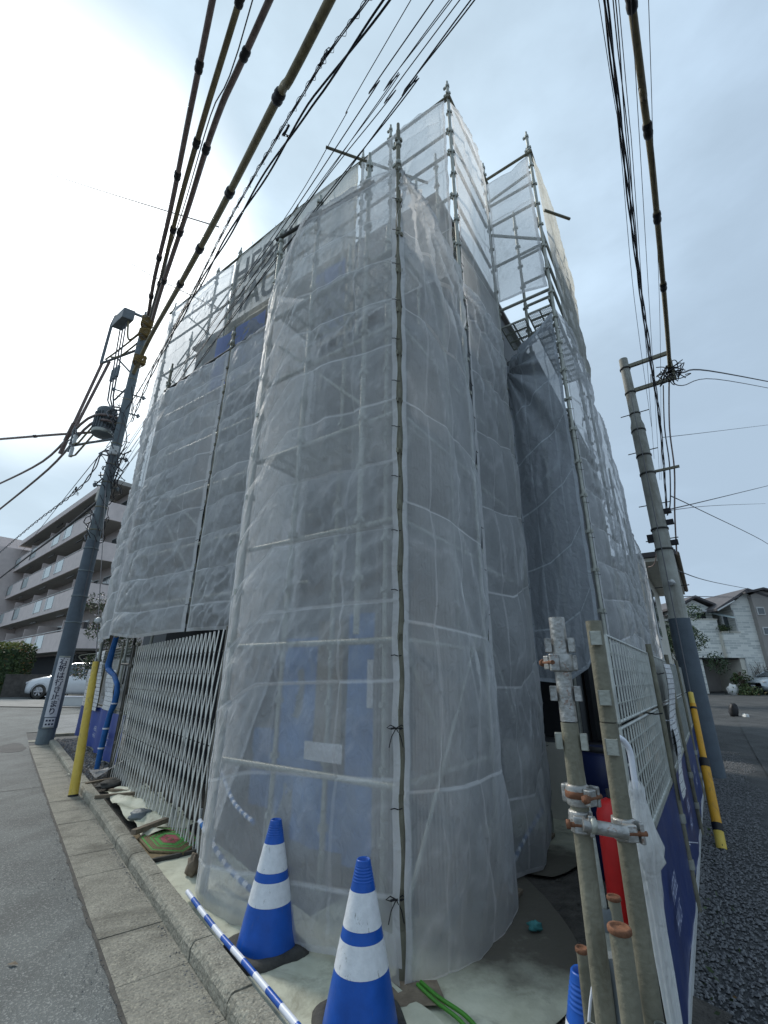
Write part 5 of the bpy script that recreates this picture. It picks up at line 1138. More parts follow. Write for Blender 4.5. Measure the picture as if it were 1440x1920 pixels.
def coupler(p, d, name, parent, rusty=True):
    """swivel/right-angle coupler: two shells, flap and bolt; d = bolt side"""
    o = MB().lathe(p - UP * 0.027, [(0.025, 0), (0.031, 0.003), (0.033, 0.027), (0.031, 0.051), (0.025, 0.054)], 18).build(name, MT['galv_bright'], parent, bevel=0.001)
    y = UP.cross(d); k = MB()
    k.box(p + d * 0.040 - y * 0.004, (0.022, 0.03, 0.040), (d, y, UP)); k.box(p + d * 0.036 + y * 0.024, (0.028, 0.012, 0.050), (d, y, UP)); k.build('flap', MT['galv_bright'], o, bevel=0.003)
    MB().tube([p + d * 0.046 - y * 0.034, p + d * 0.046 + y * 0.036], 0.0065, 8).build('bolt', MT['rust'], o)
    MB().lathe(p + d * 0.046 - y * 0.040, [(0.001, 0), (0.0115, 0.001), (0.0115, 0.012), (0.001, 0.0125)], 6, y).build('nut', MT['rust'], o)
    MB().box(p - d * 0.036, (0.016, 0.03, 0.046), (d, y, UP)).build('hinge', MT['galv_bright'], o, bevel=0.004)
    return o
toC = (-v1); sR = Vector((v1.y, -v1.x, 0))
cA = coupler(P1 + UP * 1.648, (-sR + toC * .5).normalized(), 'coupler', g1)
cB = coupler(P1 + UP * 1.295, (sR + toC * .7).normalized(), 'coupler', g1)
MB().lathe(P1 + UP * 1.285, [(0.0255, 0), (0.0345, 0.004), (0.0345, 0.020), (0.0255, 0.024)], 16).build('rust_band', MT['rust'], g1)
cC = coupler(P1 + UP * 1.232, (toC).normalized(), 'coupler', g1)
cD = coupler(P2 + UP * 1.215, (toC + sR * .4).normalized(), 'coupler', g2_)
MB().tube([P1 + UP * 1.235 + toC * 0.05, P2 + UP * 1.218 + toC * 0.05], 0.0165, 14).build('link_pipe', MT['galv_bright'], g2_)
for z, (dx, dy) in ((1.236, (0, 0)),): MB().lathe(P1 + UP * 1.235 + toC * 0.05 + Vector((0.02, 0, 0)), [(0.016, 0), (0.021, 0.002), (0.021, 0.014), (0.016, 0.016)], 12, (1, 0, -.13)).build('collar', MT['galv'], g2_)
# thin inclined conduit behind and capped stubs in front
o = thing('support_pipe', 'slim grey pipe standing slightly tilted just behind the left entrance pipe', 'pipe', (0.70, 1.78, 0)); MB().tube([Vector((0.735, 1.75, 0)), Vector((0.705, 1.86, 1.66))], 0.017, 12).build('pipe', MT['galv'], o); MB().lathe((0.722, 1.80, 0.85), [(0.017, 0), (0.02, 0.01), (0.02, 0.05), (0.017, 0.06)], 12).build('sleeve', MT['equip'], o)
def stub(x, y, top, r, label):
    b = Vector((x, y, 0)); o = thing('capped_pipe', label, 'pipe', b)
    MB().tube([b, b + UP * top], r, 18).build('pipe', MT['galv_dull'], o)
    MB().lathe(b + UP * (top - 0.005), [(r + 0.0005, 0), (r + 0.003, 0.002), (r + 0.003, 0.010), (r + 0.001, 0.013), (r * .82, 0.013), (r * 0.78, 0.009), (0.001, 0.008)], 20).build('end_cap', MT['rust'], o)
stub(0.555, 1.31, 1.055, 0.0235, 'nearest short pipe with a rust brown cap in front of the entrance pipes')
stub(0.83, 1.97, 0.87, 0.021, 'short pipe with a rust brown cap seen between the two entrance pipes')
stub(0.635, 1.80, 0.80, 0.017, 'small capped pipe left of the entrance pipes above the nearest blue cone')
o = thing('water_pipe', 'grey plastic pipe rising beside a white cord between the entrance pipes', 'pipe', (0.58, 1.42, 0)); MB().tube(smooth([Vector((0.50, 1.30, 0.2)), Vector((0.575, 1.42, 0.62)), Vector((0.60, 1.47, 0.86)), Vector((0.585, 1.48, 0.93))], 5), 0.022, 12).build('pipe', MT['equip'], o)
MB().tube(smooth([Vector((0.60, 1.60, 0.86)), Vector((0.565, 1.62, 0.7)), Vector((0.575, 1.6, 0.5)), Vector((0.6, 1.6, 0.3))], 5), 0.004, 6).build('cord', MT['white'], o)

# red fire extinguisher like cylinder, blue drum and clutter inside the fence
o = thing('red_cylinder', 'tall red painted cylinder standing inside the fence behind the right entrance pipe', 'cylinder', (1.36, 3.08, 0))
MB().lathe((1.36, 3.08, 0.36), [(0.001, 0), (0.085, 0.0), (0.09, 0.01), (0.09, 0.50), (0.07, 0.56), (0.03, 0.58), (0.001, 0.585)], 20).build('cylinder_body', MT['red'], o)
MB().lathe((1.36, 3.08, 0.0), [(0.001, 0), (0.088, 0.0), (0.088, 0.36), (0.001, 0.361)], 20).build('lower_stand', MT['black'], o)
MB().lathe((1.36, 3.08, 0.935), [(0.02, 0), (0.025, 0.05), (0.001, 0.06)], 10).build('valve', MT['black'], o)
o = thing('blue_drum', 'dark blue plastic drum in the shade behind the entrance pipes', 'drum', (2.1, 4.72, 0))
MB().lathe((2.1, 4.72, 0), [(0.001, 0), (0.24, 0.0), (0.26, 0.03), (0.27, 0.3), (0.255, 0.33), (0.27, 0.36), (0.27, 0.62), (0.255, 0.65), (0.27, 0.68), (0.25, 0.95), (0.2, 1.0), (0.001, 1.0)], 24).build('drum_body', MT['navy'], o)
MB().lathe((2.1, 4.72, 0.98), [(0.26, 0), (0.268, 0.01), (0.268, 0.04), (0.26, 0.05)], 24).build('rim_band', MT['black'], o)
for (x, y, z, m_, lb) in ((0.92, 2.25, 0.30, 'green', 'crumpled green plastic bag between the entrance pipes'), (0.98, 2.42, 0.16, 'red', 'dark red plastic bag below the green bag between the pipes'), (0.80, 2.0, 0.12, 'bluesheet', 'blue plastic bag on the ground between the entrance pipes'), (1.06, 2.5, 0.42, 'white', 'white and black printed sack behind the right entrance pipe')):
    vs = []; fs = []; n = 12; m2 = 8; c = Vector((x, y, z))
    for i in range(m2 + 1):
        for j in range(n):
            th = PI * i / m2; ph = 2 * PI * j / n; d = Vector((math.sin(th) * math.cos(ph), math.sin(th) * math.sin(ph), math.cos(th)))
            vs.append(c + Vector((d.x * 0.10, d.y * 0.10, d.z * 0.16)) * (1 + 0.45 * noise.noise(d * 2.7 + c * 5)))
    for i in range(m2):
        for j in range(n): fs.append((i * n + j, (i + 1) * n + j, (i + 1) * n + (j + 1) % n, i * n + (j + 1) % n))
    MB().add(vs, fs, True).build('plastic_bag', MT[m_], label=lb, cat='bag')

# umbrella hanging on the outside of the mesh
ub = L(-1.365, -0.33, 0); um = thing('umbrella', 'folded translucent white umbrella hooked on the mesh beside the entrance pipe', 'umbrella', ub)
HD = Vector((-0.93, -0.36, 0)).normalized()
hk = [ub + UP * 1.12, ub + UP * 1.22, ub + UP * 1.31, ub + UP * 1.35 + HD * 0.022, ub + UP * 1.368 + HD * 0.055, ub + UP * 1.355 + HD * 0.085, ub + UP * 1.325 + HD * 0.095]
MB().tube(smooth(hk, 5), 0.0125, 10).build('handle', MT['white'], um)
MB().tube([ub + UP * 0.2, ub + UP * 1.13], 0.005, 8).build('shaft', MT['galv_bright'], um)
vs = []; fs = []; n = 48; prof = [(0.020, 1.19), (0.030, 1.165), (0.026, 1.145), (0.034, 1.10), (0.044, 1.02), (0.060, 0.96), (0.036, 0.90), (0.028, 0.78), (0.027, 0.60), (0.023, 0.45), (0.016, 0.32), (0.006, 0.24)]
for i, (r_, z) in enumerate(prof):
    for k in range(n):
        an = 2 * PI * k / n; f = 1 + 0.13 * math.sin(an * 8 + z * 2) * min(1, (1.2 - z) * 5) + 0.12 * math.sin(an * 3 + z * 9)
        zz = z + (0.018 * math.sin(an * 8) if i < 3 else 0.03 * math.sin(an * 4 + 1) if i in (4, 5) else 0)
        vs.append(ub + Vector((math.cos(an), math.sin(an), 0)) * r_ * f + UP * zz)
for i in range(len(prof) - 1):
    for k in range(n): fs.append((i * n + k, i * n + (k + 1) % n, (i + 1) * n + (k + 1) % n, (i + 1) * n + k))
MB().add(vs, fs, True).build('canopy', MT['umbrella'], um)
MB().quad(ub + UP * 1.0 - A_ * .03, ub + UP * 0.97 - A_ * .03 + B_ * 0.06 - A_ * .02, ub + UP * 0.94 - A_ * .03 + B_ * 0.10, ub + UP * 0.80 - A_ * .035).build('loose_panel', MT['umbrella'], um)

# ================================================================== CONES
def cone(x, y, label, base=True, yaw=0.0):
    b = Vector((x, y, 0.0)); o = thing('traffic_cone', label, 'traffic cone', b, 'blue and white traffic cones')
    def rad(z): return 0.19 - (0.19 - 0.036) * ((z - 0.03) / 0.69)
    def seg(z0, z1, nm, m_, off=0.0, ribs=False):
        pr = []
        if nm == 'cone_body' and z0 < 0.05: pr += [(0.15, 0.02), (0.205, 0.022), (0.208, 0.032)]
        k = 12 if not ribs else 70
        for i in range(k + 1):
            z = z0 + (z1 - z0) * i / k; r = rad(z) + off
            if ribs and 0.635 < z < 0.70: r += 0.0010 * math.cos((z - 0.6) / 0.0125 * 2 * PI)
            pr.append((r, z))
        if ribs: pr += [(rad(z1) - 0.004, z1 + 0.004), (rad(z1) - 0.010, z1 + 0.001), (rad(z1) - 0.010, z1 - 0.08)]
        return MB().lathe(b, pr, 32).build(nm, MT[m_], o)
    seg(0.03, 0.302, 'cone_body', 'blue'); seg(0.298, 0.412, 'reflective_band', 'white_band', 0.0015); seg(0.408, 0.462, 'cone_ring', 'blue'); seg(0.458, 0.600, 'reflective_band', 'white_band', 0.0015)
    seg(0.596, 0.72, 'cone_top', 'blue', 0, True)
    if base:
        mb = MB(); vs = []; n = 40
        prof = [(0.15, 0.10), (0.205, 0.115), (0.25, 0.11), (0.275, 0.085), (0.28, 0.0)]
        for r_, z in prof:
            for k in range(n):
                a = 2 * PI * k / n + yaw; q = 1 / (abs(math.cos(a - yaw)) ** 5 + abs(math.sin(a - yaw)) ** 5) ** 0.2
                vs.append(b + Vector((math.cos(a) * q, math.sin(a) * q, 0)) * r_ * 0.80 + UP * z * 0.8)
        fs = [(i * n + k, i * n + (k + 1) % n, (i + 1) * n + (k + 1) % n, (i + 1) * n + k) for i in range(len(prof) - 1) for k in range(n)]
        mb.add(vs, fs, True).build('rubber_weight', MT['rubber'], o)
    return o
cone(-0.69, 3.46, 'blue and white cone on a black rubber weight, farther left in front of the netting', True, 0.6)
cone(-0.09, 2.79, 'blue and white cone in the middle front, cut by the bottom of the picture', True, 0.2)
cone(0.65, 1.86, 'blue cone at the bottom right beside the entrance pipes, only its top showing', True, 0.4)

# striped bars
def stripe_bar(pts, r, label, seglen=0.12, mA='blue', mB_='white', z=None):
    P = smooth(pts, 8); o = thing('striped_bar', label, 'cone bar', P[0])
    acc = [P[0]]; ln = 0; k = 0
    for i in range(1, len(P)):
        a, b = P[i - 1], P[i]; d = (b - a).length
        while ln + d >= seglen:
            t = (seglen - ln) / d; q = a.lerp(b, t); acc.append(q)
            MB().tube(acc, r, 10).build('stripe', MT[mA if k % 2 else mB_], o); k += 1; acc = [q]; a = q; d = (b - a).length; ln = 0
        ln += d; acc.append(b)
    if len(acc) > 1: MB().tube(acc, r, 10).build('stripe', MT[mA if k % 2 else mB_], o)
    return o
stripe_bar([U(0.62, -0.03, 0.115), U(0.0, -0.05, 0.118), U(-0.6, -0.045, 0.118), U(-1.6, -0.05, 0.12), U(-2.6, -0.05, 0.12)], 0.016, 'blue and white striped bar lying along the top of the kerb', 0.155)
stripe_bar([L(2.3, 0.45, 0.75), L(1.9, 0.3, 0.58), L(1.5, 0.18, 0.52)], 0.018, 'upper striped bar seen through the front netting left of the cone', 0.045, 'bluesheet')
stripe_bar([L(2.2, 0.2, 0.42), L(1.7, 0.12, 0.22), L(1.3, 0.1, 0.12)], 0.020, 'lower striped bar seen through the front netting left of the cone', 0.05, 'bluesheet')
stripe_bar([L(0.02, 1.75, 0.06), L(0.05, 2.3, 0.16), L(0.05, 2.95, 0.28)], 0.022, 'striped bar showing through the bottom of the right side netting', 0.075, 'bluesheet')
stripe_bar([L(-0.25, 3.1, 0.14), L(-0.22, 3.6, 0.3)], 0.02, 'short blue and white striped bar end poking out past the right side netting', 0.1, 'blue')

# ground sheets
def cloth(name, label, outline_fn, nu, nv, m, amp, z0=0.03, seed=0, cat='ground sheet'):
    vs = []; fs = []
    for i in range(nu + 1):
        for j in range(nv + 1):
            p = outline_fn(i / nu, j / nv)
            e = amp * (0.6 * abs(noise.noise(Vector((p.x * 3.2, p.y * 3.2, seed)))) + 0.35 * abs(noise.noise(Vector((p.x * 8, p.y * 6, seed + 3)))))
            vs.append(Vector((p.x, p.y, z0 + p.z + e)))
    for i in range(nu):
        for j in range(nv): q = i * (nv + 1) + j; fs.append((q, q + nv + 1, q + nv + 2, q + 1))
    return MB().add(vs, fs, True).build(name, m, label=label, cat=cat)
def tarp_mat():
    m = MT['tarp'].copy(); m.name = 'ground_sheet_stained'; n = m.node_tree.nodes; l = m.node_tree.links; b = _bs(m)
    g = n.new('ShaderNodeNewGeometry'); t = n.new('ShaderNodeTexNoise'); t.inputs['Scale'].default_value = 1.6; t.inputs['Detail'].default_value = 9; t.inputs['Roughness'].default_value = 0.62; l.new(g.outputs['Position'], t.inputs[0])
    # walked-on, muddy patch with its own shape
    dp = n.new('ShaderNodeVectorMath'); dp.operation = 'DISTANCE'; dp.inputs[1].default_value = (1.30, 4.35, 0.03); l.new(g.outputs['Position'], dp.inputs[0])
    dr_ = n.new('ShaderNodeMapRange'); 
    for i, v in enumerate((0.55, 1.6, 0.50, 0.0)): dr_.inputs[i + 1].default_value = v
    l.new(dp.outputs['Value'], dr_.inputs[0])
    sm_ = n.new('ShaderNodeMath'); l.new(t.outputs[0], sm_.inputs[0]); l.new(dr_.outputs[0], sm_.inputs[1])
    r = n.new('ShaderNodeMapRange'); r.inputs[1].default_value = 0.50; r.inputs[2].default_value = 0.80; l.new(sm_.outputs[0], r.inputs[0])
    x = n.new('ShaderNodeMix'); x.data_type = 'RGBA'; l.new(r.outputs[0], x.inputs[0]); src = b.inputs['Base Color'].links[0].from_socket; l.new(src, x.inputs[6]); x.inputs[7].default_value = (0.10, 0.09, 0.07, 1)
    l.new(x.outputs[2], b.inputs['Base Color']); return m
MT['tarp2'] = tarp_mat()
# right part: curved free edge towards the soil
def t1(a, b):
    w = -1.25 + 6.1 * a; tin = 0.9; tout = -0.18 - 0.55 * math.sin(min(1, max(0, (w + 1.4) / 3.2)) * PI) ** 0.8 - 0.12 * math.sin(w * 2.3) if w < 1.9 else -0.30 - 0.12 * math.sin(w * 3.3)
    p = L(tin + (tout - tin) * b, w, 0); v = (p - K0).dot(SN)
    if v < -0.06: p += SN * (-0.06 - v)
    return p
cloth('ground_sheet', 'muddy cream ground sheet under the scaffold corner and along the right side', t1, 110, 40, MT['tarp2'], 0.022, 0.034, 1)
cloth('ground_sheet', 'cream ground sheet at the foot of the near bay behind the kerb', lambda a, b: U(-1.9 + 3.9 * a, -0.055 + 0.62 * b, 0.02), 60, 16, MT['tarp'], 0.035, 0.034, 4)
cloth('ground_sheet', 'creased white cloth on the soil in front of the folding gate', lambda a, b: U(2.2 + 2.4 * a, 0.0 + 0.55 * b, 0.02 + 0.05 * math.sin(a * 9 + b * 5) ** 2), 50, 20, MT['tarp'], 0.06, 0.05, 7)
cloth('board_sheet', 'flat worn wooden board by the foot of the corner post', lambda a, b: Vector((0.02, 2.95, 0)) + Vector((0.32, 0.02, 0)) * a + Vector((-0.03, 0.2, 0)) * b, 3, 3, MT['wood'], 0.0, 0.06, 2, 'board')
crumple('torn_netting', MT['net'], L(0.12, -0.1, 0.1), A_, (UP + B_ * -0.2).normalized(), 0.32, 0.42, 0.05, 'torn corner flap of netting at the foot of the corner post', 'netting', 14, 14, seed=6)
# base plates, woods, stones at gate foot
def plank(c, d, ln, w_, hh, label, m_='wood', name='wood_strip', cat='wood strip'):
    d = Vector(d).normalized(); return MB().box(Vector(c), (ln, w_, hh), (d, UP.cross(d).normalized(), UP)).build(name, MT[m_], label=label, cat=cat, bevel=0.003)
plank((0.95, 4.22, 0.06), B_, 0.26, 0.2, 0.025, 'small wooden pad under the second scaffold post on the right side'); plank((1.66, 5.55, 0.06), B_, 0.3, 0.22, 0.03, 'wooden pad under the third scaffold post near the recess')
plank(U(5.3, 0.05, 0.10), SN + SD * .5, 0.42, 0.05, 0.03, 'thin wood strip at the left foot of the folding gate'); plank(U(4.1, 0.08, 0.12), SN - SD * .2, 0.5, 0.05, 0.035, 'wood strip lying between gate and kerb near the white cloth'); plank(U(2.35, 0.1, 0.14), SN * .9 + SD * .6, 0.45, 0.06, 0.045, 'splintered wood strip beside the patterned mat'); plank(U(4.45, 0.2, 0.10), SN - SD, 0.35, 0.06, 0.03, 'second wood strip crossing near the grey cloth bag')
def lump(c, s, m_, label, name, cat, seed):
    c = Vector(c); vs = []; fs = []; n = 16; m2 = 10
    for i in range(m2 + 1):
        for j in range(n):
            th = PI * i / m2; ph = 2 * PI * j / n; d = Vector((math.sin(th) * math.cos(ph), math.sin(th) * math.sin(ph), math.cos(th)))
            q = 1 + 0.5 * noise.noise(d * 2.2 + Vector((seed, 0, 0))) + 0.22 * abs(noise.noise(d * 6 + Vector((seed, 3, 0))))
            vs.append(c + Vector((d.x * s[0], d.y * s[1], d.z * s[2])) * q)
    for i in range(m2):
        for j in range(n): fs.append((i * n + j, (i + 1) * n + j, (i + 1) * n + (j + 1) % n, i * n + (j + 1) % n))
    return MB().add(vs, fs, True).build(name, MT[m_], label=label, cat=cat)
lump(U(2.95, 0.13, 0.11), (0.12, 0.09, 0.05), 'equip', 'crumpled grey cloth bag on the white cloth before the gate', 'cloth_bag', 'bag', 2)
lump((1.02, 3.72, 0.07), (0.045, 0.03, 0.025), 'teal', 'scrap of teal rag lying on the muddy ground sheet', 'rag', 'rag', 4)
lump(U(5.0, 0.16, 0.10), (0.14, 0.2, 0.05), 'rubber', 'black crushed sheet lying at the gate foot by the wood strip', 'black_sheet', 'sheet', 7)
lump(U(1.05, 0.14, 0.12), (0.05, 0.07, 0.08), 'wood', 'small rusty jack clamp at the foot of the netting by the kerb', 'jack_clamp', 'clamp', 9)
cloth('netting_remnant', 'thin white netting remnant gathered at the left foot of the gate', lambda a, b: U(5.6 + 0.8 * a, 0.05 + 0.35 * b, 0.02 + 0.25 * (1 - a) * b), 16, 12, MT['net_light'], 0.06, 0.05, 9, 'netting')
# patterned door mat (concentric lozenges of rope)
mt = thing('door_mat', 'rope mat with nested green, pink and brown lozenges in front of the gate', 'door mat', U(1.95, 0.17, 0.07))
mc = U(1.98, 0.20, 0.085); mU, mV = SD, SN
def ring(r_, m_, k):
    pts = []
    n = 6
    cs = [Vector((math.cos(2 * PI * i / n), math.sin(2 * PI * i / n))) for i in range(n)]
    seq = cs + [cs[0], cs[1]]
    pts = [mc + mU * (q.x * r_ * 1.25) + mV * (q.y * r_ * 0.72) for q in seq[:7]]
    MB().tube(pts, 0.0135, 7).build('rope_ring', MT[m_], mt)
order = ['mat_p', 'mat_b', 'mat_p', 'mat_p', 'mat_b', 'mat_g', 'mat_g', 'mat_b', 'mat_g', 'mat_b', 'mat_b', 'mat_b', 'mat_g', 'mat_b']
for k, m_ in enumerate(order): ring(0.02 + k * 0.0262, m_, k)
MB().box(mc - UP * 0.016, (0.84, 0.5, 0.012), (mU, mV, UP)).build('mat_backing', MT['mat_b'], mt)
MB().box(mc - UP * 0.01 - mU * 0.44, (0.03, 0.6, 0.03), (mU, mV, UP)).build('edge_strip', MT['rubber'], mt)
# hose
hs = thing('garden_hose', 'green hose lying across the ground sheet at the bottom of the picture', 'hose', (0.22, 3.12, 0.06))
MB().tube(smooth([(0.22, 3.14, 0.065), (0.30, 3.02, 0.065), (0.42, 2.88, 0.065), (0.5, 2.7, 0.065), (0.62, 2.5, 0.06)], 6), 0.010, 8).build('hose_run', MT['green'], hs); MB().tube(smooth([(0.20, 3.12, 0.065), (0.28, 2.99, 0.065), (0.38, 2.86, 0.065), (0.45, 2.7, 0.065), (0.55, 2.5, 0.06)], 6), 0.009, 8).build('hose_return', MT['green'], hs)
o = thing('drain_pipe', 'pale drain pipe lying on the ground behind the right side netting', 'pipe', L(-0.3, 3.4, 0.1)); MB().tube([L(-0.55, 3.3, 0.12), L(-0.5, 5.2, 0.45)], 0.035, 10).build('pipe', MT['cream'], o)
MB().lathe(L(-0.52, 4.5, 0.3), [(0.036, 0), (0.045, 0.01), (0.045, 0.06), (0.036, 0.07)], 12, B_).build('pipe_collar', MT['cream'], o)

for k, (u, v, sz) in enumerate(((0.55, -1.02, 0.035),)):
    c = U(u, v, 0.008); a_ = k * 1.3; d = Vector((math.cos(a_), math.sin(a_), 0)); e = UP.cross(d)
    MB().add([c - d * sz, c - e * sz * .45 + UP * .006, c + d * sz, c + e * sz * .45 + UP * .008, c + UP * .002], [(0, 1, 4), (1, 2, 4), (2, 3, 4), (3, 0, 4)]).build('fallen_leaf', MT['wood'], label='small dry brown leaf lying on the street asphalt', cat='leaf')
gv = stones('grit', 2600, lambda r: U(-3 + 15 * r.random() ** 1.3, -0.60 - abs(r.gauss(0, 0.10)) if r.random() < .5 else -0.215 - abs(r.gauss(0, 0.02)), 0.006), 0.002, 0.0065, 'fine grit gathered along the gutter edge and kerb foot', seed=12); gv['category'] = 'grit'
# ================================================================== BACKGROUND LEFT: APARTMENTS, CAR, HEDGE
AD = Vector((-0.752, 0.659, 0)).normalized(); AN = Vector((0.659, 0.752, 0)).normalized()
def Ap(t, o, z): return AN * (9.7 + o) + AD * t + UP * z
ap = thing('apartment_block', 'mauve tiled apartment block with long balconies behind the left pole', 'building', Ap(48, 2, 0.9))
aax = (AD, AN, UP)
def abox(t0, t1, o0, o1, z0, z1): return MB().box(Ap((t0 + t1) / 2, (o0 + o1) / 2, (z0 + z1) / 2), (t1 - t0, o1 - o0, z1 - z0), aax)
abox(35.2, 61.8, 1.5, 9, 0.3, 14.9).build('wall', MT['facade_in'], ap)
abox(35.0, 62.2, -0.15, 9.2, 14.95, 15.25).build('roof', MT['slab'], ap); abox(34.9, 62.3, -0.25, -0.15, 14.9, 15.4).build('roof_edge', MT['facade'], ap)
fl = [3.35, 6.35, 9.3, 12.25]
for z in fl:
    s_ = abox(35.0, 61.9, 0, 1.498, z - 0.18, z).build('balcony_slab', MT['slab'], ap)
    pr_ = abox(34.7, 62.0, -0.1, 0, z - 0.22, z + 1.12).build('balcony_parapet', MT['facade'], ap)
    MB().tube([Ap(34.7, -0.05, z + 1.24), Ap(62, -0.05, z + 1.24)], 0.035, 6).build('handrail', MT['frame'], pr_)
    abox(34.7, 34.8, 0, 1.49, z - 0.2, z + 1.1).build('balcony_end', MT['facade'], ap)
    for k, t in enumerate((36.9, 42.9 + 0.9, 47.2, 54.6, 60.9)):
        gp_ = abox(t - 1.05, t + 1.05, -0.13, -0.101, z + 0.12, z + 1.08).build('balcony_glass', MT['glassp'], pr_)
        abox(t + 0.62, t + 1.1, -0.14, -0.131, z + 0.1, z + 1.09).build('glass_dark_pane', MT['glassd'], pr_)  # darker strip at one side of each balcony glass
    for k in range(9):
        t = 36.6 + k * 2.95
        wn = abox(t - 0.95, t + 0.95, 1.45, 1.499, z + 0.05, z + 2.1).build('window', MT['frame'], ap); abox(t - 0.88, t - 0.03, 1.43, 1.449, z + 0.12, z + 2.03).build('pane', MT['glassd'], wn); abox(t + 0.03, t + 0.88, 1.43, 1.449, z + 0.12, z + 2.03).build('pane', MT['glassd'], wn)
    for t in (39.5, 46.0, 50.5, 57.2): abox(t, t + 0.08, 0.1, 1.44, z, z + 2.0).build('divider', MT['facade'], ap)
    for t in (40.5, 48.2, 56.0): abox(t, t + 1.8, 0.25, 0.33, z + 2.42, z + 2.5).build('laundry_bar', MT['dark_steel'], ap)
abox(36, 61, 1.3, 1.499, 0.5, 3.0).build('ground_floor', MT['void'], ap)
# wing at the far end
for (t0, t1, zz) in ((61.9, 74, 14.6),):
    wg = abox(t0, t1, -2.2, 9, 0.3, zz).build('end_wing', MT['facade'], ap)
    abox(64, 74, -2.0, 9, zz, zz + 1.5).build('wing_penthouse', MT['facade'], ap)
    for z in (3.6, 6.9, 9.9, 12.9):
        for t in (64.6, 69.5):
            w1_ = abox(t - 1.5, t + 1.1, -2.25, -2.2, z - 0.2, z + 1.15).build('window', MT['frame'], ap)
            abox(t - 1.4, t - 0.25, -2.28, -2.251, z - 0.1, z + 1.05).build('pane', MT['glassp'], w1_); abox(t - 0.15, t + 1.0, -2.28, -2.251, z - 0.1, z + 1.05).build('pane', MT['glassd'], w1_)
            abox(t - 1.6, t + 1.2, -2.6, -2.2, z + 1.25, z + 1.35).build('window_hood', MT['slab'], ap)

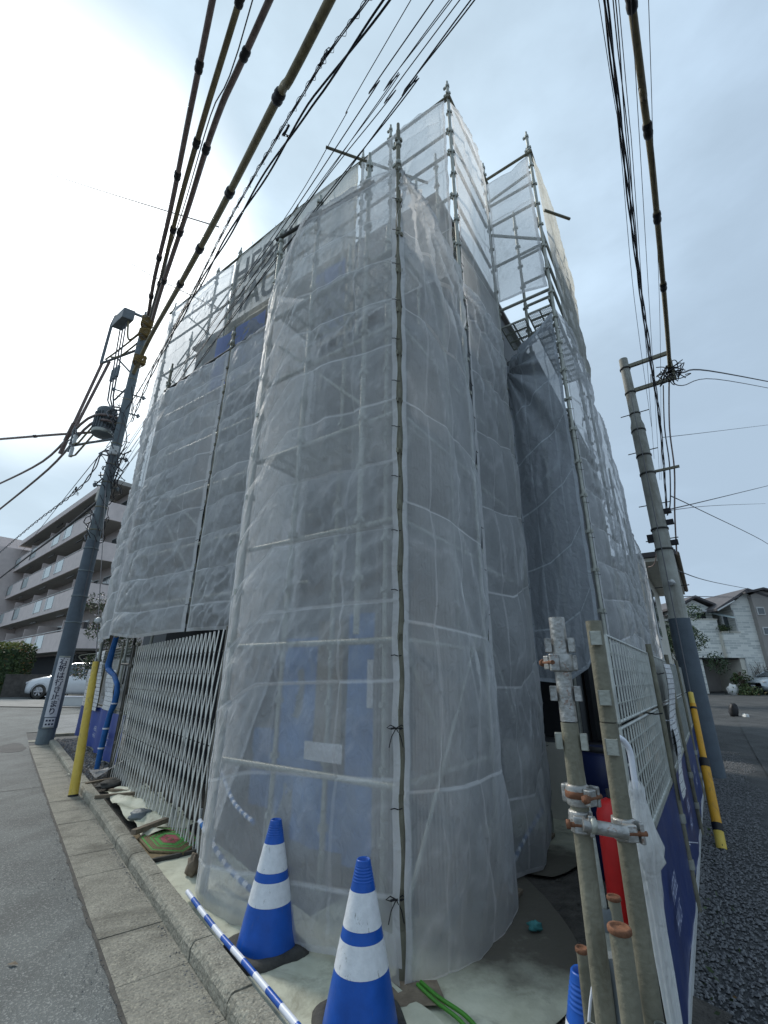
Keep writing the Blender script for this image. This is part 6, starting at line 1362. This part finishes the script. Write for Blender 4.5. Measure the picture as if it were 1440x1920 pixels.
def car(label, origin, yaw, body_m, suv=True, L_=4.5, name='parked_car'):
    o = thing(name, label, 'car', origin); c, s_ = math.cos(yaw), math.sin(yaw); X = Vector((c, s_, 0)); Yv = Vector((-s_, c, 0)); O = Vector(origin)
    def P(x, y, z): return O + X * x + Yv * y + UP * z
    Hh = 1.72 if suv else 1.5
    # stations: x, half-width, sill z, belt z, (bonnet/roof z)
    st = [(2.22, .60, .38, .62, .70), (2.12, .80, .26, .66, .82), (1.9, .88, .24, .74, .92), (1.4, .90, .24, .86, 1.02), (0.95, .91, .24, .95, 1.08), (0.2, .91, .24, 1.0, 1.10), (-0.8, .91, .24, 1.02, 1.10), (-1.7, .90, .26, 1.02, 1.10), (-2.1, .86, .30, 1.0, 1.08), (-2.25, .74, .36, .9, .98)]
    vs = []; fs = []; n = 10
    for x, hw, zs, zb, zt_ in st:
        ring_ = [(-hw * .92, zs), (-hw, zs + .12), (-hw, zb * .7), (-hw * .985, zb), (-hw * .86, zt_), (hw * .86, zt_), (hw * .985, zb), (hw, zb * .7), (hw, zs + .12), (hw * .92, zs)]
        vs += [P(x, y, z) for y, z in ring_]
    for i in range(len(st) - 1):
        for k in range(n): fs.append((i * n + k, i * n + (k + 1) % n, (i + 1) * n + (k + 1) % n, (i + 1) * n + k))
    fs += [list(range(n)), list(range((len(st) - 1) * n, len(st) * n))[::-1]]
    bd = MB().add(vs, fs, True).build('body', MT[body_m], o)
    # cabin: glass block with roof
    cab = [(1.05, .78, 1.08, 1.10), (0.45, .70, 1.08, Hh - .12), (0.1, .66, 1.08, Hh - .02), (-1.2, .66, 1.08, Hh), (-1.85, .68, 1.08, Hh - .12), (-2.12, .74, 1.05, 1.12)]
    vs = []; fs = []
    for x, hw, z0, z1 in cab: vs += [P(x, -.82, z0), P(x, -hw, z1), P(x, hw, z1), P(x, .82, z0)]
    for i in range(len(cab) - 1):
        for k in range(3): fs.append((i * 4 + k, i * 4 + k + 1, (i + 1) * 4 + k + 1, (i + 1) * 4 + k))
    MB().add(vs, fs).build('windows', MT['glassd'], o)
    vs = []; fs = []
    for x, hw, z0, z1 in cab[1:5]: vs += [P(x, -hw - .02, z1 - .03), P(x, -hw + .05, z1 + .03), P(x, hw - .05, z1 + .03), P(x, hw + .02, z1 - .03)]
    for i in range(3):
        for k in range(3): fs.append((i * 4 + k, i * 4 + k + 1, (i + 1) * 4 + k + 1, (i + 1) * 4 + k))
    MB().add(vs, fs, True).build('roof', MT[body_m], o)
    for sy in (-1, 1):
        for xx, z1, x2 in ((1.0, 1.09, .42), (-0.45, 1.09, -0.45), (-1.95, 1.09, -1.75)):
            MB().tube([P(xx, sy * .81, 1.08), P(x2, sy * .70, Hh - .1)], .035, 6).build('pillar', MT[body_m], o)
        for xw in (1.38, -1.38):
            arch = MB().lathe(P(xw, sy * .84, .34), [(0.0, 0), (.40, 0), (.40, .075)], 24, Yv * sy).build('wheel_arch', MT['black'], o)
            tw = MB().lathe(P(xw, sy * .74, .34), [(.0, 0), (.33, .0), (.345, .03), (.345, .17), (.33, .2), (.22, .2), (.22, .15)], 28, Yv * sy).build('tyre', MT['rubber'], o)
            rm = MB().lathe(P(xw, sy * .74, .34), [(.225, .18), (.235, .205), (.215, .205), (.20, .15), (.0, .15)], 24, Yv * sy).build('rim', MT['rubber'], tw)
            sp_ = MB()
            for k in range(6):
                an = 2 * PI * k / 6; d = X * math.cos(an) + UP * math.sin(an)
                sp_.box(P(xw, sy * .74, .34) + Yv * sy * .195 + d * .11, (.22, .02, .06), (d, Yv, d.cross(Yv)))
            sp_.lathe(P(xw, sy * .74, .34) + Yv * sy * .19, [(.05, 0), (.05, .02), (.0, .022)], 12, Yv * sy); sp_.lathe(P(xw, sy * .74, .34) + Yv * sy * .19, [(.205, 0), (.228, .012), (.205, .02)], 24, Yv * sy)
            sp_.build('spokes', MT['rim'], tw)
        MB().box(P(2.02, sy * .66, .74), (.28, .30, .11), (X, Yv, UP)).build('headlight', MT['lamp'], o, bevel=.03)
        MB().box(P(0.75, sy * .98, 1.12), (.12, .2, .14), (X, Yv, UP)).build('mirror', MT[body_m], o, bevel=.03)
    MB().box(P(2.17, 0, .60), (.08, .95, .14), (X, Yv, UP)).build('grille', MT['black'], o, bevel=.02); MB().box(P(2.14, 0, .36), (.12, 1.2, .12), (X, Yv, UP)).build('lower_intake', MT['black'], o, bevel=.02)
    MB().box(P(2.24, 0, .47), (.02, .33, .16), (X, Yv, UP)).build('number_plate', MT['white'], o)
    return o
def gzz(x, y): return gz(x, y) + 0.03
car('white off-road car parked on the driveway behind the left pole', (-15.9, 25.2, gz(-16, 24.9) + .0), math.atan2(-0.08, -1.0), 'carwhite', True)
# hedge, block wall, rack, planters
def leaves(n, pos, size, seed, m_, name, parent=None, label=None, cat=None, kind=None):
    r = random.Random(seed); mb = MB()
    for i in range(n):
        p = pos(r); s = size * r.uniform(.6, 1.4)
        a = Vector((r.gauss(0, 1), r.gauss(0, 1), r.gauss(0, 1))).normalized(); b = a.cross(Vector((r.gauss(0, 1), r.gauss(0, 1), r.gauss(0, 1)))).normalized()
        mb.add([p - a * s, p + b * s * .45, p + a * s, p - b * s * .45], [(0, 1, 2, 3)])
    return mb.build(name, MT[m_], parent, label=label, cat=cat, kind=kind)
hx, hy = -20.3, 25.4
hz = gz(hx, hy)
hd = thing('hedge', 'tall clipped green hedge with reddish new tips at the left edge', 'hedge', (hx, hy, hz))
def hpos(top):
    def f(r):
        u = r.uniform(-3.0, 1.0); d = r.uniform(-0.9, 0.9); 
        z = r.uniform(0.05, 2.5) if not top else r.uniform(2.3, 2.68)
        if not top and abs(d) < .7 and z < 2.3: d = math.copysign(r.uniform(.65, .9), d)
        if not top and r.random() < .25: u = 1.0 + r.gauss(0, .07); d = r.uniform(-.9, .9)
        q = Vector((hx, hy, hz)) + Vector((0.95, 0.3, 0)) * u + Vector((-0.3, 0.95, 0)) * d; q.z = hz + z + 0.15 * noise.noise(q * 1.5); return q
    return f
MB().box((hx - 1.15, hy - .34, hz + 1.1), (3.7, 1.3, 2.35), (Vector((0.954, 0.3, 0)), Vector((-0.3, 0.954, 0)), UP)).build('inner_mass', MT['leaf'], hd)
leaves(6500, hpos(False), 0.075, 1, 'leaf_h', 'foliage', hd); leaves(1500, hpos(True), 0.08, 2, 'leaf_y', 'top_shoots', hd)
bw = MB(); x0 = Vector((-19.1, 24.6, 0)); zb = gz(x0.x, x0.y)
bw = thing('block_wall', 'dark stained low concrete wall between the hedge and the white car', 'wall', x0 + UP * zb)
MB().box(x0 + UP * (zb + 0.5) + Vector((0.9, 0.6, 0)), (0.25, 2.6, 1.1), (Vector((.5, -.85, 0)).normalized(), Vector((.85, .5, 0)).normalized(), UP)).build('wall_body', MT['wallc'], bw, bevel=.01)
MB().box(x0 + UP * (zb + 1.07) + Vector((0.9, 0.6, 0)), (0.29, 2.64, 0.05), (Vector((.5, -.85, 0)).normalized(), Vector((.85, .5, 0)).normalized(), UP)).build('wall_cap', MT['wallc'], bw)
rk = thing('iron_railing', 'dark iron railing and curved stair rail behind the low wall', 'railing', (-17.2, 26.3, 0.5))
for k in range(7): MB().tube([(-18.2, 26.3, 1.4 + k * .2), (-16.4, 26.9, 1.4 + k * .2)], .02, 5).build('bar', MT['dark_steel'], rk)
for x in (-18.2, -17.3, -16.4): MB().tube([(x, 26.3 + (x + 18.2) * .33, .4), (x, 26.3 + (x + 18.2) * .33, 2.75)], .03, 6).build('post', MT['dark_steel'], rk)
MB().tube(smooth([(-16.7, 26.0, 1.2), (-16.9, 26.0, 1.7), (-16.5, 26.1, 2.2), (-16.8, 26.1, 2.6), (-15.9, 26.4, 2.75)], 6), .03, 6).build('curved_rail', MT['galv_dull'], rk)
cp = thing('carport_roof', 'dark canopy roof in the shade behind the white car', 'canopy', (-15.2, 27.5, 0.5)); MB().box((-15.2, 27.6, 2.95), (5.6, 2.6, .12)).build('roof', MT['wallc'], cp)
for x in (-17.8, -12.6): MB().tube([(x, 26.6, .4), (x, 26.6, 2.9)], .05, 6).build('post', MT['dark_steel'], cp)
MB().box((-15.2, 29.0, 1.7), (6, .1, 2.4)).build('back_panel', MT['void'], cp)
wf = thing('garden_fence', 'low white plastic picket fence in front of the white car', 'fence', (-13.2, 21.4, gz(13.2, 21.4)))
for k in range(9):
    p = Vector((-12.75 + k * .13, 21.3 + k * 0.03, gz(12.7, 21.3) + .03)); MB().box(p + UP * .2, (.07, .02, .4)).build('picket', MT['white'], wf)
for z in (.12, .28): MB().box(Vector((-12.23, 21.42, gz(12.7, 21.3) + z)), (1.15, .025, .04), (Vector((1, .23, 0)).normalized(), Vector((-.23, 1, 0)).normalized(), UP)).build('picket_rail', MT['white'], wf)
pl = thing('planter', 'low white planter box by the car wheel', 'planter', (-13.75, 21.2, gz(13.7, 21.2))); MB().box(Vector((-13.75, 21.2, gz(13.7, 21.2) + .2)), (1.7, .3, .36)).build('planter_box', MT['frame'], pl); MB().box(Vector((-13.75, 21.2, gz(13.7, 21.2) + .385)), (1.76, .36, .03)).build('planter_rim', MT['white'], pl)
def tree(label, base, h_, rad, crown_z, seed, leaf='leaf', blossom=0, n=3500, name='tree', ls=.07):
    b = Vector(base); t = thing(name, label, 'tree', b); r = random.Random(seed)
    MB().tube(smooth([b, b + Vector((.05, 0, h_ * .35)), b + Vector((-.04, .05, h_ * .7)), b + Vector((0.05, 0, h_ * .92))], 4), .07, 8, rs=None).build('trunk', MT['bark'], t)
    tips = []
    for k in range(9):
        a = r.uniform(0, 6.28); z0 = h_ * r.uniform(.3, .75); tip = b + Vector((math.cos(a) * rad * .7, math.sin(a) * rad * .7, z0 + r.uniform(.3, h_ * .3))); tips.append(tip)
        MB().tube([b + UP * z0, b.lerp(tip, .5) + UP * (z0 * .5 + .1), tip], .025, 5, rs=[.035, .022, .008]).build('branch', MT['bark'], t)
    cl = [(b + Vector((r.gauss(0, rad * .45), r.gauss(0, rad * .45), crown_z + r.gauss(0, (h_ - crown_z) * .42))), r.uniform(.22, .42) * rad) for _ in range(26)]
    def pos(q):
        c, s = q.choice(cl); v = Vector((q.gauss(0, 1), q.gauss(0, 1), q.gauss(0, 1))).normalized() * s * q.uniform(.5, 1.05); p = c + v; return p
    leaves(n, pos, ls, seed, leaf, 'crown', t)
    if blossom: leaves(blossom, pos, .06, seed + 1, 'flower', 'blossom', t)
    return t
tree('flowering shrub tree with pale pink blossom left of the scaffold', (-12.6, 21.6, gz(12.6, 21.6)), 4.9, 1.25, 3.2, 4, 'leaf_h', 900, 7000, ls=.05)

# ================================================================== BACKGROUND RIGHT: HOUSES, CAR, GARDEN
HY = 33.0
hs_ = thing('brick_house', 'pale stone-clad house with two gables and a garage beyond the alley', 'house', (23.8, HY, .8))
def hb(x0, x1, y0, y1, z0, z1): return MB().box(((x0 + x1) / 2, (y0 + y1) / 2, (z0 + z1) / 2), (x1 - x0, y1 - y0, z1 - z0))
def prism(xl, xp, xr, zl, zp, zr, zb, y0, y1, nm, m_, par):
    v = [(xl, y0, zb), (xl, y0, zl), (xp, y0, zp), (xr, y0, zr), (xr, y0, zb), (xl, y1, zb), (xl, y1, zl), (xp, y1, zp), (xr, y1, zr), (xr, y1, zb)]
    return MB().add(v, [(0, 4, 3, 2, 1), (5, 6, 7, 8, 9), (0, 1, 6, 5), (1, 2, 7, 6), (2, 3, 8, 7), (3, 4, 9, 8), (0, 5, 9, 4)]).build(nm, MT[m_], par)
prism(21.95, 23.34, 24.5, 6.55, 7.3, 6.7, 3.1, HY + .9, HY + 8, 'upper_wall', 'brick', hs_)
hb(22.0, 24.1, HY, HY + 1, 3.1, 5.72).build('balcony_front', MT['brick'], hs_); hb(21.95, 24.15, HY - .04, HY + .1, 5.722, 5.8).build('balcony_cap', MT['cream'], hs_)
hb(24.1, 25.3, HY - .3, HY + 1, 3.1, 4.8).build('corner_balcony', MT['brick'], hs_); hb(24.05, 25.35, HY - .35, HY + .1, 4.802, 4.88).build('balcony_cap', MT['cream'], hs_)
hb(24.0, 24.45, HY - .15, HY + .05, 3.12, 4.78).build('rough_panel', MT['cream'], hs_)
prism(25.2, 26.5, 28.6, 6.75, 7.65, 6.75, .6, HY - .2, HY + 8, 'tower_wall', 'brick', hs_)
hb(22.2, 22.4, HY, HY + 3, .6, 3.1).build('garage_side', MT['brick'], hs_); hb(24.9, 25.2, HY - .2, HY + 3, .6, 3.1).build('garage_side', MT['cream'], hs_)
hb(22.4, 24.9, HY + 2.2, HY + 2.4, .5, 3.1).build('garage_shutter', MT['greywall'], hs_); hb(22.0, 25.3, HY - .1, HY + 2.4, 3.02, 3.098).build('garage_lintel', MT['void'], hs_)
def gable(xl, xp, xr, zl, zp, zr, y0, y1, nm='roof'):
    th = .16; v = []
    for y in (y0, y1): v += [(xl, y, zl), (xp, y, zp), (xr, y, zr), (xl, y, zl + th), (xp, y, zp + th), (xr, y, zr + th)]
    return MB().add(v, [(0, 1, 4, 3), (1, 2, 5, 4), (6, 9, 10, 7), (7, 10, 11, 8), (3, 4, 10, 9), (4, 5, 11, 10), (0, 6, 7, 1), (1, 7, 8, 2), (0, 3, 9, 6), (2, 8, 11, 5)]).build(nm, MT['rooftile'], hs_)
gable(21.6, 23.34, 24.9, 6.55, 7.42, 6.72, HY + .5, HY + 8); gable(23.85, 26.5, 28.9, 6.28, 7.78, 6.9, HY - .6, HY + 8)
hb(21.7, 24.0, HY + .45, HY + .52, 6.36, 6.5).build('fascia', MT['frame'], hs_)
for (x0, x1, z0, z1) in ((22.15, 22.75, 5.82, 6.3), (22.8, 23.3, 5.82, 6.3)):
    w_ = hb(x0, x1, HY + .82, HY + .89, z0, z1).build('window', MT['frame'], hs_); hb(x0 + .06, x1 - .06, HY + .79, HY + .819, z0 + .06, z1 - .06).build('pane', MT['glassd'], w_)
hb(23.35, 23.95, HY + .8, HY + .89, 5.8, 6.3).build('dark_opening', MT['void'], hs_)
w_ = hb(24.75, 25.2, HY + .3, HY + .5, 4.9, 6.1).build('window', MT['frame'], hs_); hb(24.83, 25.12, HY + .26, HY + .299, 5.0, 6.0).build('pane', MT['glassd'], w_)
MB().tube([(25.25, HY - .25, 6.4), (25.28, HY - .25, .7)], .05, 6).build('downpipe', MT['frame'], hs_)
MB().tube([(23.9, HY - .6, 6.3), (25.3, HY - .6, 7.0)], .06, 6).build('gutter_pipe', MT['frame'], hs_)
MB().add([(23.75, HY + .5, 6.3), (24.6, HY - .9, 5.75), (24.9, HY - .9, 5.8), (24.4, HY + .5, 6.35)], [(0, 1, 2, 3)]).build('awning', MT['glassp'], hs_)
leaves(500, lambda r: Vector((r.gauss(24.35, .2), HY - .2 + r.gauss(0, .15), r.gauss(5.1, .14))), .05, 31, 'leaf_h', 'balcony_plants', hs_, kind='stuff')
gh = thing('grey_house', 'plain grey rendered house at the right edge with small square windows', 'house', (29.5, HY + 1, .8))
prism(26.62, 27.5, 34, 7.45, 7.75, 6.2, .5, HY - .55, HY + 9, 'wall', 'greywall', gh)
for (x, z) in ((27.0, 6.3), (27.05, 4.9), (27.1, 2.85)):
    w_ = hb(x - .28, x + .28, HY - .61, HY - .551, z - .28, z + .28).build('window', MT['frame'], gh); hb(x - .2, x + .2, HY - .64, HY - .611, z - .2, z + .2).build('pane', MT['glassd'], w_)
MB().add([(26.0, HY - .9, 7.62), (27.4, HY - .9, 7.95), (34.2, HY - .9, 6.3), (26.0, HY + 9, 7.62), (27.4, HY + 9, 7.95), (34.2, HY + 9, 6.3), (26.0, HY - .9, 7.5), (27.4, HY - .9, 7.8), (34.2, HY - .9, 6.15), (26.0, HY + 9, 7.5), (27.4, HY + 9, 7.8), (34.2, HY + 9, 6.15)], [(0, 1, 4, 3), (1, 2, 5, 4), (6, 9, 10, 7), (7, 10, 11, 8), (0, 6, 7, 1), (1, 7, 8, 2), (3, 4, 10, 9), (4, 5, 11, 10), (2, 8, 11, 5), (0, 3, 9, 6)]).build('roof', MT['rooftile'], gh)
ph = thing('pink_house', 'corner of a pink eave at the extreme right edge', 'house', (31, HY - 2, .8)); hb(28.9, 36, HY - 2, HY + 5, .5, 7.6).build('wall', MT['facade'], ph) if False else None
MB().box((33.0, 31.2, 9.35), (6.6, 5, .35)).build('eave', MT['facade'], ph); MB().box((34.2, 31.6, 4.9), (4.0, 4, 8.6)).build('wall', MT['facade'], ph)
# tiled roof house at the left of the pole
th = thing('tiled_house', 'old house with grey tiled roofs between the scaffold and the pale pole', 'house', (20.3, 36, .9))
def roof_slope(x0, x1, y0, y1, z0, z1, nm):
    r_ = MB(); n = int((x1 - x0) / .28)
    r_.add([(x0, y0, z0), (x1, y0, z0), (x1, y1, z1), (x0, y1, z1)], [(0, 1, 2, 3)]); o = r_.build(nm, MT['rooftile'], th); k2 = MB()
    for k in range(n + 1): x = x0 + (x1 - x0) * k / n; k2.tube([(x, y0 - .02, z0 + .03), (x, y1, z1 + .03)], .05, 5)
    for k in range(5): t = k / 5; k2.box(((x0 + x1) / 2, y0 + (y1 - y0) * t, z0 + (z1 - z0) * t + .02), (x1 - x0, .06, .05))
    k2.build('tile_ridges', MT['rooftile'], o, kind='stuff')
roof_slope(18.6, 23.6, 35.0, 38.4, 6.2, 7.5, 'upper_roof'); roof_slope(18.6, 23.6, 33.8, 35.4, 4.95, 5.6, 'lower_roof')
MB().box((21, 36.5, 3.2), (4.6, 2.4, 6.0)).build('wall', MT['cream'], th); MB().box((21, 34.9, 2.7), (4.4, 1.4, 4.4)).build('lower_wall', MT['cream'], th)
MB().box((21.2, 35.15, 5.95), (5.0, .12, .14)).build('eave_board', MT['frame'], th); MB().box((21.2, 33.95, 4.85), (5.0, .12, .14)).build('eave_board', MT['frame'], th)
# neighbouring house directly behind the scaffold
nh = thing('neighbour_house', 'cream house with a brown eave directly behind the scaffold on the right', 'house', L(2, 14, 0))
MB().box(L(1.2, 15.0, 2.35), (3.8, 5.6, 4.7), (A_, B_, UP)).build('wall', MT['cream'], nh)
MB().box(L(0.9, 15.0, 4.78), (4.9, 6.6, .10), (A_, B_, UP)).build('soffit', MT['cream'], nh)
MB().box(L(0.9, 15.0, 4.92), (5.0, 6.7, .14), (A_, B_, UP)).build('roof_edge', MT['rooftile'], nh)
MB().tube([L(-1.62, 11.7, 4.88), L(-1.62, 18.3, 4.88)], .06, 8).build('roof_gutter', MT['wood'], nh)
MB().tube([L(-0.75, 12.25, 4.6), L(-0.78, 12.2, .1)], .035, 6).build('downpipe', MT['frame'], nh)
w_ = MB().box(L(-0.73, 13.4, 3.5), (.04, .9, 1.5), (A_, B_, UP)).build('window', MT['frame'], nh); MB().box(L(-0.76, 13.4, 3.5), (.02, .75, 1.35), (A_, B_, UP)).build('pane', MT['glassd'], w_)
tree('dark garden tree standing between the tiled house and the pale pole', (15.2, 24.2, gz(15.2, 24.2)), 4.6, 1.5, 2.9, 14, 'leaf', 0, 9000, ls=.055)
tree('small brown shrub climbing the stone wall beside the garage', (23.75, 31.6, .6), 1.7, .45, 1.0, 15, 'leaf_h', 0, 800, name='shrub')
bs = thing('round_bush', 'clipped low green bush beside the silver car', 'bush', (24.35, 31.5, .7)); leaves(1400, lambda r: Vector((23.5 + r.gauss(0, .3), 31.0 + r.gauss(0, .3), .72 + abs(r.gauss(0, .24)))), .07, 41, 'leaf_h', 'foliage', bs)
MB().lathe((23.5, 31.0, .5), [(.001, .35), (.35, .25), (.45, 0)], 12).build('inner_mass', MT['leaf'], bs)
vn = thing('wall_creeper', 'bare creeper branches spreading over the stone wall by the silver car', 'creeper', (26.0, 32.6, .8)); rnd = random.Random(3)
for k in range(24):
    p = Vector((25.6 + rnd.uniform(-.1, .4), 32.72, .9)); pts = [p]
    for j in range(6): p = p + Vector((rnd.uniform(-.22, .3), rnd.uniform(-.02, .0), rnd.uniform(.1, .42))); pts.append(p.copy())
    MB().tube(pts, .012, 4).build('stem', MT['bark'], vn)
car('silver blue car parked beside the stone house at the right edge', (26.45, 31.6, gz(26.0, 31.4) + .0), PI + .12, 'carsilver', False)
cb = lump((22.9, 31.4, .95), (.3, .28, .42), 'frame', 'bundle wrapped in a pale dust cover before the garage', 'covered_bundle', 'bundle', 17)
lump((13.9, 19.3, .45), (.15, .14, .32), 'black', 'black refuse bag leaning behind the foot of the pale pole', 'refuse_bag', 'bag', 19); lump((14.1, 19.0, .28), (.12, .12, .12), 'frame', 'clear plastic refuse bag behind the foot of the pale pole', 'refuse_bag', 'bag', 21)
# garden line along the far end of the fence
for k, (w, r_) in enumerate(((10.5, .35), (12.2, .4))):
    p = L(-1.0, w, 1.5)
lump(L(-1.05, 9.2, 1.75), (.22, .3, .14), 'blue', 'blue cloth bundle draped over the far end of the fence', 'cloth_bundle', 'cloth', 23)
crumple('potted_plant_screen', MT['wood'], L(-1.1, 11.0, 1.0), B_, UP, 1.2, 1.6, .03, 'brown reed screen standing at the far end of the fence', 'screen', 6, 6)
o = leaves(110, lambda r: on(L(-1.36 - abs(r.gauss(0, .10)), -0.5 + 11 * r.random()), 0.02 + r.random() * .04), .018, 51, 'leaf_h', 'weeds', None, 'small weeds growing along the fence foot', 'weeds', 'stuff')
